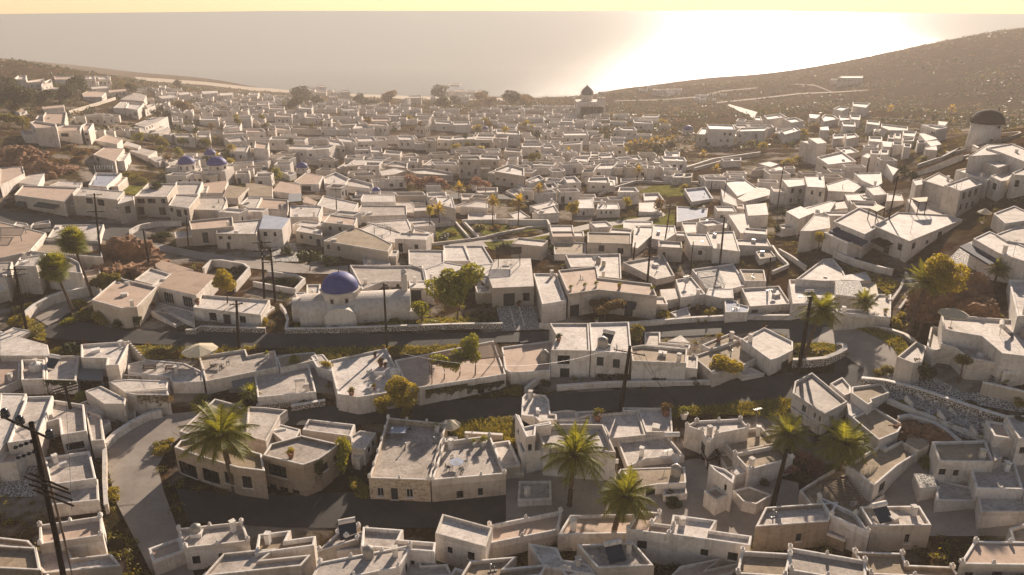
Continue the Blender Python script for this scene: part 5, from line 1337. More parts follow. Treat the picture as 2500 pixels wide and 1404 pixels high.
houses('C3', '''
220 | 735,682 970,552 1265,672 1030,802 | r0 | p.35 | w780,770,40,60 | lwhite house with blue awning and clothes-line roof on the right slope
190 | 1110,722 1330,597 1790,622 1935,665 1440,867 | r0 | p.25 | w1350,920,40,60 1480,910,30,60 1605,875,25,40 1720,820,40,80 1870,790,35,80 1230,920,50,120,d | llong white house with rooftop canopy frame on the right slope
200 | 1560,302 1710,230 1850,302 1760,362 | r0 | p.25
240 | 1765,347 1990,272 2115,337 1915,402 | r0 | p.3 | w1945,445,30,60 2000,430,30,60 2055,410,30,60 1915,555,25,60 1970,540,25,60 2025,525,25,60 | ltall white house with two rows of three dark windows on the right slope
250 | 1470,297 1560,282 1565,340 1500,352 | r0 | p.2
30 | 1420,482 1560,462 1700,502 1800,592 1700,642 1500,602 | r0 | p.03
80 | 2105,112 2270,62 2440,132 2260,187 | r0 | p.2
60 | 1870,207 2110,162 2240,212 2170,302 2060,272 | r0 | p.25
140 | 2190,262 2350,202 2420,222 2350,302 2290,312 | r0 | p.2 | w2225,360,35,60
150 | 2390,232 2520,182 2600,262 2420,252 | r0 | p.25 | w2435,335,40,60
110 | 2220,607 2410,537 2600,622 2600,662 2330,702 | r0 | p.25
200 | 2030,842 2180,772 2600,952 2600,1082 2260,972 | r0 | p.2 | lwhite house with sagging navy awning by the right edge
40 | 2240,802 2450,722 2600,762 2600,902 2340,862 | r0 | p.2
150 | 300,592 435,542 560,602 420,662 | r0 | p.03
100 | 470,562 710,492 760,502 700,602 560,612 | r0 | p.15
60 | 730,575 740,512 930,487 1000,547 | r0 | p.05
200 | 430,772 560,622 700,642 710,742 540,772 | r0 | p.1 | lwhite house with ragged curved walls beside the small round tree
170 | 260,292 460,287 480,347 320,367 | r0 | p.15 | w360,400,25,50 430,405,25,40 343,490,25,35 418,492,25,35
180 | 470,267 650,262 665,372 495,362 | r0 | p.15 | w540,415,25,40 615,430,25,40
60 | 670,342 870,282 1010,352 930,412 690,402 | r0 | p.2
60 | 930,237 1180,232 1190,330 1130,362 1000,302 | r0 | p.25
100 | 1040,372 1160,352 1235,432 1110,442 | r0 | p.15
30 | 1235,422 1370,437 1390,492 1230,497 | r0 | p.2
60 | 840,432 1030,422 1040,502 870,492 | r0 | p.1
120 | 585,87 815,35 950,127 690,157 | r0 | p.3 | w880,185,55,25 660,190,50,20 | lwhite angular two-storey house with bright rimmed roof mid right slope
40 | 45,127 150,92 240,132 160,180 | r0 | p.1
30 | 0,180 60,130 160,182 60,232 | r0 | p.1
30 | 160,180 240,132 330,182 230,222 | r0 | p.1
80 | 1990,80 2160,-30 2500,-35 2480,60 2270,62 | r0 | p.2
60 | 1220,140 1260,170 1340,200 1290,260 | r0 | p.05
''')
houses('D3', '''
90 | 735,350 800,305 892,325 820,380 | r0 | p.25 | lsmall white house on the upper edge of the right-hand cluster
90 | 918,285 1082,295 1040,352 922,330 | r0 | p.45 | lsmall white house with deep funnel-shaped roof, highest of the right-hand cluster
60 | 630,420 660,378 750,395 790,440 650,480 | r0 | p.3
75 | 890,402 992,407 985,465 905,455 | r0 | p.3
60 | 790,415 900,425 890,460 800,470 | r0 | p.2
60 | 515,392 620,402 580,452 520,440 | r0 | p.05
75 | 815,482 940,487 945,527 830,522 | r0 | p.25
105 | 95,415 250,395 310,430 130,460 | r0 | p.3
90 | 280,430 390,410 465,460 350,490 | r0 | p.25
90 | 250,550 390,500 440,545 290,600 | r0 | p.15
60 | 0,400 70,400 80,470 20,460 | r0 | p.15
75 | 0,500 110,500 155,520 100,560 | r0 | p.15
90 | 612,532 690,525 700,560 620,560 | r0 | p.05
195 | 510,600 620,598 680,670 590,685 | r0 | p.1 | w510,700,15,30 450,640,15,25 | lwhite house with slanting bright roof and side windows below the right cluster
165 | 440,610 510,602 590,685 560,700 | r0 | p.1
75 | 730,600 840,595 850,630 740,640 | r0 | p.2
90 | 850,590 940,580 975,620 860,640 | r0 | p.2
75 | 760,700 900,690 980,750 850,780 | r0 | p.15
90 | 1050,442 1172,457 1165,515 1048,492 | r0 | p.35
60 | 1185,485 1430,522 1425,562 1250,560 1180,520 | r0 | p.35 | lbright-rimmed white terrace house in the middle of the right-hand cluster
45 | 1110,545 1175,550 1175,578 1115,572 | r0 | p.05
75 | 1245,595 1305,598 1300,640 1248,632 | r0 | p.2
75 | 1305,572 1365,578 1360,640 1310,632 | r0 | p.2
60 | 1380,565 1510,570 1490,620 1385,610 | r0 | p.15
60 | 1375,632 1490,625 1480,660 1380,660 | r0 | p.25
90 | 1065,615 1190,620 1190,670 1070,660 | r4 | p.2
75 | 1060,690 1160,685 1150,730 1065,725 | r0 | p.2
90 | 1190,650 1285,660 1275,715 1200,710 | r0 | p.05
75 | 1285,665 1380,670 1380,700 1290,695 | r0 | p.2
90 | 1385,680 1460,690 1455,720 1390,715 | r0 | p.2
150 | 1080,745 1170,750 1165,785 1085,780 | r0 | p.25
150 | 1172,738 1250,742 1245,785 1175,785 | r0 | p.25
135 | 1000,800 1050,770 1090,790 1060,820 | r0 | p.1
120 | 1555,480 1640,475 1800,520 1690,555 | r0 | p.15 | w1650,580,12,30 1670,590,12,30 | lwhite house with a tilted awning square left of the windmill
60 | 1710,465 1800,475 1770,520 1715,508 | r0 | p.03
60 | 1510,652 1590,650 1600,680 1520,680 | r0 | p.2
75 | 1530,590 1640,592 1700,640 1590,660 | r0 | p.05
75 | 1590,660 1700,650 1740,690 1640,710 | r0 | p.1
75 | 1580,720 1690,700 1700,745 1600,740 | r0 | p.1
90 | 2150,722 2390,682 2540,742 2540,862 2280,762 | r0 | p.3
#90 | 780,45 820,-10 1015,-10 1010,80 780,92 | r0 | p.1 | a | lpale isolated house high on the brown hillside at right
''')
houses('D0', '''
160 | 275,485 325,470 520,500 520,530 330,540 | r3 | p.15 | w315,575,30,25 330,635,30,20 | llow left wing of the pale hotel on the left hillside
80 | 395,430 420,392 615,392 600,502 400,492 | r3 | p.25 | w465,455,15,25,d 495,460,15,25,d 525,460,15,20 | ltall block of the pale hotel on the left hillside
130 | 515,532 590,515 760,512 740,562 530,562 | r3 | p.15 | w600,605,70,35 | lmiddle wing of the pale hotel on the left hillside
130 | 755,500 790,485 862,485 820,562 770,562 | r3 | p.15 | w785,590,25,20 785,650,25,20 | lright wing of the pale hotel on the left hillside
60 | 790,422 950,372 960,397 800,422 | r0 | p.15 | a
60 | 925,412 1010,402 1050,422 940,442 | r0 | p.15 | a
60 | 1045,352 1110,282 1172,282 1150,357 | r4 | p.1
90 | 1155,352 1185,292 1330,302 1270,372 | r0 | p.25 | w1205,430,25,30 1250,410,25,30
60 | 1110,272 1230,197 1350,225 1330,292 | r1 | p.05
60 | 1330,302 1420,262 1430,292 1340,372 | r0 | p.15 | a
70 | 1240,482 1400,372 1540,362 1470,432 1340,532 | r1 | p.1 | w1358,545,12,20 1385,525,12,20 1405,512,12,20 | llong grey-roofed two-storey house above the overgrown gully
60 | 1240,525 1330,540 1370,590 1260,570 | r0 | p.1
60 | 1380,590 1560,470 1570,520 1470,590 | r0 | p.05
50 | 1140,692 1170,662 1300,702 1280,732 | r0 | p.05
50 | 880,650 990,590 1130,640 1080,690 | r3 | p.1
40 | 385,340 590,320 590,345 400,365 | r3 | p.1 | a
60 | 760,222 820,192 980,212 940,252 770,250 | r3 | p.1 | a
60 | 120,90 165,55 245,52 240,90 | r0 | p.15 | a
50 | 240,100 400,60 410,100 260,120 | r3 | p.15 | a
60 | 400,100 470,60 480,110 380,140 | r3 | p.15 | a
40 | 412,182 450,157 560,167 540,192 | r1 | p.1 | a
60 | 500,60 680,55 680,90 505,90 | r3 | p.15 | a
60 | 690,60 880,58 880,85 700,88 | r0 | p.15 | a
50 | 885,60 1020,60 1020,90 890,90 | r3 | p.15 | a
40 | 120,370 170,335 250,380 180,400 | r3 | p.1 | a
30 | 0,400 70,390 80,430 0,450 | r3 | p.1 | a
50 | 1460,230 1560,200 1640,240 1500,270 | r0 | p.1 | a
50 | 1640,200 1740,185 1760,220 1660,235 | r0 | p.1 | a
60 | 1860,200 2010,195 2010,215 1880,225 | r0 | p.1 | a
60 | 2030,215 2150,210 2150,235 2040,240 | r0 | p.1 | a
50 | 840,160 990,150 1000,170 850,180 | r0 | p.1 | a
40 | 990,190 1200,170 1230,190 1010,210 | r3 | p.1 | a
''')

# the village goes on below the lower black bar of the film frame
def more():
    rng = random.Random(8)
    for y, h, w in ((1322, 80, 150), (1400, 95, 190), (1490, 110, 210)):
        x = -120+rng.uniform(0, 60)
        while x < 2580:
            ww = w*rng.uniform(.6, 1.35)
            if not (290 < x+ww/2 < 440) and rng.random() < .93:
                yy = y+rng.uniform(-22, 22)-(26 if y < 1330 and x > 1180 else 0); sk = rng.uniform(-55, 55); t = rng.uniform(-22, 22); hp = h*rng.uniform(.45, .95)
                P = [(x+sk, yy-h*.6+t), (x+ww+sk, yy-h*.6-t), (x+ww, yy-t), (x, yy+t)]
                if rng.random() < .45: P = [P[0], (x+ww*.55+sk, yy-h*.6), (x+ww*.5+sk*.5, yy-h*.3), (x+ww+sk*.5, yy-h*.3-t), P[2], P[3]]
                house(P, hp, rng.choice([0, 1, 2, 3, 1]), rng.choice([.15, .35, .4, .5]), (), True, rng.choice(['white', 'white', 'cream', 'tan']), look='flat house by the bottom edge', knobs=rng.choice([0, 0, 3.0]))
            x += ww*rng.uniform(.98, 1.08)
more()
# ------------------------------------------------------------------ the dense far town: rows of small houses, jittered
def row(y, x0, x1, w, h, rf=.33, jit=.42, dens=.96, slope=0.0):
    rng = random.Random(int(y*31+x0)); x = x0
    while x < x1:
        ww = w*rng.choice([.55, .7, .85, 1.0, 1.3, 1.6])*rng.uniform(.9, 1.1); yy = y+slope*(x-x0)+rng.uniform(-jit, jit)*h; hh = h*rng.choice([.8, 1, 1.15, 1.5, 1.8])
        if rng.random() < dens*(.92+.08*math.sin(x*.03+y*.11)):
            rh = hh*rf*rng.uniform(.7, 1.3); sk = rng.uniform(-1, 1)*rh*1.1; t = rng.uniform(-.3, .3)*rh
            far.append(([(x+sk, yy-rh+t), (x+ww*.96+sk, yy-rh-t), (x+ww*.96, yy-t*.6), (x, yy+t*.6)], hh*(1-rf)*rng.uniform(.95, 1.5), rng.choice([0,0,0,1,1,3])))
        x += ww
far = []
row(395, 840, 1240, 46, 22); row(378, 850, 1100, 44, 22)
row(352, 620, 840, 60, 30); row(372, 560, 760, 55, 26)
row(330, 430, 620, 40, 18); row(345, 560, 700, 48, 24)
row(318, 480, 900, 40, 17); row(332, 640, 1180, 50, 20); row(348, 830, 1130, 46, 20); row(360, 1100, 1200, 50, 22)
row(303, 420, 1150, 34, 15); row(290, 420, 1160, 30, 14); row(278, 400, 1160, 27, 12); row(267, 400, 1120, 24, 11); row(257, 380, 1000, 21, 10)
row(248, 400, 900, 19, 9); row(240, 480, 780, 17, 8); row(233, 470, 700, 16, 7)
row(345, 1150, 1500, 38, 20); row(330, 1160, 1530, 36, 18); row(316, 1150, 1560, 33, 16); row(303, 1150, 1560, 30, 14); row(291, 1150, 1540, 27, 12); row(281, 1160, 1480, 24, 11); row(271, 1150, 1400, 22, 10); row(262, 1180, 1390, 20, 9)
row(362, 1230, 1380, 44, 24); row(360, 1400, 1510, 36, 20)
row(385, 1440, 1640, 34, 16); row(396, 1460, 1640, 34, 15); row(408, 1480, 1640, 32, 16); row(400, 1290, 1470, 38, 20); row(414, 1300, 1480, 36, 18); row(375, 1390, 1500, 36, 16)
row(300, 1560, 1620, 34, 16); row(286, 1500, 1600, 28, 14); row(318, 1700, 1800, 40, 24); row(330, 1700, 1810, 44, 26); row(305, 1740, 1860, 40, 22); row(315, 1800, 1920, 44, 22)
row(430, 1620, 1800, 30, 14); row(416, 1820, 1930, 30, 12)
row(216, 1560, 1650, 22, 9); row(224, 1600, 1640, 24, 12); row(232, 1690, 1770, 14, 8, dens=.6); row(241, 1695, 1740, 14, 7)
row(212, 735, 780, 18, 8); row(222, 740, 840, 20, 9); row(242, 805, 870, 34, 16); row(208, 1070, 1140, 16, 7); row(222, 1090, 1170, 20, 10); row(236, 1110, 1190, 26, 12); row(240, 980, 1070, 22, 12)
row(262, 205, 310, 34, 14); row(283, 180, 260, 32, 14); row(240, 300, 420, 24, 10); row(226, 260, 480, 20, 9); row(216, 330, 440, 18, 8); row(232, 380, 560, 20, 9)
row(322, 230, 330, 30, 14); row(196, 100, 280, 30, 14)
row(470, 880, 1000, 44, 18, dens=.6); row(450, 1040, 1180, 40, 14, dens=.3)
far.append(([(2055,184),(2108,184),(2106,190),(2045,190)], 12, 0)); far.append(([(2030,192),(2060,192),(2060,195),(2028,195)], 7, 0))
def infill():
    '''small outbuildings that close the gaps of the middle town'''
    rng = random.Random(77); n = 0
    OPENPX = [P2(q) for q in ('0,330 330,330 430,390 430,480 0,480', '330,310 600,310 600,385 330,400', '1630,280 1990,330 1990,440 1640,450', '1420,440 1720,440 1720,510 1420,480', '1400,515 1700,515 1700,575 1400,575', '1040,535 1360,530 1360,620 1040,620', '1870,490 1965,490 1990,640 1870,640', '850,465 1260,465 1260,492 850,492', '990,425 1200,425 1200,465 990,465', '0,505 380,505 380,640 0,640', '320,540 740,560 860,680 320,680', '2140,380 2400,300 2500,380 2200,470', '2250,560 2500,540 2500,700 2200,700')]
    for py in range(388, 640, 7):
        for _ in range(26):
            px = rng.uniform(430, 2420)
            if any(inside(o, px, py) for o in OPENPX): continue
            g = ground(px, py); w_ = rng.uniform(2.0, 3.6); d_ = rng.uniform(1.7, 2.8); a = rng.uniform(-.35, .35); h = rng.uniform(2.3, 3.6)
            c, s_ = math.cos(a), math.sin(a); cor = [(g.x+x*c-y*s_, g.y+x*s_+y*c) for x, y in ((-w_, d_), (w_, d_), (w_, -d_), (-w_, -d_))]
            tst = [(g.x+(x*c-y*s_)*1.08, g.y+(x*s_+y*c)*1.08) for x in (-w_, 0, w_) for y in (-d_, 0, d_)]
            if any(blocked(*q) for q in tst): continue
            if max(h1(*q) for q in cor)-min(h1(*q) for q in cor) > 2: continue
            z = h1(cor[2][0], cor[2][1])+h; pp = [project((x, y, z))[:2] for x, y in cor]; k = max(range(4), key=lambda i: pp[i][1])
            hp = project((cor[k][0], cor[k][1], h1(*cor[k])))[1]-pp[k][1]
            house(pp, hp, rng.choice([0, 0, 1, 3]), rng.choice([.3, .4]), (), True, rng.choice(['white', 'white', 'cream']), stuff=True); n += 1
    print('infill', n)
def blocked(x, y):
    return any(b[0] <= x <= b[2] and b[1] <= y <= b[3] and inside(p_, x, y) for p_, _, b in SURF) or any(b[0] <= x <= b[2] and b[1] <= y <= b[3] and inside(p_, x, y) for p_, b in ROADS)
infill()
far.sort(key=lambda f: -f[0][2][1])
NMAX = 300
for k, (pl, hp_, rk) in enumerate(far):
    house(pl, hp_, rk, .3, (), True, 'white' if (k*7) % 5 else 'cream', stuff=NH[0] >= NMAX, minh=2.2)
st = MB(); 
so_ = obj('far_houses', newmesh('far_houses', STUFF.v, STUFF.f, [M['white'], M['roof_white'], M['roof_grey'], M['roof_sand'], M['glass'], M['cream'], M['roof_pink']], STUFF.m))
so_['kind'] = 'stuff'; tag(so_, 'hundreds of the smallest pale houses crowding the middle and far town', 'far houses')
A_ = sorted(AREAS[:len(AREAS)-len(far)], reverse=True); print('areas', len(A_), A_[250:400:20]); print('individual houses', NH[0], 'all far', len(far))
# ------------------------------------------------------------------ landmarks
church(); far_church(); windmill()
dome_thing(461, 399, 19, .9, 'dome', .9, look='left of the three blue domes, on a white drum with slit windows', body=2.6, by=434)
dome_thing(536, 401, 23, .5, 'dome', .8, look='largest of the three blue domes, on a square white block', body=2.5, by=446)
dome_thing(517, 377, 14, .6, 'dome', .9, look='rearmost and smallest of the three blue domes', body=2.6, by=402)
dome_thing(739, 410, 14, .4, 'dome', .9, look='single blue dome above pinkish roofs left of centre', body=2.2)
dome_thing(919, 466, 10, .3, 'dome', .9, look='tiny blue dome on the low white chapel in the middle distance', body=2.2)
dome_thing(1679, 317, 12, .8, 'dome', .9, look='blue-grey domed white chapel left of the terraced hillside houses', body=2.6)
dome_thing(1185, 318, 7, .5, 'dome', .9, look='tiny blue dome in the centre of the far town', body=2.4)
dome_thing(728, 265, 6, .5, 'white', .9, look='tiny white dome in the far town below the dark trees', body=2.4)
# ------------------------------------------------------------------ boundary walls
W = wall_line
W('B1', '290,858 700,852 1100,838 1500,826 1900,812 2300,806', 32, hm=1.0, m='rubble', th=.4, look='long rubble-faced garden wall along the road in front of the blue-domed church', smooth=3)
W('B0', '1725,870 1850,868 1850,835 2100,845 2460,855', 30, hm=1.0, m='rubble', th=.35, look='low rubble-faced wall in front of the long low white house', smooth=2)
W('B0', '240,700 330,620 480,540 640,490 860,450 940,450', 90, th=.5, look='curved white retaining wall around the left palm drive', smooth=4)
W('B1', '300,855 320,770 290,690 250,635', 25, hm=1.0, look='stepped white wall at the left end of the church garden')
W('B2', '930,800 1340,765 1700,735 2100,715 2520,715', 45, th=.45, look='long white retaining wall on the far side of the road', smooth=3)
W('B3', '0,715 350,715', 50, th=.45, look='white retaining wall behind the road beside the big palm', smooth=3)
W('B3', '740,755 930,800 1100,812 1250,840 1400,890 1480,950', 32, th=.5, m='rubble', look='curving rubble-faced wall round the outside of the road bend', smooth=4)
W('B3', '352,1140 500,1140 650,1125 760,1085 835,1040 825,1000 760,990', 55, hm=1.3, th=.6, m='rubble', look='horseshoe rubble-faced planter wall at the foot of the big road palm', smooth=4)
W('A0', '985,760 1080,660 1230,560 1380,485 1505,455', 70, th=.5, look='curved white wall on the outside of the lower left lane', smooth=4)
W('A0', '1000,1330 985,1100 985,900 985,780', 90, th=.35, m='cream', look='straight cream wall between the lower left lane and the stepped grey roof', smooth=3)
W('A3', '985,155 1200,175 1500,250 1800,350 2100,450 2330,520', 75, th=.5, m='rubble', look='long rubble-faced wall beside the slab-paved steps at lower right', smooth=4)
W('A3', '1240,370 1500,480 1800,600 2100,720 2240,760', 20, hm=.6, th=.5, look='low white kerb wall below the slab-paved steps', smooth=3)
W('A3', '1330,520 1430,500 1600,545 1750,620 1900,740', 40, th=.5, look='curved white wall above the lower brown rocks', smooth=4)
W('A3', '1660,555 1900,620 2150,745', 30, th=.4, look='straight white wall below the slab-paved steps', smooth=2)
W('A3', '2090,195 2290,240 2500,290', 120, th=.35, m='cream', look='plain cream courtyard wall with a yellow pot at lower right', smooth=2)
W('A2', '450,235 900,200 1400,195 1960,185', 45, hm=.9, th=.35, look='low white garden wall below the two-storey shuttered houses', smooth=3)
W('A2', '160,250 285,150', 60, th=.3, look='short slanting white wall left of the pebbled yard')
W('A1', '30,420 345,378', 45, th=.4, m='rubble', hm=1.0, look='short rubble-faced garden wall, left one of two above the lower road')
W('A1', '350,432 665,378', 40, th=.4, m='rubble', hm=1.0, look='short rubble-faced garden wall, right one of two above the lower road')
W('A1', '1950,662 2300,682', 60, th=.35, m='cream', look='back yard wall behind the metal table terrace')
W('A1', '2330,1030 2500,1035', 60, th=.3, m='cream', look='thin cream yard wall right of the metal table terrace')
W('C0', '1680,690 1450,695 1300,725 1215,770 1220,820 1290,870', 35, hm=1.2, th=.5, look='curved white wall at the hairpin of the upper left street', smooth=4)
W('C1', '1430,755 1560,715 1860,685', 35, hm=1.0, look='white wall above the left planted palm terrace', smooth=3)
W('C1', '1860,685 2000,850', 20, hm=.8, look='white side wall of the sloping ramp, left side', smooth=3)
W('C1', '1930,675 2080,835', 20, hm=.8, look='white side wall of the sloping ramp, right side', smooth=3)
W('C1', '1930,675 2500,665', 35, hm=1.2, look='white wall above the right planted palm terrace', smooth=3)
W('C1', '1640,890 2080,840 2300,785 2500,750', 20, hm=.7, look='long low white wall along the walkway below the palm terraces', smooth=3)
W('C2', '0,665 370,668 385,712', 60, th=.4, look='tall white terrace wall left of the golden verge', smooth=3)
W('C2', '0,775 180,740 380,722', 15, hm=.6, look='low white wall with knobs along the walkway', smooth=3)
W('C2', '840,440 1000,370 1200,312 1600,335 1800,320', 12, hm=.8, look='long thin pale wall round the golden meadow', smooth=4, m='cream')
W('C2', '1640,180 1900,100 2330,40', 40, th=.5, m='cream', look='tall terrace retaining wall on the golden slope', smooth=3)
W('C2', '1720,205 1980,130', 12, hm=1.0, m='cream', look='lower terrace wall on the golden slope', smooth=3)
W('C2', '0,128 300,120 560,130', 15, hm=1.0, m='cream', look='pale wall above the pink trees', smooth=3)
W('B3', '170,330 320,265 230,180 170,90', 15, hm=.8, look='curved white wall at the lane corner above the road palm', smooth=4)
W('B3', '230,120 350,190 480,285', 25, hm=1.0, look='white wall with lit lamps knobs beside the lane', smooth=3)
W('B3', '735,120 920,200 1130,260 1280,290', 60, th=.4, look='white terrace wall in front of the awning house', smooth=3)
W('B3', '1270,590 1350,480 1380,400', 20, hm=.7, look='white edge wall of the narrow ramp, left side', smooth=3)
W('B3', '1340,670 1480,480 1400,330', 20, hm=.7, look='white edge wall of the narrow ramp, right side', smooth=3)
W('B0', '1890,315 1975,225 2335,285 2180,470', 35, hm=1.6, th=.35, look='white walled garden behind the round golden tree', smooth=2)
W('B1', '0,430 380,500 490,380 130,330', 25, hm=1.1, th=.35, look='white walled plot behind the twin power poles', smooth=2)
W('B2', '290,820 390,830', 20, hm=1.0, look='short white wall at the foot of the pebbled steps')
W('D0', '640,390 1070,255', 25, hm=1.6, m='cream', look='long straight pale wall across the left hillside', smooth=4)
W('D3', '1000,440 1480,470', 8, hm=.8, m='cream', look='thin pale wall above the right-hand cluster', smooth=3)
W('C3', '1510,175 1740,100 1900,20 2140,5', 20, hm=1.2, m='cream', th=.5, look='stepped wall beside the broad flight up to the windmill', smooth=3)
W('A0', '1150,165 1560,185', 15, hm=.9, m='rubble', th=.2, look='dark pierced balustrade in front of the benches')
W('A0', '1130,270 1540,262', 15, hm=.9, m='rubble', th=.2, look='lower dark pierced balustrade of the raised terrace')
# stepped wall right of the tall white house
def stepped(tile, a, b, n, hp):
    pa = T(tile, *a); pb = T(tile, *b); ga = at(pa[0], pa[1]+hp*ZK); gb = ground(pb[0], pb[1]+hp*ZK*.3); za = z_for(ga.x, ga.y, pa[1]); zb = z_for(gb.x, gb.y, pb[1]); root = empty('stepped_wall', gb); q = MB()
    d = Vector((gb.x-ga.x, gb.y-ga.y)); L = d.length; rz = math.atan2(d.y, d.x)
    for k in range(n):
        t = (k+.5)/n; c = Vector((ga.x, ga.y)).lerp(Vector((gb.x, gb.y)), t); z = za+(zb-za)*(k/(n-1)); zb0 = min(ga.z, gb.z)-1
        q.box((c.x-gb.x, c.y-gb.y, (z+zb0)/2-gb.z), (L/n+.001, .3, z-zb0), rz)
    obj('wall_body', q.mesh('wall_body', M['white']), root); reg(root, 'white garden wall descending in small steps from the tall white house', 'wall', None, *pa)
stepped('B0', (1210, 955), (1360, 1128), 9, 150)
# ------------------------------------------------------------------ stairs
stairs((385, 760), (445, 795), 26, 9, 'grey steps climbing to the arched house')
stairs(T('A0', 1205, 330), T('A0', 1195, 540), 22, 12, 'narrow white steps beside the raised terrace', 'white')
stairs(T('A1', 820, 330), T('A1', 830, 440), 24, 6, 'short pale steps at the corner of the broad bright roof', 'white')
stairs(T('B2', 60, 660), T('B2', 110, 840), 20, 8, 'pebbled garden steps beside the long cream house', 'pebble')
stairs(T('C3', 2000, 60), T('C3', 1560, 230), 60, 20, 'broad slab-paved flight climbing towards the windmill', 'paving')
for k in range(7):
    stairs(T('A3', 1300+150*k, 300+68*k), T('A3', 1370+150*k, 340+70*k), 34, 4, 'broad slab-paved steps under the rubble wall', 'paving') if k in (1, 3, 5) else None
# ------------------------------------------------------------------ pergolas, awnings, parasols
pergola('A0', '745,-28 985,-22 945,190 705,182', 80, 'sheet', 'slat', 'grey corrugated lean-to roof beside the tall white house')
pergola('B0', '880,370 1130,370 1110,430 850,400', 130, 'sheet', 'blue', 'blue-framed pergola with a climbing plant on the pinkish terrace', vine=(.1, .9, 'olive'))
pergola('B1', '1620,1090 2220,975 2300,1100 1640,1175', 170, 'cross', 'wood_l', 'long grey slatted pergola with golden trees growing through it', 15)
pergola('B1', '2245,95 2460,95 2460,150 2260,165', 110, 'cross', 'wood', 'timber pergola on the snow-white roof', 12)
pergola('B2', '1755,320 1930,300 2000,440 1830,470', 90, 'cross', 'slat', 'square grey slatted pergola on the large white roof', 14)
pergola('A3', '650,1120 860,1080 1000,1290 790,1300', 30, 'cross', 'wood_l', 'loose sun-bleached log pergola at lower right', 15)
pergola('A2', '1810,850 1920,820 1960,900 1850,930', 60, 'cross', 'wood', 'small dark timber rack beside the alley house', 8)
pergola('C0', '0,745 230,745 190,815 0,815', 50, 'cross', 'slat', 'grey slatted shelter on the pinkish terrace by the left edge', 9)
pergola('C0', '870,170 1040,170 1040,205 875,205', 90, 'slats', 'slat', 'bare grey frame on the pale blue roof', 8)
pergola('C1', '1110,720 1260,710 1260,745 1110,745', 60, 'slats', 'slat', 'small grey frame on the broad cream house', 8)
pergola('C1', '320,435 440,430 440,500 320,510', 120, 'sheet', 'wood', 'dark rooftop shelter on posts above the small street')
pergola('C3', '1455,475 1610,465 1600,505 1530,510', 120, 'canvas', 'wood', 'cream canopy on tall posts above the long white house')
pergola('C3', '1070,570 1140,530 1215,560 1140,600', 100, 'canvas', 'wood', 'ragged canopy on posts above the blue awning house')
pergola('C3', '1995,90 2040,70 2135,80 2110,120', 60, 'canvas', 'wood_l', 'square cream shade on posts near the right-hand stairs')
pergola('A2', '390,770 450,770 450,800 400,800', 5, 'slats', 'slat', 'low white rooftop frame behind the nearest centre palm', 3)
pergola('B3', '970,375 1130,430 1160,575 1010,570', 60, 'canvas', 'wood', 'tan curved canopy beside the small road palm')
awning('C0', '330,485 590,500 580,570 320,560', 60, 'teal', 'wide dark green awning over a shop front on the left street')
awning('C0', '160,495 260,500 260,525 160,520', 80, 'teal', 'narrow dark awning over a door on the left street')
awning('B2', '1055,570 1190,580 1185,640 1052,625', 110, 'blue', 'blue-grey door awning on the long cream house')
awning('C3', '840,765 1030,830 970,875 805,810', 110, 'navy', 'navy awning on posts in front of the clothes-line roof')
awning('C3', '1180,850 1290,880 1250,905 1175,870', 90, 'wood', 'small dark hood over a door of the long white house')
awning('C3', '2040,925 2230,990 2220,1030 2030,990', 120, 'navy', 'sagging navy awning beside the pebbled yard')
awning('C3', '2430,440 2560,480 2540,560 2350,490', 120, 'navy', 'navy awning by the right edge above the parasol court')
awning('A0', '2160,140 2310,110 2340,230 2170,270', 40, 'slat', 'grey slatted lean-to beside the stepped rooftop rail')
parasol(493, 885, 42, look='large cream octagonal parasol behind the two benches')
parasol(2320, 800, 34, look='large cream parasol at the corner of the broad roof terrace')
parasol(527, 530, 17, look='pale parasol on the street above the hairpin wall')
parasol(2398, 545, 16, look='pale yellow parasol in the court at the right edge')
parasol(2405, 925, 10, m='wood_l', closed=True, look='folded brown parasol in the courtyard at lower right', hh=3.0)
parasol(2370, 410, 15, look='pale square parasol below the broad windmill stairs')
parasol(1100, 1068, 26, look='tan shade sail behind the metal table terrace', hh=2.2)
# ------------------------------------------------------------------ tables, chairs, benches
table(*T('A1', 1875, 985), look='round blue metal table on the right walled roof', w=1.7, nch=4, top='paleblue')
table(*T('A1', 1340, 690), look='square blue covered table on the big walled roof', rnd=False, w=2.0, nch=2, top='paleblue')
table(*T('B0', 2035, 1190), look='dark dining table on the sunken left terrace', rnd=False, w=1.6, nch=4)
table(*T('B2', 1925, 590), look='small dark table under the square slatted pergola', w=.9, nch=4)
table(*T('B2', 2105, 680), look='small dark table on the pale blue forecourt', w=.7, nch=2)
table(*T('B1', 2360, 240), look='white table under the timber pergola', rnd=False, w=1.2, m='frame_w', nch=2)
table(*T('A3', 2240, 190), look='blue covered table in the courtyard at lower right', rnd=False, w=1.5, m='navy', top='navy', nch=2)
bench(*T('B0', 1385, 1235), rz=.05, look='left one of two dark slatted benches on the terrace')
bench(*T('B0', 1590, 1240), rz=.0, look='right one of two dark slatted benches on the terrace')
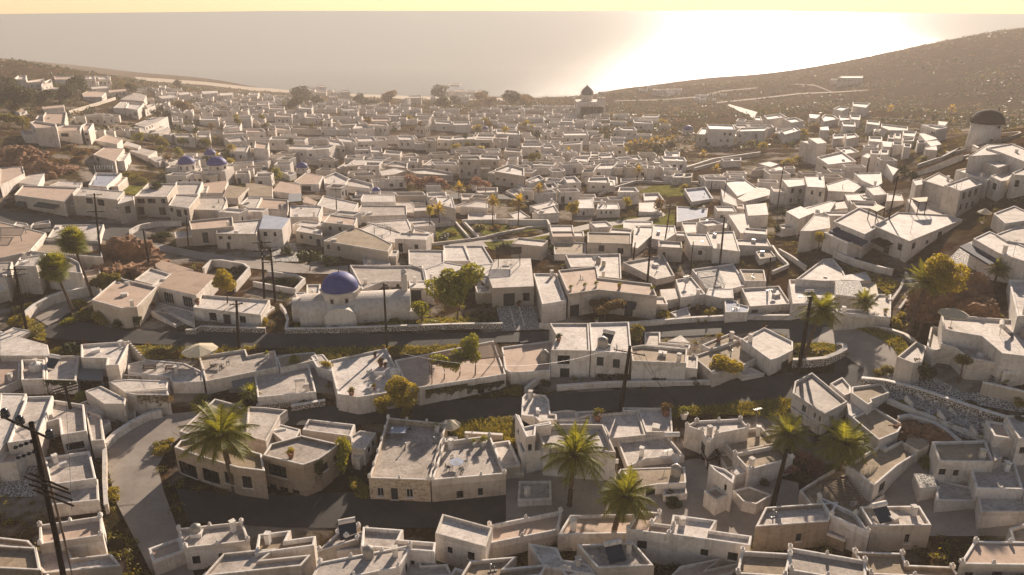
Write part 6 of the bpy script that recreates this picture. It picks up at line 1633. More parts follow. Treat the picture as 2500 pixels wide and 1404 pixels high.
# ------------------------------------------------------------------ roof clutter
heater(*T('A1', 430, 265), rz=.2, look='slim white water heater on the sunken grey roof', panel=False)
heater(*T('A1', 240, 770), rz=.35, s=1.3, look='long white water heater on the weathered tan house', panel=False)
heater(*T('A1', 1160, 200), rz=0, look='white water heater frame on the broad bright roof', panel=False)
heater(*T('A2', 1520, 800), rz=.05, s=1.3, look='large white water heater above the orange sandy roof', panel=False)
heater(*T('A2', 950, 1040), rz=-.1, s=1.2, look='white water heater half hidden by the nearest centre palm', panel=False)
heater(*T('B2', 920, 960), rz=-.5, s=1.2, look='white tilted water heater beside the urn-shaped tank')
heater(*T('B0', 500, 1190), rz=-.3, s=1.2, look='white water heater on the roof left of the corrugated lean-to')
heater(*T('B3', 2010, 990), rz=.4, s=1.2, look='white water heater on the zigzag grey roof')
heater(*T('B3', 2320, 900), rz=1.0, s=1.3, look='white water heater with splayed legs on the broad roof terrace')
heater(*T('C1', 100, 210), rz=.2, look='tilted water heater on the low white house left of the single dome')
heater(*T('C2', 380, 370), rz=.2, look='small water heater in the middle distance')
heater(*T('B3', 520, 560), rz=.1, look='white water heater on the cluttered roof')
tank(*T('A0', 340, 90), .85, 1.1, 'white round tank on the small left terrace building', 'rim')
tank(*T('A1', 1310, 150), .75, 1.3, 'white tank lying at the corner of the broad bright roof', 'rim')
tank(*T('B2', 340, 1150), .65, 1.7, 'brown cylindrical tank against the shuttered house')
tank(*T('B2', 875, 1010), .8, 1.4, 'brown urn-shaped tank on the middle two-storey roof')
tank(*T('A2', 1075, 1170), .8, 1.6, 'grey urn-shaped tank on the orange sandy roof')
tank(*T('A2', 1550, 1060), .6, 1.3, 'brown tank under the satellite dishes')
tank(*T('B2', 1455-620+0, 240), .5, 1.2, 'round tank on the bright roof with the dish')
tank(*T('B3', 2500, 920), .6, 1.3, 'brown tank at the right edge of the broad roof terrace')
tank(*T('B2', 885, 265), .4, 1.0, 'small cream tank on the bright roof with the dish', 'canvas')
tank(*T('C1', 1220, 655), .5, .8, 'small white tank on the middle distance roof', 'rim')
tank(*T('C1', 1410-620+820, 90), .5, 1.0, 'small dark tank on the cream houses above the pink trees')
dish(*T('B2', 800, 235), .6, 'satellite dish on the broad bright roof'); dish(*T('B2', 1640, 450), .5, 'satellite dish on the small tilted white roof')
dish(*T('A2', 1540, 960), .6, 'upper satellite dish over the orange sandy roof'); dish(*T('B2', 2445, 540), .5, 'satellite dish on the roof beside the blue forecourt')
dish(*T('C1', 2380, 200), .7, 'grey satellite dish on the cream house above the pink trees')
for x, y, t_, l in ((655, 720, 'A1', 'thin antenna on the sunlit roof behind the tan house'), (1000, 820, 'A1', 'thin antenna on the narrow white roof'), (1465, 990, 'A2', 'antenna beside the satellite dishes'), (2290, 600, 'A2', 'antenna above the weathered sandy roofs'), (150, 1100, 'B2', 'antenna on the broad pinkish roof'), (1640, 480, 'B2', 'antenna on the small tilted white roof'), (2400, 610, 'B2', 'antenna beside the blue forecourt'), (1910, 400, 'C3', 'antenna on the tall six-window house'), (2400, 1000, 'C3', 'antenna on the navy awning house'), (1450, 790, 'C3', 'antenna on the long white house of the right slope')):
    antenna(*T(t_, x, y), 2.6, l)
for t_, x, y, s, k, l in (('A1',905,330,1.6,'olive','dark potted plant at the front edge of the broad bright roof'),('A1',1110,270,1.1,'olive','potted plant in the middle of the broad bright roof'),('B1',1120,1105,1.0,'dark','dark pot on the upper part of the broad bright roof'),('B1',1175,1190,1.6,'rust','tall terracotta pot on the broad bright roof'),('B1',1215,1200,1.0,'rust','small terracotta pot beside the tall one'),('B1',1195,1035,1.0,'olive','potted plant at the rear corner of the broad bright roof'),
    ('A1',2125,790,1.7,'green','large white pot with a shrub on the metal table terrace'),('A1',2035,785,1.1,'green','smaller white pot beside the large one'),('A1',1690,655,1.4,'green','low white bowl of succulents on the big walled roof'),('A1',345,900,1.6,'gold','yellow flowering pot on the weathered tan house'),
    ('A2',830,560,2.2,'olive','round shrub in a stone tub on the broad pale roof'),('A2',1455,510,2.2,'rust','brown shrub in a tall tub on the pale roof'),('A2',1625,540,2.2,'green','spiky yellow-green agave in a tub'),('A2',1915,570,1.2,'olive','potted plant on the shaded alley roof'),
    ('B2',580,490,1.2,'green','first potted aloe on the long cream roof, leftmost'),('B2',710,470,1.2,'green','second potted aloe from the left on the long cream roof'),('B2',815,455,1.2,'green','third potted aloe from the left on the long cream roof'),('B2',1030,475,1.3,'gold','fourth potted aloe on the long cream roof, widest'),('B2',1333,505,1.3,'green','rightmost potted aloe on the long cream roof'),('B2',510,290,1.2,'green','potted aloe at the rear corner of the long cream roof'),
    ('B2',820,790,1.3,'green','green shrub at the rear rim of the urn-tank roof'),('B2',470,960,1.5,'dark','dark shrub in a pot on the left shuttered house'),('B2',1950,960,1.6,'gold','golden potted plant on the brown roof'),('B2',2370,845,1.4,'dark','dark shrub on the peak of the rounded house'),('B2',1675,660,1.0,'green','potted plant on the little pebbled terrace'),('B2',1750,665,1.2,'gold','brown-green potted plant on the little pebbled terrace'),
    ('B3',1230,560,1.2,'green','rear pot on the bright pot-lined terrace'),('B3',1215,710,1.2,'green','front pot on the bright pot-lined terrace'),('B0',1830,620,1.4,'rust','red-brown pot on the corner of the long low house'),('B0',1420,660,1.6,'rust','red pot plant by the entrance of the arched house'),('B0',790,990,1.2,'rust','reddish pot on the tall white house'),('B0',2470,1110,1.3,'green','potted shrub on the sunken left terrace'),('A3',2300,250,1.5,'gold','yellow flowering pot on the cream courtyard wall'),
    ('C0',1360,660,1.0,'dark','left dark pot on the upper street'),('C0',1590,665,1.0,'dark','right dark pot on the upper street'),('C1',430,690,1.4,'dark','dark potted plant on the low roof by the street'),('B1',2450,640,1.4,'dark','dark pot left of the pebbled yard door'),('A2',2340,1000,1.2,'pinkfl','pink potted flower near the weathered sandy roof')):
    pot(*T(t_, x, y), s, k, l)

def onroof(x, y): g = at(x, y); return g.z > h1(g.x, g.y)+1.2
for x, y in ((180, 1290), (700, 1300), (1130, 1295), (1750, 1290), (2300, 1300), (900, 1385), (2050, 1385), (480, 1330), (1600, 1330), (2450, 1330)):
  if onroof(x, y-25): tank(x, y-25, .55, 1.2, 'round tank by the bottom edge')
for x, y in ((620, 1290), (1350, 1300), (2150, 1290), (1500, 1385), (850, 1330), (1900, 1330)):
  if onroof(x, y-25): heater(x, y-25, .3, 1.2, 'water heater by the bottom edge')

creeper(1040, 1140, 946, 26, 'olive', 1600, 'creeper hanging below the left part of the long pergola'); creeper(1140, 1230, 938, 22, 'dark', 1300, 'creeper hanging below the right part of the long pergola')
creeper(105, 185, 930, 22, 'dark', 1200, 'dark creeper under the round white tank'); creeper(335, 425, 968, 30, 'rust', 500, 'thin branching creeper on the raised terrace wall')
creeper(1455, 1500, 915, 26, 'dark', 420, 'thin creeper on the shuttered houses, left'); creeper(1500, 1545, 915, 26, 'dark', 420, 'thin creeper on the shuttered houses, beside the thick pole'); creeper(1590, 1625, 925, 20, 'dark', 260, 'thin creeper on the shuttered houses, right')
creeper(768, 782, 1130, 60, 'dark', 500, 'narrow dark creeper at the corner of the weathered tan house'); creeper(325, 345, 775, 30, 'dark', 500, 'dark creeper at the rounded terrace corner'); creeper(1890, 1915, 650, 20, 'gold', 300, 'golden creeper beside the lane wall')
creeper(655, 668, 765, 24, 'rust', 300, 'creeper at the right corner of the long low house')
# ------------------------------------------------------------------ palms
palm(575, 1200, 560, 1062, 98, tr=.32, look='largest date palm with full arching crown in front of the tan house')
palm(1390, 1235, 1398, 1112, 92, tr=.26, look='date palm with spreading fronds, nearest the centre of the bottom edge')
palm(1500, 1290, 1522, 1212, 80, tr=.26, look='date palm cut by the bottom edge right of the centre palm')
palm(2045, 1150, 2052, 1085, 78, tr=.26, look='right one of two date palms above the pink flowers')
palm(1925, 1110, 1920, 1062, 66, tr=.24, look='left one of two date palms above the pink flowers')
palm(1958, 892, 1984, 758, 58, tr=.22, look='shaggy date palm in the horseshoe planter at the road bend')
palm(2095, 783, 2102, 735, 36, tr=.16, look='small date palm beside the tan curved canopy')
palm(2218, 812, 2238, 690, 60, tr=.3, droop=.7, look='tall leaning date palm above the right rocks')
tree(2240, 822, 2272, 668, 50, 'gold', 'tall round-crowned golden tree rising beside the leaning palm above the right rocks', 1.05, 2, trunkr=.24)
palm(2425, 695, 2430, 660, 32, tr=.16, look='small palm against the wall of the navy awning house')
palm(226, 728, 207, 592, 46, 'palm', 'fan', tr=.20, look='tallest fan palm on the left drive')
palm(181, 768, 157, 654, 46, 'palm', 'fan', tr=.22, look='leftmost fan palm on the left drive')
palm(612, 985, 612, 958, 30, tr=.12, look='small spiky palm beside the sunken grey roof')
for px, py, cx, cy, r, k, l in ((1073,552,1072,515,26,'palm_y','palm beside a yellow bush on the left planted terrace'),(1203,550,1204,492,21,'palm_y','slender palm on the right planted terrace, left of two'),(1265,552,1267,492,25,'palm_y','slender palm on the right planted terrace, right of two'),(1120,487,1122,458,19,'palm_y','small yellow-green palm by the shaded valley street'),(1312,492,1315,460,17,'palm_y','small golden palm in the middle distance, right of centre'),(1745,430,1747,412,14,'palm_y','small glowing palm left of the golden terraces'),(1384,385,1386,368,12,'palm_y','small palm above the pale wall'),(1555,442,1558,415,15,'palm_y','small palm in the glare above the white cluster'),(1714,395,1716,376,13,'palm_y','small palm on the golden slope'),(2171,280,2172,266,12,'palm_y','small palm on the hillside above the right cluster'),(2320,278,2322,265,13,'palm_y','small palm left of the windmill sails')):
    palm(px, py, cx, cy, r, k, tr=.13, look=l)
for k in range(9):
    palm(1535+13*k, 366-3*(k % 3)-k, 1537+13*k, 352-3*(k % 3)-k, 11, 'palm_y', tr=.12, look='small golden grove palm')
# ------------------------------------------------------------------ trees
tree(1115, 783, 1113, 700, 62, 'green', 'big light-green leafy tree right of the blue-domed church', .95, 1, trunkr=.16)
tree(1084, 925, 1082, 886, 27, 'green', 'left one of three small trees under the long slatted pergola', 1.1, 1, trunkr=.09)
tree(1122, 918, 1120, 880, 27, 'green', 'middle one of three small trees under the long slatted pergola', 1.1, 2, trunkr=.09)
tree(1160, 915, 1152, 852, 36, 'green', 'right and tallest of three small trees through the long slatted pergola', 1.15, 3, trunkr=.10)
tree(965, 1018, 985, 955, 40, 'gold', 'tall golden-brown tree in front of the lower road', 1.1, 2)
tree(940, 1018, 936, 988, 28, 'gold', 'low golden-brown tree left of the tall one by the lower road', .9, 0)
tree(1000, 1022, 994, 1006, 22, 'gold', 'smallest golden-brown tree by the lower road', .8, 3)
tree(1475, 780, 1480, 748, 40, 'rust', 'rust-brown wide tree against the long cream house', .6, 1)
tree(1430, 760, 1450, 737, 22, 'rust', 'small rust-brown tree left of the wide one', .6, 2)
tree(1757, 925, 1760, 890, 46, 'gold', 'golden tree in front of the brown roof', .85, 3)
tree(1563, 850, 1556, 812, 22, 'olive', 'small leafy tree on the roof edge of the white houses by the road', 1.0, 2)
tree(555, 740, 556, 690, 31, 'gold', 'round golden-green tree behind the arched house', 1.1, 0)
tree(756, 662, 756, 630, 30, 'dark', 'dark round tree on the pebbled plot by the upper street', 1.0, 1)
tree(843, 1160, 845, 1110, 26, 'green', 'tall narrow green tree beside the weathered tan house', 2.0, 2)
tree(1395, 552, 1397, 508, 17, 'gold', 'round yellow tree on a slim trunk by the walkway', 1.15, 1)
tree(1528, 520, 1528, 492, 13, 'gold', 'small yellow tree against the white cube house', 1.1, 2)
tree(1995, 612, 1996, 577, 18, 'gold', 'small round golden tree beside the curved walls', 1.1, 3)
tree(2340, 935, 2338, 880, 24, 'olive', 'small umbrella-shaped tree beside the stair tower', .7, 0)
tree(2255, 930, 2250, 905, 28, 'dark', 'dark spreading shrub tree against the white house', .9, 1)
tree(1030, 785, 1028, 752, 26, 'green', 'bushy lemon tree beside the church belfry', 1.2, 3)
tree(1048, 552, 1050, 512, 14, 'gold', 'yellow tree beside the left planted palm', 1.3, 3)
tree(2010, 575, 2012, 560, 10, 'gold', 'tiny golden shrub tree by the lane', 1, 1)
for px, py, r, k, l in ((680,425,14,'green','bright green climbing tree near the single blue dome'),(1380,695,9,'dark','small dark conifer shaped tree above the bright roof'),(1610,500,14,'rust','brown rooftop tree beside the pale blue floor'),(1350,610,12,'dark','dark tree on the roofs left of the stub pole')):
    tree(px, py+r, px, py, r, k, l, 1.3, 2)
for k, (px, py, r) in enumerate(((1000,440,22),(1030,446,24),(1060,442,24),(1085,448,18),(1165,446,20),(1185,450,16))):
    tree(px, py+18, px, py, r, 'pinkfl', 'pink-blossomed tree along the shaded valley street', .7, k % 4)
for k, (px, py, r, kd) in enumerate(((733,232,20,'dark'),(722,252,16,'dark'),(752,236,14,'dark'),(780,245,14,'dark'),(1075,228,18,'dark'),(1080,250,14,'dark'),(1110,245,12,'dark'),(950,236,17,'rust'),(880,244,14,'dark'),(905,252,12,'dark'),(1170,238,14,'rust'),(1195,246,12,'rust'),(1250,240,18,'dark'),(1275,244,14,'rust'),(1180,232,10,'dark'),(1290,240,12,'rust'),
    (195,206,20,'dark'),(170,228,22,'dark'),(180,216,14,'dark'),(110,236,20,'dark'),(60,240,24,'dark'),(20,235,26,'dark'),(10,205,24,'dark'),(85,228,16,'dark'),(40,262,20,'olive'),(20,290,24,'olive'),(55,296,20,'olive'),(385,275,14,'dark'),(437,205,10,'dark'),(450,260,16,'rust'),(320,215,12,'dark'),(300,205,10,'olive'),
    (400,350,18,'olive'),(380,338,16,'olive'),(340,335,16,'green'),(420,330,14,'olive'),(448,345,14,'green'),(470,340,16,'olive'),(500,348,16,'olive'),(440,370,16,'green'),(395,365,14,'olive'),(530,340,12,'olive'),(568,360,12,'gold'),(450,395,14,'green'),(410,385,12,'rust'),
    (1110,360,14,'gold'),(1145,355,14,'olive'),(1170,362,12,'gold'),(860,362,12,'olive'),(790,300,12,'rust'),(800,368,12,'dark'),(700,395,14,'olive'),(900,295,12,'rust'),(1000,290,12,'gold'),(1165,312,12,'gold'),(1232,315,12,'gold'),(640,285,10,'olive'),(1620,300,13,'gold'),(1640,320,12,'rust'),(1300,360,12,'gold'),(1380,365,10,'gold'),
    (1985,315,18,'rust'),(1960,322,12,'gold'),(1830,350,14,'olive'),(1860,356,14,'gold'),(1920,395,14,'gold'),(1950,390,12,'gold'),(1980,385,12,'gold'),(1890,335,12,'rust'),(2250,390,14,'olive'),(2200,415,18,'dark'),(2230,430,18,'dark'),(2110,400,10,'gold'),(2240,350,12,'dark'),(1900,560,16,'dark'),(1910,520,14,'dark'),(2280,285,10,'dark'),(1670,455,10,'gold'))):
    nm = {'dark': 'dark green', 'rust': 'brown', 'olive': 'olive green', 'gold': 'golden', 'green': 'bright green'}[kd]
    if kd != 'gold' and kd != 'green' and py < 262: r *= 1.4
    tree(px, py+r*.9, px, py, r, kd, 'distant '+nm+' tree', .85, k % 4)
# ------------------------------------------------------------------ bushes
for k, (px, py, r, kd, w_, l) in enumerate(((190,745,20,'gold',1.3,'golden bush under the left fan palms'),(215,765,24,'olive',1.4,'olive bush under the left fan palms'),(255,775,26,'gold',1.3,'golden-brown bush below the rounded terrace'),(240,760,24,'dark',1.3,'dark bush below the rounded terrace'),(290,790,18,'dark',1.4,'dark low bush at the road edge'),(170,785,16,'green',1.3,'green agave-like bush beside the drive'),(320,770,14,'dark',1,'dark climbing bush on the rounded corner'),
    (60,755,22,'olive',1.5,'olive bush beside the left utility pole'),(50,785,22,'gold',1.3,'golden bush beside the left utility pole'),(90,810,16,'olive',1.3,'olive bush on the left verge'),
    (645,790,20,'gold',.8,'yellow climbing bush on the corner of the long low house'),(960,782,12,'gold',1,'yellow bush in the church garden, left'),(1000,790,12,'olive',1.4,'olive bush in the church garden'),(1055,788,14,'green',1.5,'green bush in the church garden'),(1090,790,14,'gold',1.3,'golden bush in the church garden'),(900,795,14,'dark',2.2,'dark hedge in the church garden, middle'),(820,800,12,'dark',2.2,'dark hedge in the church garden, left'),(1190,780,18,'dark',1.6,'dark hedge in the church garden, right'),(980,770,14,'dark',1.6,'dark hedge behind the church garden bush'),
    (1620,768,22,'gold',1.1,'bright yellow-green bush by the retaining wall'),(1735,765,18,'gold',1.2,'yellow-green bush beside the pale blue forecourt'),(700,615,18,'dark',1.2,'dark bush beside the square bluish-roofed house'),(810,640,22,'dark',1.6,'dark hedge below the broad cream house'),
    (400,858,16,'rust',1,'round brown bush on the verge behind the benches'),(370,860,14,'olive',1.4,'olive bush on the verge behind the benches'),(430,865,14,'rust',1.2,'second round brown bush on the verge behind the benches'),(180,850,20,'dark',1.6,'dark bush left of the tall white house'),(140,862,18,'olive',1.5,'olive bush left of the tall white house'),
    (200,970,22,'green',.9,'yellow-green bush behind the stepped grey roof'),(215,990,16,'gold',.9,'golden bush behind the stepped grey roof'),(495,978,20,'green',1.1,'green bush right of the raised terrace'),(150,940,16,'dark',1.8,'dark overhanging hedge below the round white tank'),(400,1100,20,'gold',1.3,'golden bush beside the lane gateposts'),(390,1085,16,'olive',1.2,'olive bush beside the lane'),(415,1080,14,'gold',1.1,'small golden bush beside the lane'),
    (735,980,16,'green',1.6,'green bush above the short rubble wall'),(720,880,18,'green',.8,'green bush between the left roofs'),(797,890,16,'gold',.8,'yellow agave bush beside the broad bright roof'),(845,1150,20,'dark',1,'dark bush at the foot of the narrow green tree'),(865,1185,18,'gold',1,'golden bush in the side yard'),(275,1210,24,'gold',1.2,'golden bush at the lower left lane edge'),
    (1250,1110,26,'dark',.9,'dark tall hedge right of the metal table terrace'),(1245,1080,20,'gold',.9,'golden bush above the dark hedge'),(1255,955,18,'gold',1.4,'golden bush beside the pergola wall'),(1245,935,12,'olive',1.4,'olive bush beside the pergola wall'),(1640,1222,20,'dark',1.4,'dark bush at the bottom edge right of centre'),(1330,935,14,'dark',1.2,'dark bush in the pebbled yard'),(1480,930,12,'dark',1.4,'dark climbing plant on the shuttered houses, left'),(1515,925,12,'dark',1,'dark climbing plant on the shuttered houses, middle'),(1575,928,9,'dark',.8,'dark climbing plant on the shuttered houses, right'),
    (1700,930,18,'dark',1.3,'dark bush below the golden tree'),(1860,1170,26,'dark',1,'dark bush in the lower right yard'),(1960,1120,24,'pinkfl',1.1,'pink-flowered oleander bush beside the near pole'),(1915,1145,26,'pinkfl',1.2,'pink-flowered oleander bush left of the near pole'),(1995,1140,26,'pinkfl',1.2,'large pink-flowered oleander bush below the two palms'),(2030,1150,22,'olive',1.2,'olive bush below the two palms'),(2080,1130,20,'gold',1.2,'golden bush right of the two palms'),(1960,1165,22,'dark',1.2,'dark bush below the oleanders'),
    (2265,1130,22,'green',.9,'yellow-flowering green bush beside the brown sandy roof'),(2145,910,16,'gold',1.8,'golden bush above the slab-paved steps'),(2175,905,16,'olive',1.6,'olive bush above the slab-paved steps'),(2200,895,12,'rust',1.2,'brown bush at the wall end of the bend'),(2200,985,11,'olive',2,'low hedge along the slab-paved steps, top'),(2240,1003,11,'olive',2,'low hedge along the slab-paved steps, second'),(2290,1025,12,'gold',2,'low hedge along the slab-paved steps, third'),(2340,1045,12,'olive',2,'low hedge along the slab-paved steps, fourth'),(2390,1065,12,'gold',2,'low hedge along the slab-paved steps, lowest'),
    (2420,1005,14,'olive',2,'olive bush under the cream courtyard wall'),(2440,1030,16,'rust',1,'rust-brown bush at the end of the slab-paved steps'),(2490,980,22,'gold',1,'golden bush at the right picture edge'),(2370,985,12,'dark',1.8,'dark bush under the cream courtyard wall'),(2490,1020,12,'dark',1.5,'dark bush behind the blue-windowed house'),
    (1960,850,16,'olive',1.8,'olive bush in the horseshoe planter'),(2000,858,14,'gold',1.8,'golden bush in the horseshoe planter'),(2065,862,8,'gold',1.3,'small yellow bush at the tip of the planter'),(2190,790,20,'gold',1,'golden spiky bush under the leaning palm'),(2200,770,14,'gold',1,'small golden spiky bush under the leaning palm'),
    (400,575,16,'dark',2.2,'dark plantings inside the hairpin'),(440,590,14,'olive',1.6,'olive plantings inside the hairpin'),(580,660,18,'dark',2.0,'dark planting in the walled garden'),(700,690,18,'dark',2.2,'dark planting in the walled plot'),(1170,555,16,'olive',1.4,'round olive bush on the right planted terrace'),(1210,558,12,'rust',1.8,'brown planting on the right planted terrace'),(1250,558,12,'rust',1.8,'reddish planting on the right planted terrace'),(1290,600,14,'dark',2.4,'long dark hedge below the walkway, right'),(1240,602,14,'dark',2.2,'long dark hedge below the walkway, left'),(1330,592,14,'dark',1.8,'dark hedge at the end of the walkway'),
    (1100,570,14,'olive',2,'olive planting on the left planted terrace'),(1085,580,14,'dark',2,'dark planting on the left planted terrace'),(210,615,12,'green',1.4,'green bush above the drive wall'),(240,665,12,'green',1.4,'green bush beside the rocks'),(1700,508,6,'dark',1.4,'left part of the low hedge on the blue floor'),(1690,507,6,'dark',1.4,'low hedge on the blue floor'),(1715,507,6,'dark',1.3,'right part of the low hedge on the blue floor'),
    (320,430,16,'olive',1.6,'olive scrub below the three domes'),(350,445,18,'olive',1.6,'olive scrub left of the three domes'),(380,455,16,'dark',1.8,'dark scrub below the three domes'),(300,440,14,'olive',1.6,'olive scrub by the pale blue roof'),(400,430,14,'olive',1.5,'olive scrub close to the three domes'),
    (190,390,16,'rust',1.6,'dry brown scrub on the left slope'),(150,400,18,'rust',1.6,'dry brown scrub on the left slope by the boulders'),(210,370,14,'rust',1.5,'dry brown scrub below the pale hotel'),(120,380,14,'rust',1.5,'dry brown scrub above the dark boulder'),(170,360,14,'rust',1.5,'dry brown scrub left under the pale hotel'),(30,400,12,'olive',1.5,'olive scrub beside the left boulders'),(600,475,14,'dark',1,'dark bush behind the walled roof'),(660,480,8,'green',1,'green bush left of the pink roof'))):
    bush(px, py, r, kd, l, .8, k, w_)
# ------------------------------------------------------------------ rocks
rock(310, 645, 66, .8, 'reddish-brown jagged rock outcrop beside the left fan palms', 1, 1.2)
rock(275, 672, 38, .8, 'lower reddish rock beside the left drive wall', 2, 1.2)
rock(355, 665, 26, .4, 'small reddish rock beside the leaning street pole', 7)
rock(2325, 735, 62, 1.1, 'sunlit brown boulder mass behind the leaning palm', 3, 1.2)
rock(2385, 770, 44, .8, 'lower right boulder beside the leaning palm', 4)
rock(2265, 770, 34, .7, 'dark boulder at the foot of the leaning palm', 5, 1.2)
rock(2215, 1055, 38, .55, 'brown rocks inside the curved white wall at lower right, left mass', 6, 1.1)
rock(2285, 1062, 36, .5, 'brown rocks inside the curved white wall at lower right, right mass', 8, 1.1)
rock(40, 395, 60, .55, 'large smooth brown boulder at the left edge below the pale hotel', 9, .9)
rock(110, 428, 34, .8, 'dark upright boulder right of the large smooth one', 10)
rock(165, 418, 22, .5, 'small light boulder by the dry scrub', 11, 1.4)
rock(60, 430, 26, .5, 'small brown boulder above the left street', 12)
# ------------------------------------------------------------------ weeds: uncountable, one mesh
def weeds():
    rng = random.Random(11); mb = MB()
    areas = [('200,850 400,845 480,850 640,848', '130,862 300,880 480,875 600,858', 260), ('700,852 900,850 1060,846 1180,842', '720,880 800,890 960,868 1180,858', 420), ('1090,1040 1180,1022 1250,1020', '1110,1070 1200,1075 1260,1090', 260),
             ('1600,1000 1750,993 1880,978 1940,975', '1620,1020 1760,1012 1880,1020 1935,1010', 420), ('720,795 900,790 1100,775 1210,775', '720,806 900,805 1100,797 1215,795', 160), ('1940,850 1990,838 2035,842 2052,860', '1945,885 1990,884 2030,878 2050,866', 140),
             ('2080,795 2140,803 2210,835 2225,870', '2090,805 2130,820 2180,850 2200,880', 160), ('1230,930 1270,945', '1230,965 1270,970', 80), ('30,750 110,800', '60,820 110,835', 150), ('2060,650 2200,690', '2100,680 2170,720', 100), ('850,1160 900,1190', '870,1215 900,1218', 60), ('2340,720 2430,770', '2380,790 2450,775', 60)]
    for t_, b_, n in areas:
        n = int(n*2.2)
        a = resample(P2(t_), 30); b = resample(P2(b_), 30)
        ga = [ground(*p) for p in a]; gb = [ground(*p) for p in b]
        for _ in range(n):
            i = rng.randrange(29); f = rng.random(); q = ga[i].lerp(ga[i+1], f).lerp(gb[i].lerp(gb[i+1], f), rng.random()); z = h1(q.x, q.y)+.08
            R_ = rng.uniform(.15, .45)*(1.8 if rng.random() < .12 else 1)
            for k in range(16):
                t = rng.uniform(0, 6.28); e = Vector((math.cos(t), math.sin(t), rng.uniform(.5, 1.6))).normalized()*R_*rng.uniform(.6, 1.2); s = Vector((-math.sin(t), math.cos(t), 0))*.07
                c = Vector((q.x+rng.uniform(-1, 1)*R_*.6, q.y+rng.uniform(-1, 1)*R_*.6, z)); mb.add([c-s, c+s, c+e], [(0, 1, 2)])
    o = obj('weeds', mb.mesh('weeds', M['grass'])); o['kind'] = 'stuff'; tag(o, 'yellow-green weeds and grass on the verges', 'weeds')
weeds()
def scrub():
    rng = random.Random(21)
    for name, mk, n, y0, y1, nl, r0, r1, lab in (('scrub', 'olive', 2600, 60, 300, 34, .25, .85, 'low olive scrub and ground plants in the gaps between the houses'), ('dry_scrub', 'rust', 1300, 60, 300, 26, .2, .6, 'dry brown scrub in the gaps between the houses'), ('hillside_scrub', 'dark', 9000, 300, 900, 9, .5, 2.6, 'dark scrub dotted over the far brown hillsides'), ('hillside_heath', 'rust', 5000, 300, 900, 9, .5, 1.4, 'rust-brown heath dotted over the far hillsides')):
        mb = MB(); k = 0; t_ = 0
        while k < n and t_ < n*4:
            t_ += 1; y = y0+(y1-y0)*rng.random()**(1.0 if y0 > 100 else 1.4); x = rng.uniform(-.85, .85)*y; z = h1(x, y)
            if z < 1.5: continue
            if y0 > 100 and not (x > .1*y or x < -.42*y or y > 560): continue
            if noise.noise(Vector((x*.03, y*.03, 1))) < -.12: continue
            if blocked(x, y): continue
            k += 1; R = rng.uniform(r0, r1)
            for _ in range(nl):
                q = Vector((rng.gauss(0, .45), rng.gauss(0, .45), abs(rng.gauss(0, .35))))*R; s = R*(.20 if y0 < 100 else .42)*rng.uniform(.6, 1.3)
                a = Vector((rng.uniform(-1, 1), rng.uniform(-1, 1), rng.uniform(-.4, 1))).normalized(); b = a.cross(Vector((rng.uniform(-1, 1), rng.uniform(-1, 1), rng.uniform(-1, 1)))).normalized(); c = Vector((x, y, z+.05))+q
                mb.add([c-a*s, c+b*s*.6, c+a*s, c-b*s*.6], [(0, 1, 2, 3)])
        o = obj(name, mb.mesh(name, M[mk])); o['kind'] = 'stuff'; tag(o, lab, 'scrub')
scrub()
def town_trees():
    rng = random.Random(33)
    for k in range(60):
        px = rng.uniform(420, 1640); py = rng.uniform(262, 400); kd = rng.choice(['dark', 'olive', 'rust', 'gold', 'dark']); r = (5+9*(py-250)/150)*rng.uniform(.8, 1.4)
        g = ground(px, py+r)
        if blocked(g.x, g.y): continue
        tree(px, py+r, px, py, r, kd, {'dark': 'small dark', 'rust': 'small brown', 'olive': 'small olive', 'gold': 'small golden'}[kd]+' town tree', .9, k % 4)
town_trees()
# ------------------------------------------------------------------ poles and wires
hp2 = math.pi
p1 = pole(65, 808, 35, 652, ((.4, 1.8, .1), (1.4, 1.5, .6)), .16, 'dark utility pole with crossed arms at the left edge')
p2 = pole(245, 622, 230, 472, ((.3, 1.4, .2), (3.6, 1.6, .15)), .13, 'slim utility pole with insulators behind the tallest fan palm')
p3 = pole(365, 652, 350, 562, (), .15, 'leaning bare street pole beside the reddish rocks')
p4 = pole(645, 728, 639, 588, ((.3, 1.6, .2), (1.9, 1.8, .0)), .14, 'left mast of the twin power poles')
p5 = pole(672, 738, 660, 605, ((.5, 1.5, .5), (1.6, 1.6, .4), (2.6, 1.6, .2)), .14, 'right mast of the twin power poles')
p6 = pole(583, 852, 577, 735, ((.5, 1.0, .3),), .16, 'street pole in front of the long low white house')
p7 = pole(945, 852, 937, 692, (), .12, 'street lamp pole in front of the blue-domed church', lamp=-1)
p8 = pole(1515, 1003, 1538, 845, ((.9, 2.2, -.45),), .19, 'thick utility pole with one crossarm by the lower road')
p9 = pole(1580, 692, 1588, 600, ((.4, 1.7, .6), (2.2, 1.7, -.4)), .14, 'utility pole with crossed arms on the long cream roof')
p10 = pole(1950, 902, 1980, 725, (), .2, 'dark tilted pole in the horseshoe planter', lamp=-1)
p11 = pole(1885, 1240, 1921, 1098, (), .2, 'dark thick pole at the bottom edge right of centre')
p12 = pole(1546, 635, 1551, 592, (), .12, 'short stub pole behind the bright roof')
p13 = pole(1684, 672, 1693, 590, (), .08, 'thin grey steel lamp pole', lamp=1)
p14 = pole(1757, 650, 1769, 530, (), .14, 'tall slightly leaning pole in front of the small-windowed house')
p15 = pole(1624, 582, 1637, 500, ((.3, 1.2, 0), ), .1, 'thin pole beside the blue floor terrace')
p16 = pole(1873, 690, 1882, 628, (), .12, 'short pole beside the sandy low roof')
p17 = pole(822, 528, 820, 460, ((.2, 1.6, 0),), .1, 'slim pole with one crossarm in the middle distance')
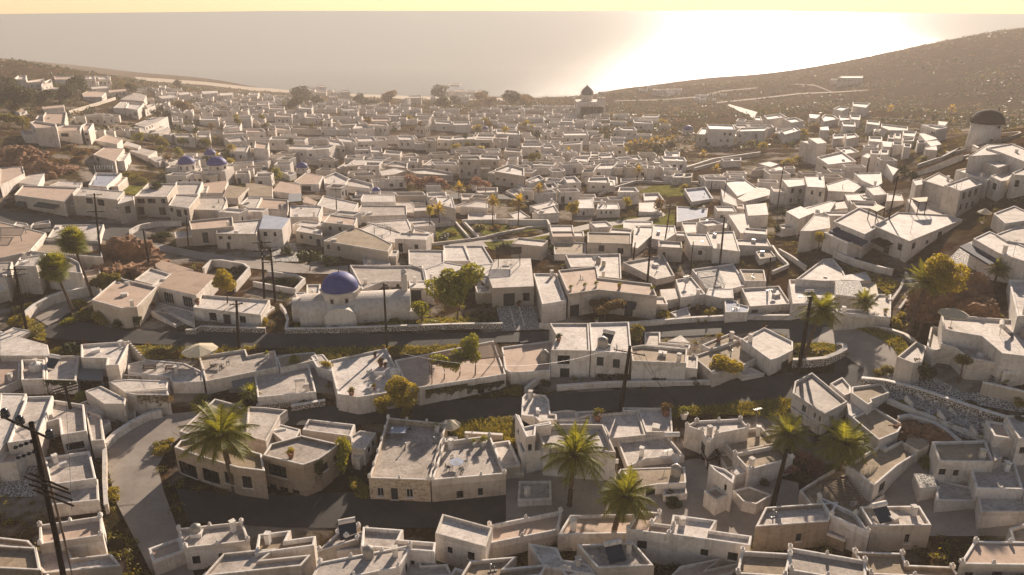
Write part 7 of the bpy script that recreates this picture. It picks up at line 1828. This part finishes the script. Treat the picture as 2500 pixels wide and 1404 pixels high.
p18 = pole(1897, 510, 1914, 398, ((.3, 1.0, .2),), .1, 'thin pole in the sun haze')
p19 = pole(2170, 535, 2192, 432, (), .1, 'thin tall pole on the right slope')
p20 = pole(1764, 492, 1775, 440, (), .09, 'thin pole beside the tilted walled roof')
p21 = pole(1735, 470, 1738, 445, (), .08, 'short thin pole above the blue floor terrace')
p22 = pole(460, 610, 455, 530, (), .1, 'pole at the corner of the hairpin house')
p23 = pole(2432, 330, 2440, 262, (), .1, 'thin dark pole in front of the windmill')
# near pylon whose head stands at lower left
def pylon():
    top = at_depth(78, 1040, 62); g = Vector((top.x, top.y, h1(top.x, top.y))); h = top.z-g.z; root = empty('power_pylon', g)
    tl = Vector((-1.6, 0, 0)); b = MB(); b.path([Vector((-1.5, .3, -1)), Vector((-.6, .15, h*.5)), Vector((0, 0, h+.35))], [.27, .24, .20], 12); obj('shaft', b.mesh('shaft', M['wood']), root)
    b = MB(); b.path([Vector((-.5, .3, -1)), Vector((.1, .15, h*.5)), Vector((.25, 0, h-.4))], [.12, .10, .08], 8); obj('brace', b.mesh('brace', M['wood_l']), root)
    sc = scale_at(top); a0 = Vector(((25-78)/sc, 0, .95)); a1 = Vector(((130-78)/sc, 0, -1.25))
    b = MB(); o_ = Vector((0, -.3, h)); b.tube(o_+a0, o_+a1, .10, n=6); ao = obj('crossarm', b.mesh('crossarm', M['wood']), root)
    for t in (.02, .32, .93):
        i_ = MB(); i_.smooth = True; q = o_+a0.lerp(a1, t)+Vector((0, 0, .1)); i_.lathe([(.08, 0), (.33, .05), (.36, .14), (.24, .2), (.34, .26), (.36, .36), (.24, .42), (.3, .5), (.32, .62), (.2, .8), (.05, .88)], tuple(q), 18); obj('insulator', i_.mesh('insulator', M['blackmetal']), ao)
    for zz, xx in ((-1.6, -.9), (-2.6, -.9)):
        s = MB(); c = Vector((xx, -.3, h+zz)); s.tube(c+Vector((-.9, 0, -.35)), c+Vector((.9, 0, .35)), .05, n=6)
        for k in range(4): q = c+Vector((-.75+.5*k, 0, (-.75+.5*k)*.39)); s.lathe([(.05, -.14), (.17, -.1), (.17, .0), (.06, .03), (.15, .09), (.04, .16)], tuple(q), 12)
        obj('insulator_string', s.mesh('insulator_string', M['blackmetal']), root)
    for k, (z_, x_) in enumerate(((-5.6, .1), (-6.3, .1), (-6.9, .1), (-5.2, .0))):
        l = MB(); c = Vector((x_, -.4, h+z_)); l.tube(c+Vector((-1.6+.2*k, 0, .8)), c+Vector((2.0, 0, -.9)), .09, n=6); obj('crossarm', l.mesh('crossarm', M['wood']), root)
    tag(root, 'big dark power pylon head with three black insulators at the lower left', 'power pylon'); return o_+g
pt = pylon()
rack = pole(172, 998, 158, 938, ((.3, 1.5, .75), (.7, 1.5, .75), (1.1, 1.4, .7)), .14, 'short utility pole with stacked wooden crossarms on the stepped grey roof')
wire(p8[2][3], (at(1670, 1010)+Vector((0, 0, .3))), 1.2, 'left guy cable from the thick pole down to the verge', .022)
wire(p8[2][2], (at(1690, 1015)+Vector((0, 0, .3))), 1.0, 'right guy cable from the thick pole down to the verge', .022)
wire(p8[2][0], (pt+Vector((30, 10, 2))), 2.0, 'long thin cable from the thick pole towards the lower left', .02)
wire(p6[1], at(300, 915)+Vector((0, 0, 1.5)), 1.0, 'slack cable from the street pole down to the bench terrace', .025)
wire(rack[1], at_depth(175, 1245, 78), .3, 'cable from the stacked crossarms to the bottom edge', .022)
wire(p4[1], p5[1], .2, 'short cable between the twin power poles', .03)
wire(p5[1], p7[1], 2.0, 'cable from the twin power poles to the church lamp pole', .018)
wire(p10[1]-Vector((0, 0, .8)), p8[1], 3.0, 'cable between the planter pole and the thick pole', .02)
wire(at(430, 1090)+Vector((0, 0, 4)), at(700, 1210)+Vector((0, 0, 3)), 1, 'upper cable across the front of the tan windowed house', .018)
wire(at(430, 1110)+Vector((0, 0, 3.4)), at(720, 1222)+Vector((0, 0, 2.4)), 1, 'lower cable across the front of the tan windowed house', .018)
# ------------------------------------------------------------------ haze
hz = MB(); hz.box((0, 560, 63), (2600, 1500, 150))
def f(nt, b, out):
    nt.nodes.remove(b); v_ = nt.nodes.new('ShaderNodeVolumePrincipled'); v_.inputs['Density'].default_value = HAZE
    v_.inputs['Color'].default_value = (1.0, .90, .84, 1); v_.inputs['Anisotropy'].default_value = .2; nt.links.new(v_.outputs[0], out.inputs['Volume'])
HAZE = .0003
ho = obj('haze', hz.mesh('haze', mat('haze_air', f))); ho['kind'] = 'stuff'; tag(ho, 'golden evening haze lying over the whole valley and the sea', 'haze')
# ------------------------------------------------------------------ labels that single each thing out
LM = [(825,700,'the blue-domed church'),(2410,300,'the windmill'),(560,1065,'the largest palm'),(1400,1110,'the bottom centre palm'),(1980,760,'the road-bend palm'),(2050,1085,'the two lower right palms'),(1113,700,'the big green tree'),(495,395,'the three blue domes'),(739,405,'the single blue dome'),(1435,265,'the twin-towered church'),
      (1679,315,'the blue-grey chapel dome'),(200,620,'the left fan palms'),(2260,700,'the leaning palm'),(1530,900,'the thick utility pole'),(1160,870,'the long pergola'),(80,1060,'the lower left pylon'),(150,300,'the pale hotel'),(1235,515,'the planted palm terrace'),(919,466,'the tiny blue dome'),(1590,360,'the golden palm grove'),
      (1110,225,'the dark shore trees'),(730,240,'the left shore trees'),(1620,215,'the headland houses'),(960,970,'the golden-brown trees'),(1769,560,'the tall leaning pole'),(2320,800,'the large right parasol'),(2180,330,'the right-hand cluster'),(375,560,'the hairpin street wall'),(655,650,'the twin power poles'),(1700,520,'the blue-floored terrace'),(2220,1050,'the lower right rocks'),
      (340,300,'the long grey-roofed house'),(1040,442,'the pink trees'),(2380,480,'the six-window house'),(870,570,'the cream tower house'),(390,900,'the two benches'),(1185,318,'the tiny far dome'),(600,290,'the left far town'),(1120,1120,'the metal table terrace'),(1500,790,'the road retaining wall'),(1750,400,'the golden slope'),(1330,330,'the hazy town centre'),(1950,410,'the mid-right slope')]
grp = {}
rel = []
for i, (o, look, cat, g, px, py) in enumerate(REG):
    d, k = min((math.hypot(px-a, (py-b)*1.6), j) for j, (a, b, c) in enumerate(LM))
    dx, dy = px-LM[k][0], (py-LM[k][1])*1.8
    w_ = ('right of' if dx > 0 else 'left of') if abs(dx) > abs(dy) else ('in front of' if dy > 0 else 'behind')
    rel.append((look, k, w_, d))
from collections import Counter
cnt = Counter(r[0] for r in REG_L) if 0 else Counter(x[1] for x in REG)
for i, x in enumerate(REG): grp.setdefault((x[1], rel[i][1], rel[i][2]), []).append(i)
for key, ids in grp.items():
    ids.sort(key=lambda i: rel[i][3])
    for n_, i in enumerate(ids):
        o, look, cat, g, px, py = REG[i]
        if cnt[look] == 1: lab = look
        else: lab = look+', '+((ORD[n_]+' nearest ' if n_ < len(ORD) and n_ else ('nearest ' if n_ == 0 and len(ids) > 1 else ('' if n_ == 0 else 'outer ')))+rel[i][2]+' '+LM[key[1]][2])
        ws = lab.split()
        if len(ws) > 16: lab = ' '.join(ws[:16]); print('LONG', ' '.join(ws))
        o['label'] = lab; o['category'] = cat
        if g and (cnt[look] > 1 or sum(1 for q in REG if q[3] == g) > 1): o['group'] = g
